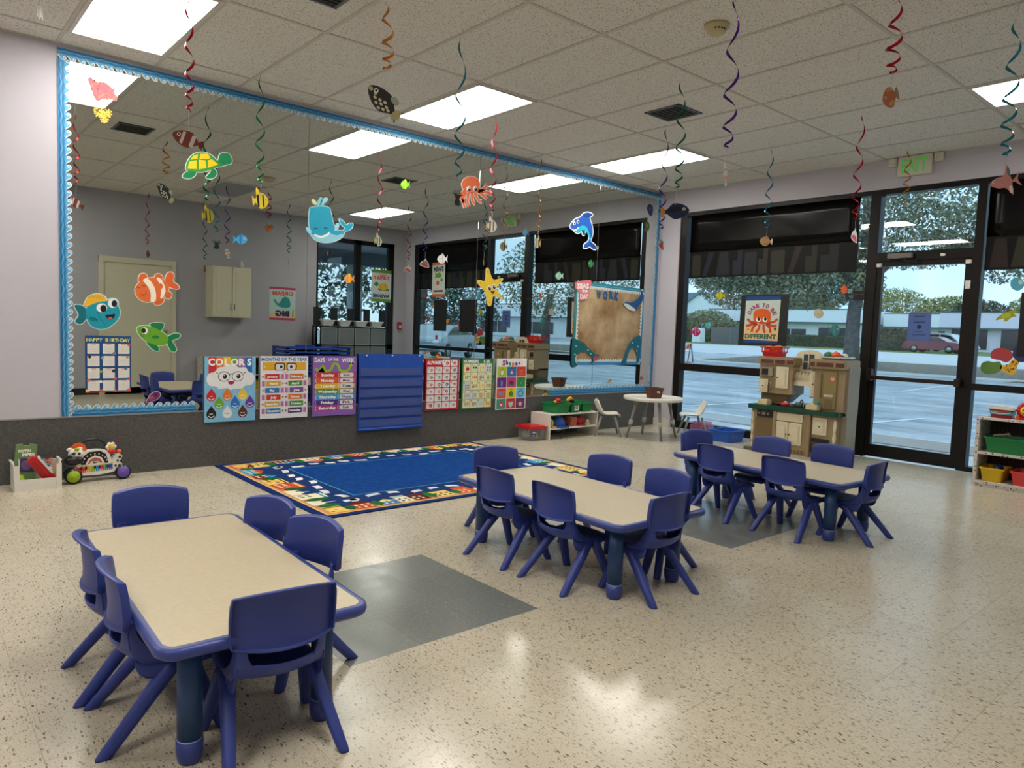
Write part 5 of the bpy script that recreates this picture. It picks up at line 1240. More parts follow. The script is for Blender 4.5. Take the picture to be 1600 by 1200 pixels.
# ---------------- wave border ----------------
def wave_border(name, label, ox, oz, dx, dz, nx, nz, L, wd=.068):
    """o start, d direction along, n inward; width wd"""
    mp = lambda u, v: (ox + dx * u + nx * v, oz + dz * u + nz * v)
    a = Art(.001, mp)
    B = wd * .74
    a.sheet([(0, 0), (L, 0), (L, B), (0, B)], (56, 132, 182))
    n = max(4, int(L / .022))
    for k, (v0, amp, c, w_) in enumerate(((.12, .02, (30, 96, 148), .008), (.36, .03, (92, 160, 200), .006), (.55, .03, (36, 116, 172), .007), (.78, .03, (96, 164, 204), .006))):
        pts = [(L * i / n, B * v0 + B * amp * 2.2 * math.sin(i * 1.9 + k)) for i in range(n + 1)]
        pts2 = [(p[0], p[1] + w_ + .003 * math.sin(j * 1.3)) for j, p in enumerate(pts)]
        pl = pts + pts2[::-1]
        PP = [mp(*q) for q in pl]; old = a.mp; a.mp = None; a.poly(PP, c, 1 + k % 2); a.mp = old
    p = .0575; m = int(L / p); p = L / m
    for i in range(m):
        u = i * p
        q = lambda s_, t_: (u + s_ * p, B + t_ * p)
        a.poly([q(0, -.12), q(.12, .02), q(.3, .22), q(.5, .36), q(.72, .36), q(.86, .2), q(.84, .05), q(1, -.12)], (96, 170, 214), 1, True)
        a.line([q(-.02, -.06), q(.15, .05), q(.3, .26), q(.5, .42), q(.72, .42), q(.88, .26), q(.82, .08), q(.66, .08), q(.62, .22), q(.72, .26)], .0062, (214, 220, 222), 2, both=True)
    return on_mirror(a, name, label, 'border', 'wave borders around the mirror')
wave_border('wave_border', 'long blue wave border strip along the top edge of the mirror', .892, 2.958, 1, 0, 0, -1, 6.57)
wave_border('wave_border', 'blue wave border strip down the left edge of the mirror', .892, .45, 0, 1, 1, 0, 2.44)
wave_border('wave_border', 'blue wave border strip down the right edge of the mirror beside the window pier', 7.465, 2.89, 0, -1, -1, 0, 2.44, .072)
wave_border('wave_border', 'blue wave border strip along the lower left bottom edge of the mirror', .96, .447, 1, 0, 0, 1, .832)
wave_border('wave_border', 'blue wave border strip below the display board, behind the green tubs', 5.615, .447, 1, 0, 0, 1, 1.78, .085)

# ---------------- posters clipped along the bottom of the mirror ----------------
def poster(name, label, x0, z0, x1, z1, bg, cat='poster'):
    a = Art(.0015); a.sheet([(0, 0), (x1 - x0, 0), (x1 - x0, z1 - z0), (0, z1 - z0)], bg)
    a.name_, a.label_, a.o_ = name, label, (x0, YM - (.018 if z0 < .44 else .001), z0); a.w, a.h = x1 - x0, z1 - z0; a.cat_ = cat
    return a
def done(a, place=None):
    o = a.build(a.name_); o.location = a.o_; recenter(o); return tag(o, a.label_, a.cat_)
RB = [(206, 40, 46), (224, 112, 44), (238, 190, 40), (104, 164, 50), (150, 96, 160), (40, 110, 180)]
# birthday
a = poster('birthday_poster', 'HAPPY BIRTHDAY chart poster with twelve white boxes on the mirror', 1.042, .612, 1.336, 1.019, (16, 70, 128))
for k, ch in enumerate('HAPPY BIRTHDAY'):
    if ch != ' ': a.text(ch, .018 + k * .0199, a.h - .030, .024, [(236, 210, 80), (150, 200, 170), (240, 226, 120)][k % 3], 2, bold=.04)
for i in range(3):
    for j in range(4):
        x, z = .013 + i * .0975, .012 + (3 - j) * .0885
        a.rrect(x, z, x + .076, z + .074, .003, (224, 220, 214), 1); a.rect(x + .022, z + .066, x + .054, z + .070, (190, 130, 100), 2)
        for k in range(4): a.rect(x + .004, z + .014 + .013 * k, x + .072, z + .0155 + .013 * k, (200, 196, 190), 2)
rf = random.Random(2)
for (x, z, c) in ((.012, .012, (222, 200, 120)), (.10, .012, (214, 80, 50)), (.19, .010, (214, 80, 50)), (.278, .012, (220, 90, 60)), (.020, .088, (220, 110, 80)), (.095, .078, (230, 230, 226)), (.190, .098, (220, 90, 90)), (.275, .095, (200, 70, 130)), (.030, .160, (235, 235, 235)), (.098, .150, (150, 170, 50)), (.180, .155, (40, 60, 50)), (.26, .17, (90, 120, 140)), (.025, .255, (40, 40, 50)), (.11, .25, (150, 180, 190)), (.27, .255, (190, 150, 50)), (.185, .28, (120, 130, 140)), (.28, .345, (206, 70, 70))):
    a.poly(spot_pts(x, z, .012, 6, rf), c, 3)
a.rect(0, 0, a.w, .005, (206, 60, 60), 2)
done(a)
# colours
a = poster('colors_poster', 'COLORS poster with a smiling cloud in glasses and paint drops', 1.853, .352, 2.257, .872, (128, 188, 222))
for k in range(6): a.rect(.03 + k * .0575, .36, .03 + (k + 1) * .0575, a.h - .004, RB[k], 1)
for k, ch in enumerate('COLORS'): a.text(ch, .052 + k * .060, a.h - .042, .052, (246, 246, 246), 3, bold=.05)
cl = smooth([(.015, .335), (.03, .385), (.075, .40), (.11, .435), (.15, .44), (.175, .455), (.225, .46), (.265, .435), (.32, .435), (.345, .40), (.385, .38), (.395, .335), (.375, .295), (.32, .285), (.29, .265), (.235, .262), (.205, .255), (.165, .268), (.115, .262), (.085, .285), (.04, .29)], 3)
a.poly(cl, (232, 232, 232), 2)
for x in (.150, .258):
    for k in range(24):
        pass
    a.line(ell(x, .362, .045, .038, 0, 20), .005, BLK, 3, sm=False); a.ell(x + .006, .362, .017, .018, BLK, 3); a.ell(x + .001, .369, .005, .005, (240, 240, 240), 4)
a.line([(.103, .385), (.090, .395)], .006, BLK, 3, sm=False); a.line([(.305, .385), (.322, .395)], .006, BLK, 3, sm=False); a.line([(.193, .378), (.204, .385), (.215, .378)], .005, BLK, 3)
a.poly(smooth([(.182, .322), (.205, .325), (.230, .322), (.226, .305), (.206, .296), (.187, .304)], 3), (170, 36, 70), 3)
def drop(x, z, c, txt, tc=(240, 240, 236)):
    r = .038; P = [(x, z + r * 1.6)] + ell(x, z, r, r, 0, 16, PI * .15 - PI, PI * .85)[::1]
    P = [(x, z + r * 1.75)] + [(x + r * math.cos(t), z + r * math.sin(t)) for t in [PI * (.82 + 1.36 * i / 14) for i in range(15)]]
    a.poly(P, c, 2); a.line([(x - r * .62, z - r * .35), (x, z - r * .72), (x + r * .62, z - r * .35)], .006, (240, 240, 240), 3); a.text(txt, x, z + .002, .009, tc, 3, bold=.03)
for x, z, c, t in ((.052, .205, (200, 36, 40), 'red'), (.177, .205, (226, 120, 40), 'orange'), (.300, .205, (238, 200, 40), 'yellow'), (.113, .140, (110, 170, 50), 'green'), (.238, .140, (40, 116, 190), 'blue'), (.358, .140, (100, 60, 150), 'purple'), (.052, .065, (26, 26, 28), 'black'), (.177, .065, (226, 226, 226), 'white'), (.300, .065, (90, 52, 30), 'brown')):
    a.line([(x, z + .065), (x, .27)], .001, (226, 240, 248), 1, sm=False); drop(x, z, c, t, (60, 60, 60) if t == 'white' else (240, 240, 236))
done(a)
# months
a = poster('months_poster', 'white MONTHS OF THE YEAR poster with pencil-shaped month names', 2.296, .356, 2.712, .877, (232, 228, 230))
a.text('MONTHS OF THE YEAR', .208, a.h - .025, .028, (48, 120, 180), 2, .40, .03)
a.rect(.02, a.h - .118, .395, a.h - .050, (226, 172, 40), 1); a.ell(.035, a.h - .085, .006, .006, (240, 236, 226), 2)
for x in (.165, .268):
    a.rrect(x - .045, a.h - .118, x + .045, a.h - .055, .018, BLK, 2); a.rrect(x - .036, a.h - .114, x + .036, a.h - .064, .014, (226, 222, 220), 3); a.ell(x - .004 if x > .2 else x + .012, a.h - .088, .012, .014, BLK, 4)
a.line([(.19, a.h - .125), (.215, a.h - .138), (.24, a.h - .125)], .004, (190, 60, 70), 2)
mn = ['January', 'February', 'March', 'April', 'May', 'June', 'July', 'August', 'September', 'October', 'November', 'December']
mc = [(196, 40, 44), (218, 110, 40), (216, 170, 40), (60, 140, 50), (40, 120, 184), (120, 80, 150), (206, 50, 36), (222, 120, 40), (206, 166, 50), (70, 140, 50), (40, 120, 170), (70, 50, 110)]
for k in range(12):
    i, j = k % 2, k // 2; zc = a.h - .170 - j * .0575; x0 = .012 if i == 0 else .212; flip = (j % 2 == 0) == (i == 0)
    X = lambda t: x0 + (t if flip else .192 - t)
    a.poly([(X(.0), zc), (X(.03), zc + .021), (X(.03), zc - .021)], (226, 200, 160), 1); a.poly([(X(.0), zc), (X(.013), zc + .009), (X(.013), zc - .009)], BLK, 2)
    a.rect(X(.03), zc - .022, X(.150), zc + .022, mc[k], 2); a.rect(X(.150), zc - .022, X(.168), zc + .022, (200, 190, 196), 2); a.rect(X(.168), zc - .022, X(.190), zc + .022, (196, 110, 160), 2)
    a.text(mn[k], X(.09), zc, .019, (246, 244, 240), 3, bold=.04, w=min(.105, .0135 * len(mn[k])))
done(a)
# days
a = poster('days_poster', 'purple DAYS OF THE WEEK poster with a green caterpillar', 2.757, .354, 3.176, .878, (140, 100, 172))
a.text('DAYS', .062, a.h - .032, .036, (244, 242, 246), 2, .095, .03); a.text('OF THE', .190, a.h - .028, .022, (244, 242, 246), 2, .10, .03); a.text('WEEK', .335, a.h - .034, .036, (244, 242, 246), 2, .125, .03)
a.line([(.03, a.h - .105), (.055, a.h - .13), (.09, a.h - .085), (.12, a.h - .13), (.17, a.h - .115), (.195, a.h - .065), (.235, a.h - .075), (.26, a.h - .125), (.32, a.h - .13), (.355, a.h - .10), (.36, a.h - .075)], .022, (150, 190, 40), 1)
a.ell(.362, a.h - .072, .018, .018, (160, 196, 44), 2); a.ell(.352, a.h - .062, .007, .009, BLK, 3); a.ell(.380, a.h - .062, .007, .009, BLK, 3)
dn = [('Sunday', 'Sun.', (204, 44, 46)), ('Monday', 'Mon.', (216, 96, 40)), ('Tuesday', 'Tues.', (232, 186, 50)), ('Wednesday', 'Wed.', (96, 150, 50)), ('Thursday', 'Thurs.', (70, 160, 206)), ('Friday', 'Fri.', (76, 50, 130)), ('Saturday', 'Sat.', (190, 60, 130))]
for k, (d_, s_, c) in enumerate(dn):
    zc = a.h - .165 - .0485 * k
    a.rrect(.018, zc - .023, .405, zc + .023, .02, c, 1); a.rrect(.258, zc - .019, .392, zc + .019, .015, (228, 226, 224), 2)
    a.line([(.036, zc + .016), (.026, zc), (.036, zc - .016)], .003, (244, 240, 240), 2); a.line([(.252, zc + .018), (.240, zc), (.252, zc - .018)], .003, (244, 240, 240), 2)
    a.text(d_, .140, zc + .001, .024, (246, 244, 240), 3, min(.185, .021 * len(d_)), .04); a.text(s_, .325, zc, .022, (60, 60, 64), 3, min(.10, .019 * len(s_)), .03)
done(a)
# alphabet
a = poster('alphabet_poster', 'red-bordered ALPHABET poster with small picture boxes', 3.930, .350, 4.330, .858, (190, 30, 46))
a.text('ALPHABET', .108, a.h - .038, .034, (246, 244, 240), 2, .195, .03)
ra = random.Random(6); L26 = 'ABCDEFGHIJKLMNOPQRSTUVWXYZ'
cells = [(2, 0), (3, 0)] + [(i, j) for j in range(1, 7) for i in range(4)]
for k, (i, j) in enumerate(cells):
    x, z = .014 + i * .093, a.h - .072 - j * .070
    a.rrect(x, z, x + .084, z + .062, .006, (228, 226, 222), 1)
    if k < 26:
        a.text(L26[k], x + .016, z + .046, .014, (70, 70, 76), 2, bold=.03)
        c = [(196, 40, 50), (206, 90, 40), (150, 120, 80), (70, 130, 70), (60, 110, 170), (120, 90, 140), (90, 90, 96)][ra.randrange(7)] if k > 1 else (190, 36, 50)
        a.poly(spot_pts(x + .052, z + .028, ra.uniform(.013, .02), ra.choice((4, 5, 7)), ra), c, 2); a.poly(spot_pts(x + .052, z + .026, .007, 5, ra), (236, 220, 190), 3)
done(a)
# numbers
a = poster('numbers_poster', 'green-bordered NUMBERS 1-20 poster with coloured counting squares', 4.367, .342, 4.775, .860, (52, 118, 50))
a.text('NUMBERS', .115, a.h - .028, .030, (244, 246, 240), 2, .195, .03); a.text('1-20', .320, a.h - .028, .030, (244, 246, 240), 2, .085, .03)
nc = [(196, 40, 46), (214, 110, 50), (226, 190, 60), (60, 130, 50), (50, 130, 190), (40, 40, 60), (190, 60, 140), (206, 50, 40)]
for k in range(20):
    i, j = k % 4, k // 4; x, z = .018 + i * .0935, a.h - .138 - j * .092
    a.rect(x, z, x + .090, z + .088, [(238, 226, 180), (232, 222, 190), (236, 226, 160), (214, 226, 180), (200, 220, 220)][(k * 3) % 5], 1)
    a.text(str(k + 1), x + .014 + (.006 if k > 8 else 0), z + .072, .017, (60, 50, 50), 2, bold=.03)
    n = k + 1; cc = math.ceil(math.sqrt(n)); r = .5 * .055 / cc
    for q_ in range(n): a.ell(x + .020 + (q_ % cc + .5) * .062 / cc, z + .058 - (q_ // cc + .5) * .052 / cc, r * .8, r * .8, nc[(k * 5) % 8], 3, n=8)
done(a)
# shapes
a = poster('shapes_poster', 'white Shapes poster with twelve brightly coloured squares', 4.820, .315, 5.246, .861, (234, 232, 230))
sc_ = [(190, 46, 120), (40, 60, 140), (60, 150, 90), (226, 110, 50), (120, 60, 150), (190, 40, 60)]
for k, ch in enumerate('Shapes'): a.text(ch, .098 + k * .044, a.h - .046 + (.006 if ch == 'h' else (-.007 if ch == 'p' else -.003 if k else 0)), .052 if k == 0 else .046, sc_[k], 2, bold=.06)
cols = [(176, 196, 40), (56, 110, 170), (206, 66, 50), (104, 40, 120), (190, 60, 130), (70, 140, 50), (216, 90, 44), (232, 196, 40), (110, 190, 220), (60, 150, 130), (206, 60, 60), (110, 50, 120)]
nm = ['circle', 'triangle', 'square', 'rectangle', 'oval', 'diamond', 'hexagon', 'pentagon', 'octagon', 'heart', 'trapezoid', 'star']
for k in range(12):
    i, j = k % 3, k // 3; x, z = .012 + i * .136, a.h - .195 - j * .114
    a.rect(x, z, x + .130, z + .108, cols[k], 1); a.text(nm[k], x + .065, z + .094, .011, (50, 40, 50), 2, bold=.02)
    c = (x + .065, z + .044)
    def ng(n, r, rot=PI / 2): return [(c[0] + r * math.cos(rot + 2 * PI * q / n), c[1] + r * math.sin(rot + 2 * PI * q / n)) for q in range(n)]
    if k == 0: a.ell(*c, .030, .036, BLK, 2); a.ell(*c, .024, .030, (220, 220, 200), 3)
    elif k == 1: a.poly(ng(3, .03), (226, 110, 120), 2); a.poly(ng(3, .014), (240, 220, 200), 3)
    elif k == 2: a.rect(c[0] - .026, c[1] - .026, c[0] + .026, c[1] + .026, (226, 100, 60), 2); a.rect(c[0] - .026, c[1] - .003, c[0] + .026, c[1] + .003, (180, 40, 40), 3)
    elif k == 3: a.rect(c[0] - .015, c[1] - .034, c[0] + .015, c[1] + .034, (70, 90, 170), 2); a.rect(c[0] - .009, c[1] - .026, c[0] + .009, c[1] + .026, (120, 150, 210), 3)
    elif k == 4: a.ell(*c, .036, .026, (40, 110, 60), 2); a.ell(c[0], c[1] + .008, .030, .014, (110, 30, 60), 3)
    elif k == 5: a.poly(ng(4, .034), (40, 120, 60), 2); a.poly(ng(4, .018), (40, 160, 210), 3)
    elif k == 6: a.rrect(c[0] - .036, c[1] - .02, c[0] + .036, c[1] + .02, .006, (150, 120, 190), 2)
    elif k == 7: a.poly(ng(5, .036), (50, 140, 50), 2)
    elif k == 8: a.poly(ng(8, .036), (30, 50, 80), 2); a.poly(ng(8, .026), (130, 200, 225), 3)
    elif k == 9: a.ell(c[0], c[1], .03, .032, (206, 50, 60), 2); a.poly(ng(3, .02, -PI / 2), (235, 235, 235), 3)
    elif k == 10: a.poly(smooth([(c[0], c[1] - .036), (c[0] - .034, c[1] + .008), (c[0] - .018, c[1] + .030), (c[0], c[1] + .018), (c[0] + .018, c[1] + .030), (c[0] + .034, c[1] + .008)], 2), (150, 210, 200), 2)
    else: a.poly([(c[0] + (.036 if q % 2 == 0 else .016) * math.cos(PI / 2 + PI * q / 5), c[1] + (.036 if q % 2 == 0 else .016) * math.sin(PI / 2 + PI * q / 5)) for q in range(10)], (232, 190, 110), 2)
done(a)
# pocket chart
pk = empty('pocket_chart', (3.545, YM - .02, .188), 0, 'large blue hanging pocket chart between the days and alphabet posters', 'pocket chart')
M_pk = mat('blue_nylon', (16, 74, 168), .55, noise=.12, nscale=9, bump=.25); M_pkd = mat('navy_seam', (10, 44, 110), .6)
M_vinyl = clear_material('clear_pocket_vinyl', (.70, .78, .90, 1), .08, .07)
m_ = MB(); m_.box(-.345, -.004, .02, .345, .0, .712, M_pk); m_.build('backing', pk)
m_ = MB(); m_.tube([(-.345, -.012, .018), (.345, -.012, .018)], .014, M_pk, 10); m_.build('bottom_bar', pk)
for k in range(6):
    z = .515 - k * .093 - (.01 if k else 0)
    m_ = MB(); m_.box(-.33, -.008, z, .33, -.006, z + .068, M_vinyl); m_.box(-.335, -.010, z - .010, .335, -.004, z, M_pkd); m_.build('pocket', pk)
m_ = MB()
for x in (-.27, 0, .30): m_.cyl((x, -.004, .700), (x, -.010, .700), .008, .008, P_white, 10)
m_.build('eyelet', pk)
a = Art(.0005)
for k in range(5): a.rect(.03 + .03 * k, 0, .05 + .03 * k, .008, (90, 130, 190), 1)
# ---------------- WORK display board on the mirror ----------------
wb = empty('display_board', (6.59, YM - .001, .785), 0, 'sand-coloured WORK display board with teal border on the mirror', 'display board')
def W2(u, v): X, Z = aff((420, 500, 6.5664, 1.3019, 0.001925, 0.000088, 0.000066, -0.001283))(u, v); return X - 6.59, Z - .785
def sand():
    m, nt, b = nodes_mat('mottled_sand_paper'); g = N(nt, 'ShaderNodeTexCoord'); n = N(nt, 'ShaderNodeTexNoise', Scale=2.2, Detail=5.0, Roughness=.6); nt.links.new(g.outputs['Object'], n.inputs['Vector'])
    cr = N(nt, 'ShaderNodeValToRGB'); cr.color_ramp.elements[0].position = .35; cr.color_ramp.elements[1].position = .68; cr.color_ramp.elements[0].color = rgb(134, 96, 52); cr.color_ramp.elements[1].color = rgb(206, 180, 142)
    nt.links.new(n.outputs['Fac'], cr.inputs['Fac']); nt.links.new(cr.outputs['Color'], b.inputs['Base Color']); b.inputs['Roughness'].default_value = .7; return m
M_sand = sand()
a = Art(.004); a.prismy([(-.625, 0), (.62, 0), (.62, .955), (-.625, .975)], -.004, 0, M_sand); a.build('backing_paper', wb)
def wave_edge(x0, z0, x1, z1, nx, nz, wd, c):
    L = math.hypot(x1 - x0, z1 - z0); dx, dz = (x1 - x0) / L, (z1 - z0) / L
    a = Art(.0, lambda u, v: (x0 + dx * u + nx * v, z0 + dz * u + nz * v)); m = int(L / .045); p = L / m
    a.poly([(0, 0), (L, 0), (L, wd), (0, wd)], c, 9); a.poly([(0, wd * .4), (L, wd * .4), (L, wd * .55), (0, wd * .55)], tuple(min(255, x + 40) for x in c), 10)
    P = []
    for i in range(m): P += [(i * p, wd), (i * p + p * .3, wd + .022), (i * p + p * .7, wd + .024), (i * p + p * .95, wd + .004)]
    a.poly([(0, wd - .012)] + P + [(L, wd - .012)], (206, 216, 216), 11); a.build('wave_trim', wb)
wave_edge(-.625, .975, .62, .955, 0, -1, .055, (46, 130, 150)); wave_edge(-.625, 0, -.625, .975, 1, 0, .05, (36, 120, 124)); wave_edge(.62, 0, .62, .955, -1, 0, .035, (36, 110, 160)); wave_edge(-.625, 0, .62, 0, 0, 1, .05, (46, 120, 170))
a = Art(.0075, W2)
coralp = smooth([(118, 150), (150, 135), (190, 125), (230, 118), (258, 125), (256, 165), (236, 210), (240, 245), (225, 290), (190, 302), (165, 305), (150, 280), (152, 245), (135, 215), (116, 195)], 2)
a.poly(coralp, (214, 118, 130), 8)
for s_, x, y in (('SEAS', 185, 175), ('the', 200, 215), ('DAY', 195, 268)): a.text(s_, x, y, .055 if s_ != 'the' else .035, (236, 226, 224), 10, .20 if s_ == 'SEAS' else (.10 if s_ == 'the' else .14), .05, rot=.06)
a.build('coral_title', wb)
a = Art(.0075, W2)
for k, (ch, x, y) in enumerate((('W', 325, 245), ('O', 385, 250), ('R', 440, 245), ('K', 490, 255))): a.text(ch, x, y, .085, (26, 96, 140) if k % 2 == 0 else (30, 84, 150), 10, .085, .06, rot=(-.08, .06, .05, -.1)[k])
a.build('title_lettering', wb)
a = Art(.0075, W2)
p = smooth([(735, 190), (722, 240), (700, 270), (660, 300), (620, 312), (580, 305), (552, 325), (560, 345), (600, 370), (650, 392), (680, 388), (700, 350), (725, 320), (745, 290), (752, 230)], 3); a.poly(p, (26, 84, 140), 10); a.poly(smooth([(556, 326), (585, 322), (630, 345), (672, 375), (668, 392), (630, 388), (585, 365)], 3), (206, 212, 206), 11); a.build('whale_tail', wb)
a = Art(.0075, W2)
p = smooth([(90, 660), (140, 662), (190, 690), (215, 720), (245, 750), (275, 780), (300, 800), (320, 795), (322, 822), (295, 850), (262, 870), (240, 890), (262, 835), (225, 790), (190, 765), (150, 770), (120, 800), (112, 850), (130, 890), (84, 892)], 3); a.poly(p, (18, 96, 100), 12); a.poly(spot_pts(295, 835, 26, 7, random.Random(1)), (196, 60, 70), 13)
for x, y in ((122, 715), (110, 790), (225, 755), (250, 790)): a.ell(x, y, 9, 9, (120, 176, 180), 13)
a.build('teal_coral', wb)
a = Art(.0075, W2)
p = smooth([(728, 640), (690, 640), (650, 665), (620, 700), (590, 750), (570, 800), (555, 850), (532, 892), (580, 892), (592, 850), (610, 790), (640, 750), (665, 760), (682, 810), (690, 860), (684, 890), (712, 890), (725, 800)], 3); a.poly(p, (20, 100, 120), 12)
for x, y in ((645, 700), (690, 780), (700, 740)): a.ell(x, y, 8, 9, (150, 196, 206), 13)
a.build('teal_seaweed', wb)

# ---------------- stickers on the shop window glass ----------------
def glass_blob(t, pts, c, name, label, extra=None):
    a = Art(.0015, aff(t)); a.sheet(smooth(pts, 3), c)
    if extra: extra(a)
    return on_glass(a, name, label, 'sticker')
small_fish((500, 280, -4.9714, 1.6696, 0.001333, 0.000077, -0.000016, -0.001156), 500, 280, 105, 80, (170, 170, 30), (206, 196, 50), 'window_sticker', 'yellow-green fish gel sticker on the glass left of the octopus poster', 1, on_glass)
small_fish((240, 660, -5.2991, 1.2207, 0.001415, 0.000078, 0.000037, -0.001194), 240, 660, 110, 90, (170, 40, 96), (220, 110, 150), 'window_sticker', 'magenta fish gel sticker low on the left window', -1, on_glass)
glass_blob((375, 585, -5.1169, 1.3137, 0.001371, 0.000077, 0.000025, -0.001175), [(375 + 33 * math.cos(k * PI / 6), 588 + 35 * math.sin(k * PI / 6)) for k in range(12)], (70, 160, 172), 'window_sticker', 'round teal bubble gel sticker above the magenta fish', lambda a: a.ell(385, 580, 10, 10, (150, 206, 210), 1))
P = []
for i in range(18): r = 34 if i % 2 == 0 else 20; P.append((1343 + r * math.cos(2 * PI * i / 18), 810 + 1.15 * r * math.sin(2 * PI * i / 18)))
a = Art(.0015, aff((1343, 810, -3.4786, 1.7184, 0.001347, 0.000095, -0.000025, -0.001340))); a.sheet(P, (226, 96, 40)); on_glass(a, 'window_sticker', 'orange star-shaped gel sticker in front of the tree trunk', 'sticker')
glass_blob((1143, 1003, -3.7368, 1.4576, 0.001420, 0.000096, 0.000010, -0.001379), [(1143 + 38 * math.cos(k * PI / 6), 1000 + 38 * math.sin(k * PI / 6)) for k in range(12)], (190, 184, 160), 'window_sticker', 'round cream bubble gel sticker right of the octopus poster')
small_fish((1265, 1130, -3.5542, 1.2864, 0.001373, 0.000096, 0.000033, -0.001358), 1265, 1130, 95, 95, (50, 120, 124), (80, 150, 150), 'window_sticker', 'dark teal fish gel sticker on the glass above the play refrigerator', -1, on_glass)
glass_blob((1195, 215, -1.9412, 1.7403, 0.000965, 0.000085, -0.000024, -0.001134), [(1195 + 55 * math.cos(k * PI / 6), 218 + 52 * math.sin(k * PI / 6)) for k in range(12)], (80, 158, 180), 'window_sticker', 'round teal bubble gel sticker on the right window', lambda a: a.ell(1222, 205, 18, 18, (170, 200, 190), 1))
glass_blob((1105, 475, -2.0066, 1.4443, 0.000984, 0.000086, 0.000010, -0.001148), [(1025, 502), (1050, 470), (1090, 448), (1130, 430), (1175, 420), (1190, 440), (1170, 450), (1190, 470), (1150, 480), (1120, 505), (1095, 512), (1090, 488), (1060, 495)], (150, 156, 30), 'window_sticker', 'olive yellow sea turtle gel sticker on the right window', lambda a: a.ell(1110, 465, 36, 18, (176, 178, 50), 1, -.3))
glass_blob((1070, 775, -2.0153, 1.0977, 0.000990, 0.000086, 0.000050, -0.001155), [(985, 790), (995, 745), (1030, 722), (1080, 718), (1130, 735), (1160, 770), (1150, 805), (1110, 832), (1060, 815), (1010, 805)], (170, 60, 66), 'window_sticker', 'dark red coral gel sticker on the right window above the green coral')
glass_blob((985, 870, -2.0920, 0.9826, 0.001009, 0.000087, 0.000064, -0.001167), [(908, 860), (925, 832), (965, 820), (1010, 830), (1055, 825), (1075, 865), (1055, 900), (1010, 920), (960, 925), (915, 900)], (96, 130, 60), 'window_sticker', 'green coral gel sticker at the lower left of the coral cluster')
def dots(a):
    r = random.Random(3)
    for i in range(34):
        u = r.random(); v = r.random(); x = 1075 + u * 130; y = 905 - u * 75 + (v - .5) * 70; a.ell(x, y, 5, 5, (90, 60, 30), 1, n=7)
glass_blob((1140, 870, -1.9384, 0.9923, 0.000973, 0.000086, 0.000061, -0.001147), [(1062, 885), (1070, 855), (1120, 850), (1145, 820), (1180, 805), (1212, 828), (1190, 870), (1180, 915), (1150, 930), (1110, 915)], (222, 170, 50), 'window_sticker', 'yellow spotted coral gel sticker at the lower right of the coral cluster', dots)
glass_blob((1210, 745, -1.8815, 1.1387, 0.000959, 0.000085, 0.000044, -0.001137), [(1165, 735), (1190, 700), (1240, 690), (1290, 710), (1290, 790), (1240, 830), (1190, 815), (1160, 780)], (40, 50, 96), 'window_sticker', 'dark navy coral gel sticker behind the red coral at the right edge')
# further stickers on the right window (visible in the mirror)
for k, (y, z, c, lb) in enumerate(((.42, 1.30, (170, 50, 60), 'dark red fish sticker on the right window seen in the mirror, lowest'), (.62, 1.55, (226, 130, 40), 'orange round sticker on the right window seen in the mirror'), (1.05, 1.28, (230, 140, 40), 'orange sticker between the two dark boards seen in the mirror'), (1.42, 1.22, (214, 50, 80), 'pink sticker on the second dark board seen in the mirror'), (1.22, 1.72, (60, 140, 140), 'teal fish sticker high on the right window seen in the mirror'), (.30, 1.75, (180, 70, 60), 'rust star sticker near the corner seen in the mirror'), (.72, .98, (200, 60, 90), 'pink low sticker on the right window seen in the mirror'))):
    a = Art(.0015); n_ = (9, 12, 10, 12, 8, 10, 9)[k]; a.sheet([(-y + .05 * (1 if i % 2 else .75) * math.cos(2 * PI * i / n_), z + .055 * (1 if i % 2 else .75) * math.sin(2 * PI * i / n_)) for i in range(n_)], c); on_glass(a, 'window_sticker', lb, 'sticker')
# octopus poster on dark backing, with room for its words
def P12(u, v): X, Z = aff((600, 600, -4.4022, 1.3839, 0.000671, 0.000042, 0.000009, -0.000612))(u, v); return X, Z
dare = empty('octopus_poster', (W + .073, 4.36, 1.085), -PI / 2, 'DARE TO BE DIFFERENT orange octopus poster on a dark board in the window', 'poster')
def Pl(u, v): X, Z = P12(u, v); return X + 4.36, Z - 1.085
a = Art(.006, Pl); a.sheet([(215, 125), (1100, 125), (1042, 1085), (140, 1080)], (34, 32, 30)); a.build('dark_board', dare)
a = Art(.0075, Pl); a.poly([(310, 155), (960, 155), (885, 1035), (245, 1035)], (22, 66, 130), 1); a.poly([(305, 232), (955, 232), (893, 992), (252, 968)], (190, 208, 196), 2)
a.poly([(287, 740), (330, 700), (420, 730), (500, 760), (700, 790), (800, 750), (912, 715), (893, 992), (252, 968)], (230, 190, 130), 3)
for p in ([(470, 640), (400, 640), (330, 575)], [(500, 660), (400, 690), (305, 715)], [(520, 670), (440, 740), (410, 830)], [(560, 680), (545, 770), (490, 835)], [(640, 680), (640, 780), (665, 840)], [(680, 670), (750, 750), (765, 840)], [(710, 655), (790, 710), (880, 705)], [(740, 640), (820, 640), (895, 580)]): a.line(p, .030, (206, 74, 40), 4)
a.poly(smooth([(445, 560), (455, 450), (520, 400), (610, 388), (700, 400), (765, 460), (772, 560), (745, 640), (680, 670), (600, 680), (520, 660), (460, 630)], 3), (216, 92, 26), 5)
for x in (548, 672): a.ell(x - 6 if x < 600 else x - 6, 594, 44, 44, (240, 240, 236), 6); a.ell(x, 582, 26, 32, BLK, 7)
a.line([(575, 640), (600, 658), (625, 640)], .006, (150, 40, 20), 7)
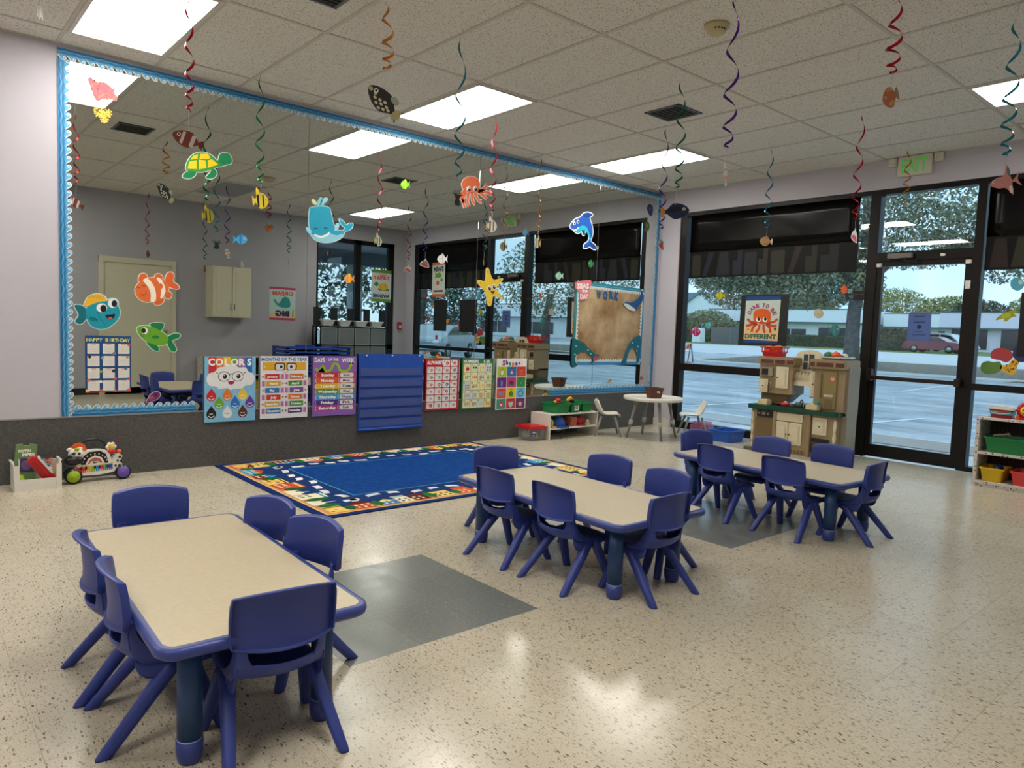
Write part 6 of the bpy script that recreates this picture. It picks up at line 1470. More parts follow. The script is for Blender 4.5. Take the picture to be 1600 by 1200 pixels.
for k, ch in enumerate('DARE'): t = (2.62, 2.36, 2.10, 1.86)[k]; a.text(ch, 605 + 268 * math.cos(t), 600 - 268 * math.sin(t) - 10, .043, (160, 44, 110), 6, .040, .05, rot=t - PI / 2)
for k, ch in enumerate('TO'): t = (1.42, 1.16)[k]; a.text(ch, 605 + 268 * math.cos(t), 600 - 268 * math.sin(t) - 10, .043, (160, 44, 110), 6, .040, .05, rot=t - PI / 2)
for k, ch in enumerate('BE'): t = (.70, .44)[k]; a.text(ch, 605 + 262 * math.cos(t), 600 - 262 * math.sin(t) - 10, .043, (160, 44, 110), 6, .040, .05, rot=t - PI / 2)
a.text('DIFFERENT', 575, 908, .050, (30, 100, 92), 6, .395, .05); a.ell(345, 780, 22, 18, (226, 110, 60), 5); a.line([(850, 740), (850, 800)], .02, (96, 140, 60), 5, sm=False); a.ell(850, 765, 26, 20, (120, 160, 70), 5); a.build('printed_sheet', dare)
# notice taped to the door glass
a = Art(.0015); a.sheet([(-2.818, 1.203), (-2.608, 1.203), (-2.612, 1.478), (-2.816, 1.478)], (84, 108, 168))
for z, w_ in ((1.452, .11), (1.438, .10), (1.395, .10), (1.383, .11), (1.290, .08), (1.262, .12)): a.rect(-2.713 - w_ / 2, z - .0035, -2.713 + w_ / 2, z + .0035, (36, 48, 96), 1)
a.ell(-2.713, 1.338, .020, .020, (30, 40, 90), 1)
o = a.build('door_notice'); o.rotation_euler = (0, 0, -PI / 2); o.location = (W + .051, 0, 0); recenter(o); tag(o, 'blue paper notice taped to the glass door', 'notice')
a = Art(.004); a.sheet([(-3.352, 1.60), (-3.236, 1.602), (-3.236, 1.695), (-3.350, 1.693)], (30, 28, 26)); a.rect(-3.345, 1.655, -3.30, 1.661, (110, 104, 96), 1); a.rect(-3.285, 1.655, -3.245, 1.661, (110, 104, 96), 1)
o = a.build('window_plate'); o.rotation_euler = (0, 0, -PI / 2); o.location = (W + .015, 0, 0); recenter(o); tag(o, 'small dark plate on the glass left of the door frame', 'plate')
# two dark boards in the right window (backs of outward facing posters), one with a poster edge
for y0, y1, lab in ((1.42, 1.90, 'dark-backed poster board in the right window nearest the door'), (.62, 1.02, 'dark-backed poster board in the right window nearest the corner')):
    a = Art(.006); a.sheet([(-y1, 1.10), (-y0, 1.10), (-y0, 1.66), (-y1, 1.66)], (30, 28, 28)); on_glass(a, 'poster_board', lab, 'poster', 'dark poster boards in the right window')
# black film banners over the shop windows, with sign backs below
M_film = mat('black_gloss_film', (14, 12, 12), .18, spec=.14); M_sb = mat('sign_back_grey', (20, 19, 19), .4, spec=.15)
def window_banner(y0, y1, z0, z1, zb, label, seed):
    r = empty('window_banner', (W + .055, (y0 + y1) / 2, zb), -PI / 2, label, 'banner', 'black banners over the windows')
    hw = (y1 - y0) / 2; n = 16
    m_ = MB(); V, F = [], []
    for i in range(n + 1):
        for j in range(5):
            V.append((-hw + 2 * hw * i / n, -.006 + .004 * math.sin(i * .9 + j), z0 - zb + (z1 - z0) * j / 4))
    for i in range(n):
        for j in range(4): F.append((i * 5 + j, (i + 1) * 5 + j, (i + 1) * 5 + j + 1, i * 5 + j + 1))
    m_.add(V, F, M_film, True); o = m_.build('black_sheet', r, fix=False); md = o.modifiers.new('t', 'SOLIDIFY'); md.thickness = .002
    m_ = MB(); m_.box(-hw, .004, 0, hw, .008, z0 - zb + .02, M_sb); m_.build('sign_back', r)
    rr = random.Random(seed); a = Art(0); x = -hw + .04
    hh = z0 - zb
    while x < hw - .2:
        w_ = rr.uniform(.10, .20); c = rr.choice([(36, 36, 20), (20, 22, 28), (34, 20, 17), (19, 25, 31), (32, 32, 20), (18, 21, 40)])
        k = rr.choice('prtl')
        if k == 'p': a.poly([(x, .02), (x + w_ * .4, .02), (x + w_, hh - .01), (x + w_ * .5, hh - .01)], c, 1)
        elif k == 'r': a.rrect(x, .02, x + w_, hh - .04, .02, c, 1)
        elif k == 't': a.poly([(x, .02), (x + w_, .02), (x + w_ * .8, hh - .02), (x + w_ * .2, hh - .02)], c, 1)
        else: a.poly([(x, .02), (x + w_, .02), (x + w_, hh - .01), (x + w_ * .5, hh - .01), (x + w_ * .5, hh * .6), (x, hh * .6)], c, 1)
        x += w_ + rr.uniform(.015, .05)
    o = a.build('sign_shape', r); o.location = (0, .003, 0)
window_banner(3.36, 5.43, 2.21, 2.665, 1.895, 'glossy black banner over the top of the left shop window', 3)
window_banner(.12, 2.205, 2.17, 2.67, 1.868, 'glossy black banner over the top of the right shop window', 9)
# ================= foil swirls with printed sea creatures, hung from the ceiling =================
def foil(key, c): return mat('foil_' + key, c, .22, metal=.75)
FOIL = dict(red=(176, 22, 44), orange=(206, 130, 40), teal=(20, 120, 134), green=(20, 110, 60), purple=(84, 30, 130), cyan=(40, 130, 150))
def swirl_mesh(h, key, turns, r0, seed, wdt=.020):
    rr = random.Random(seed); m = foil(key, FOIL[key]); V, F = [], []; turns = turns * .62; n = int(turns * 26)
    ph0 = rr.uniform(0, 6.28); ax, ay = rr.uniform(-.012, .012), rr.uniform(-.012, .012)
    for i in range(n + 1):
        t = i / n; z = -h * (1 - (1 - t) ** 1.75)      # coils get tighter towards the bottom
        r = r0 * (.45 + 1.3 * t * (1 - t) * 2) * (1 - .3 * t); a = ph0 + 2 * PI * turns * t
        w = wdt * (1 - .45 * t) * (.35 if i in (0, n) else 1)
        cx, cy = ax * math.sin(3 * t), ay * math.sin(3 * t)
        V.append((cx + (r - .25 * w) * math.cos(a), cy + (r - .25 * w) * math.sin(a), z + w * .5)); V.append((cx + (r + .25 * w) * math.cos(a), cy + (r + .25 * w) * math.sin(a), z - w * .5))
    for i in range(n): F.append((2 * i, 2 * i + 1, 2 * i + 3, 2 * i + 2))
    mb = MB(); mb.add(V, F, m, True); return mb
M_thread = mat('clear_thread', (190, 190, 186), .3)
def creature(kind, s_, cols):
    """flat printed card cut-out, width about s_, centred on the origin, printed on both sides"""
    a = Art(.0015); c1, c2, c3 = cols
    def fishbody(L, Hh, tail=True):
        return smooth([(-L * .5, 0), (-L * .3, Hh * .38), (L * .05, Hh * .5), (L * .32, Hh * .12), (L * .5, Hh * .36), (L * .44, 0), (L * .5, -Hh * .36), (L * .32, -Hh * .12), (L * .05, -Hh * .5), (-L * .3, -Hh * .38)], 3)
    L = s_
    if kind in ('round', 'idol', 'tang', 'clown', 'trigger', 'angel'):
        Hh = {'round': .75, 'idol': 1.0, 'tang': .55, 'clown': .5, 'trigger': .5, 'angel': .8}[kind] * L
        if kind == 'angel':
            a.sheet(smooth([(-L * .45, 0), (-L * .2, Hh * .25), (L * .05, Hh * .3), (L * .18, Hh * .8), (L * .24, Hh * .25), (L * .30, .0), (L * .55, Hh * .35), (L * .45, 0), (L * .55, -Hh * .35), (L * .28, -Hh * .08), (L * .25, -Hh * .7), (L * .05, -Hh * .32), (-L * .2, -Hh * .25)], 3), c1)
            a.poly(ell(L * .2, Hh * .45, L * .05, Hh * .22), c2, 1, True); a.poly(ell(L * .2, -Hh * .42, L * .06, Hh * .18), c3, 1, True)
        else:
            a.sheet(fishbody(L, Hh), c1)
        if kind == 'idol': a.poly(smooth([(-.05 * L, Hh * .3), (L * .1, Hh * .75), (L * .2, Hh * .8), (L * .22, Hh * .3)], 3), c1, 0, True)
        if kind in ('idol', 'clown'):
            for x, w_ in ((-.22, .09), (.08, .12)): a.poly([(L * x, Hh * .36), (L * (x + w_), Hh * .40), (L * (x + w_), -Hh * .40), (L * x, -Hh * .36)], c2, 1, True)
            a.poly(ell(L * .42, 0, L * .07, Hh * .25), c3, 2, True)
        if kind == 'tang': a.poly(smooth([(-L * .3, Hh * .15), (0, Hh * .3), (L * .28, .02 * L), (0, -.02 * L)], 3), c2, 1, True); a.poly(ell(L * .44, 0, L * .08, Hh * .3), c3, 2, True)
        if kind == 'trigger':
            for i, (x, z) in enumerate(((-.22, -.12), (-.12, -.22), (-.02, -.12), (0, -.28), (.1, -.2), (.12, -.06), (-.1, -.05), (.2, -.1), (-.28, -.02), (.02, .02))): a.ell(L * x, Hh * z * 1.4, L * .045, L * .035, c2, 1, both=True, n=12)
            a.poly(ell(-L * .43, -Hh * .02, L * .06, Hh * .1), c3, 1, True); a.poly(ell(L * .40, 0, L * .10, Hh * .3), c3, 2, True); a.poly(ell(L * .15, Hh * .45, L * .12, Hh * .16), (150, 160, 140), 2, True)
        if kind == 'round': a.poly(ell(L * .42, 0, L * .08, Hh * .3), c3, 2, True); a.poly(smooth([(-L * .2, Hh * .36), (L * .05, Hh * .5), (L * .2, Hh * .3), (0, Hh * .3)], 3), c2, 1, True); a.poly(ell(0, -Hh * .3, L * .2, Hh * .12), c2, 1, True)
        a.ell(-L * .31, Hh * .10, L * .055, L * .055, (236, 236, 230), 3, both=True, n=12); a.ell(-L * .31, Hh * .10, L * .032, L * .032, (16, 16, 18), 4, both=True, n=12)
    elif kind == 'clam':
        a.sheet(smooth([(-L * .5, -L * .25), (-L * .35, L * .12), (-L * .12, L * .3), (0, L * .5), (L * .12, L * .3), (L * .3, L * .22), (L * .42, -.02 * L), (L * .5, -L * .3), (L * .1, -L * .36), (-L * .2, -L * .35)], 3), c1)
        a.poly(smooth([(-L * .42, -L * .2), (-L * .2, 0), (L * .2, 0), (L * .42, -L * .24), (L * .1, -L * .30)], 3), c2, 1, True)
        for x in (-.2, .02, .2): a.poly(ell(L * x, L * .12, L * .07, L * .14), c3, 2, True)
    elif kind == 'coral':
        for i in range(7):
            t = PI * (.12 + .76 * i / 6); a.line([(0, -L * .4), (L * .22 * math.cos(t), L * .05), (L * .5 * math.cos(t), L * .45 * math.sin(t))], L * .12, (c1, c2, c3)[i % 3], 0, both=True, taper=True)
        a.sheet(smooth([(-L * .25, -L * .45), (-L * .15, -L * .1), (0, L * .1), (L * .15, -L * .1), (L * .25, -L * .45)], 3), c1)
    return a
def hang(x, y, ztop, zfish, key, kind, s_, cols, yaw, tilt, label, turns=6, r0=.028, seed=0, flb='fish_card'):
    r = empty('hanging_swirl', (x, y, H), 0, label, 'hanging decoration', 'foil swirl decorations hanging from the ceiling')
    th = MB(); zt = min(ztop, H - .02) - H
    th.cyl((0, 0, -.0015), (0, 0, zt + .004), .0012, .0012, M_thread, 6); hs = max(.2, ztop - zfish - (s_ * .5 + .07))
    zb = zt - hs
    th.build('top_thread', r); th = MB(); th.cyl((.004, 0, zb + .01), (0, 0, zfish - H + s_ * .22), .0010, .0010, M_thread, 6); th.build('card_thread', r)
    o = swirl_mesh(hs, key, turns, r0, seed).build('foil_swirl', r, fix=False); o.location = (0, 0, zt)
    if kind:
        c = creature(kind, s_, cols).build(flb, r); c.location = (0, 0, zfish - H); c.rotation_euler = (0, tilt, yaw)
    return r
def face(x, y, twist=0): return math.atan2(y, x) - PI / 2 + twist
hang(1.263, 4.241, 2.90, 2.145, 'red', 'clown', .175, ((112, 44, 30), (190, 180, 176), (90, 30, 24)), face(1.26, 4.24, -.3), .35, 'red foil swirl with brown clownfish, in front of the turtle cutout', 8, .024, 1)
hang(2.154, 3.677, 2.96, 2.431, 'orange', 'trigger', .235, ((26, 22, 20), (196, 186, 150), (170, 160, 110)), face(2.15, 3.68, .15), .75, 'orange foil swirl with black white-spotted triggerfish', 6, .036, 2)
hang(2.673, 3.654, 2.94, 1.975, 'teal', 'coral', .11, ((24, 60, 60), (110, 30, 30), (30, 90, 90)), face(2.67, 3.65, .9), 0, 'teal foil swirl with dark coral card, beside the octopus cutout', 7, .034, 3)
hang(2.065, 5.248, 2.94, 2.040, 'green', 'idol', .115, ((226, 200, 50), (24, 24, 24), (230, 200, 60)), face(2.07, 5.25, .1) + PI, .1, 'green foil swirl with yellow and black fish, over the left mirror', 8, .032, 4)
hang(3.935, 4.872, 2.97, 2.052, 'red', 'idol', .105, ((226, 222, 206), (30, 28, 26), (226, 190, 60)), face(3.9, 4.9, .5) + PI, 0, 'red foil swirl with white and black moorish idol, right of the octopus', 8, .028, 5)
hang(5.104, 5.549, 2.93, 2.073, 'orange', 'idol', .10, ((214, 190, 140), (30, 28, 26), (200, 160, 60)), face(5.1, 5.5, .9), 0, 'thin bronze foil swirl with tan and black fish, left of the dolphin', 8, .022, 6)
hang(5.13, 3.979, 2.95, 1.965, 'purple', 'clam', .13, ((206, 190, 186), (186, 60, 56), (60, 110, 80)), face(5.1, 4.0, 1.15), .2, 'purple foil swirl with red and white clam card, by the mirror right edge', 8, .032, 7)
hang(4.233, 3.174, 2.95, 2.048, 'green', 'tang', .20, ((26, 36, 74), (14, 18, 30), (190, 130, 50)), face(4.2, 3.2, .15) + PI, .1, 'green foil swirl with dark blue tang fish, over the window pier', 8, .034, 8)
hang(3.305, 2.173, 2.88, 2.015, 'purple', 'clown', .125, ((206, 206, 200), (216, 140, 60), (226, 226, 220)), face(3.3, 2.2, 1.25), 1.3, 'long purple foil swirl with white and orange fish, right of the smoke detector', 7, .036, 9)
hang(4.048, 1.677, 2.975, 2.472, 'red', 'round', .14, ((196, 104, 48), (206, 150, 80), (150, 130, 100)), face(4.0, 1.7, .95), -.5, 'red foil swirl with orange round fish, near the top right corner', 6, .040, 10)
hang(5.771, 2.588, 2.92, 2.005, 'red', 'clam', .13, ((220, 214, 210), (200, 80, 96), (190, 200, 200)), face(5.8, 2.6, 1.2), .2, 'red foil swirl with white and pink clam card, by the black banner end', 8, .032, 11)
hang(6.326, 3.668, 2.95, 2.095, 'cyan', 'round', .12, ((206, 160, 110), (186, 130, 90), (226, 220, 206)), face(6.3, 3.7, .2), .05, 'teal foil swirl with tan fish, in front of the left black banner', 8, .032, 12)
hang(7.10, 2.740, 2.94, 2.45, 'orange', 'round', .05, ((206, 110, 50), (206, 140, 70), (190, 110, 50)), face(7.0, 2.7, 1.3), 0, 'orange foil swirl hanging in front of the EXIT sign', 6, .030, 13)
hang(4.519, 1.256, 2.90, 2.050, 'cyan', 'angel', .14, ((196, 130, 126), (96, 110, 130), (226, 206, 196)), face(4.5, 1.3, .1), -.2, 'teal foil swirl with pink and white angelfish, at the right edge of the photo', 9, .036, 14)
hang(2.783, .50, 2.90, 2.05, 'red', 'round', .14, ((140, 80, 50), (100, 60, 40), (160, 110, 70)), face(2.8, .5, .4), 0, 'swirl with brown fish reflected above the cream door', 8, .028, 15)
hang(3.52, .62, 2.90, 1.90, 'green', 'round', .14, ((120, 96, 50), (90, 70, 40), (150, 120, 60)), face(3.5, .6, .4), .5, 'swirl with olive brown fish reflected beside the white wall cabinet', 8, .030, 16)
# pale tassel at the top left corner
r = empty('hanging_tassel', (.705, 5.153, H), 0, 'small pale tassel hanging from the ceiling at the top left corner', 'hanging decoration')
m_ = MB(); m_.cyl((0, 0, -.001), (0, 0, -.03), .001, .001, M_thread, 6)
for k in range(4): m_.box(-.002 + .008 * (k - 1.5), -.001, -.09 - .012 * (k % 2), .003 + .008 * (k - 1.5), .001, -.02, mat('tassel_grey', (232, 228, 220), .5))
m_.build('tassel_strips', r)
# ================= things standing along the wall behind the camera (seen in the mirror) =================
def at_back(a, name, label, cat, x, z):
    o = a.build(name); o.rotation_euler = (0, 0, PI); o.location = (x, YB, z); recenter(o); return tag(o, label, cat)
# DREAM BIG poster: local x runs to world -x
a = Art(.0015); w_, h_ = .46, .56
a.sheet([(-w_ / 2, 0), (w_ / 2, 0), (w_ / 2, h_), (-w_ / 2, h_)], (176, 206, 196)); a.rect(-w_ / 2, h_ - .04, w_ / 2, h_, (186, 60, 110), 1); a.rect(-w_ / 2, 0, w_ / 2, .04, (186, 60, 110), 1)
a.text('DREAM', 0, h_ - .105, .065, (214, 90, 66), 2, .36, .05); a.text('BIG', 0, .115, .085, (26, 44, 100), 3, .25, .07)
a.poly(smooth([(-.14, .25), (-.12, .36), (-.06, .40), (0, .38), (.05, .30), (.09, .29), (.12, .34), (.16, .35), (.13, .29), (.08, .24), (0, .215), (-.09, .215)], 3), (40, 140, 136), 2); a.poly([(-w_ / 2, .04), (w_ / 2, .04), (w_ / 2, .10), (0, .17), (-w_ / 2, .12)], (222, 190, 130), 1); a.line([(-.18, .06), (-.19, .18)], .02, (90, 140, 60), 2)
at_back(a, 'whale_poster', 'DREAM BIG whale poster with magenta bands, reversed in the mirror', 'poster', 5.08, 1.19)
a = Art(.0015); w_, h_ = .42, .60
a.sheet([(-w_ / 2, 0), (w_ / 2, 0), (w_ / 2, h_), (-w_ / 2, h_)], (200, 206, 200)); a.rect(-w_ / 2, h_ - .06, w_ / 2, h_, (96, 140, 50), 1); a.rect(-w_ / 2, 0, w_ / 2, .06, (96, 140, 50), 1)
a.text('TOTALLY', -.02, h_ - .10, .03, (206, 80, 56), 2, .18, .05); a.text('TURTLE-Y', 0, h_ - .15, .055, (206, 80, 56), 2, .34, .06); a.text('AWESOME', 0, .115, .060, (26, 40, 96), 2, .36, .06)
a.ell(-.04, .29, .10, .07, (216, 176, 50), 2); a.ell(.11, .33, .045, .04, (40, 130, 70), 3); a.poly(smooth([(-.16, .24), (-.12, .21), (.06, .22), (.05, .26), (-.1, .27)], 3), (40, 130, 70), 1)
for x in (-.09, -.03, .03): a.line([(x, .25), (x, .34)], .006, (130, 130, 40), 3, sm=False)
at_back(a, 'turtle_poster', 'TURTLE-Y AWESOME poster taped in the corner window, reversed in the mirror', 'poster', 7.0, 1.60)
a = Art(.0015); w_, h_ = .40, .62
a.sheet([(-w_ / 2, 0), (w_ / 2, 0), (w_ / 2, h_), (-w_ / 2, h_)], (204, 210, 200)); a.rect(-w_ / 2, h_ - .05, w_ / 2, h_, (214, 96, 50), 1); a.rect(-w_ / 2, 0, w_ / 2, .05, (214, 96, 50), 1)
a.text('SWIM', 0, h_ - .12, .085, (24, 50, 70), 2, .32, .05); a.poly(smooth([(-.10, .38), (-.03, .44), (.06, .42), (.12, .45), (.10, .38), (.12, .33), (.05, .35), (-.04, .34)], 3), (110, 150, 40), 2); a.ell(.02, .25, .05, .04, (206, 80, 60), 2); a.ell(-.10, .30, .04, .03, (50, 140, 140), 2)
a.rect(-.15, .085, .15, .12, (120, 50, 60), 1)
o = a.build('swim_poster'); o.rotation_euler = (0, 0, -PI / 2); o.location = (W + .03, .80, 1.72); recenter(o); tag(o, 'SWIM poster with small fish on the black banner, reversed in the mirror', 'poster')
# wall cabinet
c = empty('wall_cabinet', (4.12, YB, 1.20), PI, 'cream two-door cabinet on the rear wall, seen in the mirror', 'cabinet')
CW = mat('cream_cabinet', (206, 200, 176), .4)
m_ = MB(); m_.box(-.31, -.29, 0, .31, 0, .80, CW); m_.build('body', c)
for s_ in (-1, 1):
    m_ = MB(); x0, x1 = (s_ * .302, s_ * .004) if s_ < 0 else (.004, .302)
    m_.box(x0, -.310, .01, x1, -.291, .79, CW, bev=.003); m_.box(x0 + .05, -.315, .06, x1 - .05, -.309, .74, CW, bev=.003); d_ = m_.build('door', c)
    m_ = MB(); m_.tube([(s_ * .03, -.312, .12), (s_ * .03, -.335, .14), (s_ * .03, -.335, .20), (s_ * .03, -.312, .22)], .005, M_hw, 8); m_.build('handle', d_)
m_ = MB(); m_.lathe([(.035, 2.0005), (.035, 2.03), (.028, 2.08), (.022, 2.11), (.0005, 2.115)], mat('white_gadget', (200, 200, 200), .4), 16, c=(4.32, YB + .15)); o = m_.build('air_freshener'); recenter(o); tag(o, 'small white gadget standing on top of the reflected wall cabinet', 'gadget')
# fire alarm
m_ = MB(); m_.box(7.36, YB, 1.10, 7.44, YB + .05, 1.24, mat('alarm_red', (170, 30, 30), .4), bev=.006); m_.box(7.375, YB + .05, 1.13, 7.425, YB + .055, 1.17, P_white); o = m_.build('fire_alarm'); recenter(o); tag(o, 'red fire alarm pull box on the corner pier, seen in the mirror', 'alarm')
# grey cube organiser with black upright dividers and white bins
cb = empty('cube_organizer', (6.23, YB + .40, 0), PI, 'black framed grey cube organiser in front of the corner window', 'shelf')
GP = mat('grey_mesh_panel', (106, 110, 112), .6, noise=.1, nscale=200); GF = mat('organizer_black', (16, 16, 16), .5); GW = mat('organizer_rim', (150, 152, 152), .5)
S_ = .32
m_ = MB()
for i in range(5): 
    for y in (-.01, .29): m_.box(-.64 + i * S_ - .012, y - .01, 0, -.64 + i * S_ + .012, y + .01, 1.12, GF)
for j in range(4):
    for y in (-.01, .29): m_.box(-.65, y - .01, .15 + j * .32 - .012, .65, y + .01, .15 + j * .32 + .012, GF)
    m_.box(-.64, 0, .15 + j * .32 - .006, .64, .28, .15 + j * .32 + .006, GF)
m_.build('frame', cb)
for i in range(4):
    for j in range(3):
        x0 = -.64 + i * S_ + .012; z0 = .15 + j * .32 + .012
        m_ = MB(); m_.box(x0 + .01, -.012, z0 + .01, x0 + S_ - .034, -.002, z0 + .286, GP); 
        for (u0, v0, u1, v1) in ((0, 0, S_ - .024, .012), (0, .284, S_ - .024, .296), (0, 0, .012, .296), (S_ - .036, 0, S_ - .024, .296)): m_.box(x0 + u0, -.016, z0 + v0, x0 + u1, -.010, z0 + v1, GW)
        m_.build('cube_panel', cb)
for i in range(5):
    x = -.64 + i * S_
    m_ = MB(); m_.box(x - .05, .10, 1.13, x + .08, .115, 1.44, GF); m_.build('upright_panel', cb)
for i in range(4):
    x = 6.23 + .48 - i * S_; lb = ('leftmost', 'second from left', 'third from left', 'rightmost')[3 - i]
    bin_obj('white_basket', x - .125, YB + .18, x + .115, YB + .40, 1.126, .10, P_white, 'white basket on the cube organiser, %s of four in the mirror' % lb, 'basket', 'white baskets on the cube organiser', rim=.012, taper=.03)
# blue stacking cots
for k in range(8):
    m_ = MB(); z = .30 + k * .062; c = mat('cot_blue', (20, 66, 160), .45)
    m_.box(-.56, -.28, z, .56, -.25, z + .030, c, bev=.004); m_.box(-.56, .25, z, .56, .28, z + .030, c, bev=.004); m_.box(-.56, -.28, z, -.50, .28, z + .040, c, bev=.004); m_.box(.50, -.28, z, .56, .28, z + .040, c, bev=.004)
    m_.box(-.5, -.25, z + .012, .5, .25, z + .018, mat('cot_sheet', (30, 84, 180), .7)); m_.box(-.16, -.283, z, .14, -.246, z + .056, c)
    for sx in (-1, 1):
        for sy in (-1, 1): m_.box(sx * .53 - .02, sy * .265 - .012, z - .0215 if k else 0.0, sx * .53 + .02, sy * .265 + .012, z, c)
    o = m_.build('stacking_cot'); o.location = (5.27, YB + .75, 0); tag(o, ('blue stacking cot in the reflected stack, ' + ('bottom one', 'second from bottom', 'third from bottom', 'fourth from bottom', 'fourth from top', 'third from top', 'second from top', 'top one')[k]), 'cot', 'stacked blue cots')
# long speckled shelf with black and yellow bins
BS = speckled_shelf(4.72, YB + .34, PI, 1.05, 'speckled white shelf with yellow and black bins, seen in the mirror behind the COLORS poster', 'storage_shelf')
for k in range(3):
    x = 4.55 - k * .32
    bin_obj('storage_tub', x - .13, YB + .06, x + .12, YB + .33, .296, .13, (mat('bin_black', (24, 24, 24), .5), mat('yellow_tub_plastic'), P_green)[k], ('black', 'yellow', 'green')[k] + ' tub on the upper board of the reflected speckled shelf', 'tub', rim=.008, taper=.02)
    bin_obj('storage_tub', x - .13, YB + .06, x + .12, YB + .33, .051, .13, (mat('yellow_tub_plastic'), P_red, mat('bin_black'))[k], ('yellow', 'red', 'black')[k] + ' tub on the lower board of the reflected speckled shelf', 'tub', rim=.008, taper=.02)
# ================= outside: car park, road, lawn, buildings, trees =================
def asphalt(name, c0, c1, rough=.55, sc=3.0):
    m, nt, b = nodes_mat(name); g = N(nt, 'ShaderNodeNewGeometry')
    mp = N(nt, 'ShaderNodeMapping'); mp.inputs['Scale'].default_value = (.5, .16, 1); nt.links.new(g.outputs['Position'], mp.inputs['Vector'])
    n = N(nt, 'ShaderNodeTexNoise', Scale=sc, Detail=8.0, Roughness=.7); nt.links.new(mp.outputs[0], n.inputs['Vector'])
    n2 = N(nt, 'ShaderNodeTexNoise', Scale=60.0, Detail=3.0); nt.links.new(g.outputs['Position'], n2.inputs['Vector'])
    cr = N(nt, 'ShaderNodeValToRGB'); cr.color_ramp.elements[0].position = .35; cr.color_ramp.elements[1].position = .66; cr.color_ramp.elements[0].color = rgb(*c0); cr.color_ramp.elements[1].color = rgb(*c1)
    nt.links.new(math_(nt, 'ADD', math_(nt, 'MULTIPLY', n.outputs['Fac'], .75), math_(nt, 'MULTIPLY', n2.outputs['Fac'], .25)), cr.inputs['Fac'])
    nt.links.new(cr.outputs['Color'], b.inputs['Base Color']); b.inputs['Roughness'].default_value = rough; return m
M_asph = asphalt('worn_asphalt', (104, 110, 118), (204, 208, 212)); M_road = asphalt('road_surface', (176, 178, 180), (208, 208, 208)); M_conc = asphalt('pale_concrete', (190, 190, 188), (214, 214, 210), .7)
M_grass = mat('mown_grass', (96, 124, 60), .9, noise=.4, nscale=6, bump=.3); M_mulch = mat('leaf_litter', (112, 106, 92), .9, noise=.5, nscale=5, bump=.5)
def zg(x):
    P = ((8, -.15), (30, -.15), (70, .5), (100, .9), (160, 1.6))
    if x <= 8: return -.15
    for (a, b), (c, d) in zip(P, P[1:]):
        if x <= c: return b + (d - b) * (x - a) / (c - a)
    return 1.6
def slab(name, pts, m, dz, label=None, kind='structure', n=10):
    """flat strip following the rising ground; pts polygon given as left/right chains [(x, y0, y1)...]"""
    mb = MB(); V, F = [], []
    for x, y0, y1 in pts: V += [(x, y0, zg(x) + dz), (x, y1, zg(x) + dz)]
    for i in range(len(pts) - 1): F.append((2 * i, 2 * i + 2, 2 * i + 3, 2 * i + 1))
    k = len(V); V += [(v[0], v[1], v[2] - .12) for v in V]
    for i in range(len(pts) - 1): F += [(2 * i, 2 * i + 2, k + 2 * i + 2, k + 2 * i), (2 * i + 1, 2 * i + 3, k + 2 * i + 3, k + 2 * i + 1)]
    F += [(0, 1, k + 1, k)]; e = 2 * len(pts) - 2; F += [(e, e + 1, k + e + 1, k + e)]
    mb.add(V, F, m); o = mb.build(name)
    o['kind'] = kind; return o
slab('ground_parking_lot', [(W + .12, -90, 90), (8, -90, 90), (30, -90, 90), (50, -90, 90), (70, -95, 120), (100, -80, 150), (160, -120, 220)], M_asph, 0)
slab('ground_walkway', [(W + .121, -8, 5.6), (9.3, -8, 5.6)], M_conc, .06)
slab('ground_road', [(43.0, -38, 90), (52, -38, 90), (64.5, -38, 90)], M_road, .02)
slab('ground_lawn', [(64.5, -38, 90), (70, -50, 110), (100, -70, 150), (120, -80, 170)], M_grass, .04)
# planted island with curved kerb
mb = MB(); P = smooth([(31.7, -30), (31.7, 14), (31.6, 20), (32.6, 22.2), (36, 22.8), (40.5, 23.8), (42.6, 22), (42.7, 14), (42.7, -30)], 3)
V = [(x, y, zg(x) + .06) for x, y in P] + [(x, y, zg(x) - .05) for x, y in P]; n_ = len(P)
mb.add(V, [tuple(range(n_))] + [(i, (i + 1) % n_, n_ + (i + 1) % n_, n_ + i) for i in range(n_)], M_mulch); struct('ground_island', mb)
mb = MB(); mb.tube([(x, y, zg(x) + .03) for x, y in smooth([(31.6, -30), (31.6, 0), (31.6, 14), (31.5, 20), (32.5, 22.4), (36, 23.0), (40.5, 24.0)], 4, False)], .09, M_conc, 8); struct('ground_kerb', mb)
M_line = mat('white_paint_line', (226, 228, 228), .6)
def pline(x0, y0, x1, y1, w_=.10):
    L = math.hypot(x1 - x0, y1 - y0); nx, ny = -(y1 - y0) / L * w_ / 2, (x1 - x0) / L * w_ / 2; mb = MB()
    mb.add([(x0 + nx, y0 + ny, zg(x0) + .006), (x1 + nx, y1 + ny, zg(x1) + .006), (x1 - nx, y1 - ny, zg(x1) + .006), (x0 - nx, y0 - ny, zg(x0) + .006)], [(0, 1, 2, 3)], M_line); o = mb.build('parking_line'); o['kind'] = 'structure'
for (x0, y0, x1, y1) in ((9.8, 5.25, 13.98, 4.78), (10.0, 2.2, 14.0, 1.9), (21.2, 7.9, 27.2, 8.5), (9.9, 8.1, 14.0, 7.8), (10, -.7, 14, -.9), (21.2, 11.2, 27.2, 11.8), (21.2, 4.6, 27.2, 5.2), (10.0, 11.2, 14.0, 10.9)): pline(x0, y0, x1, y1)
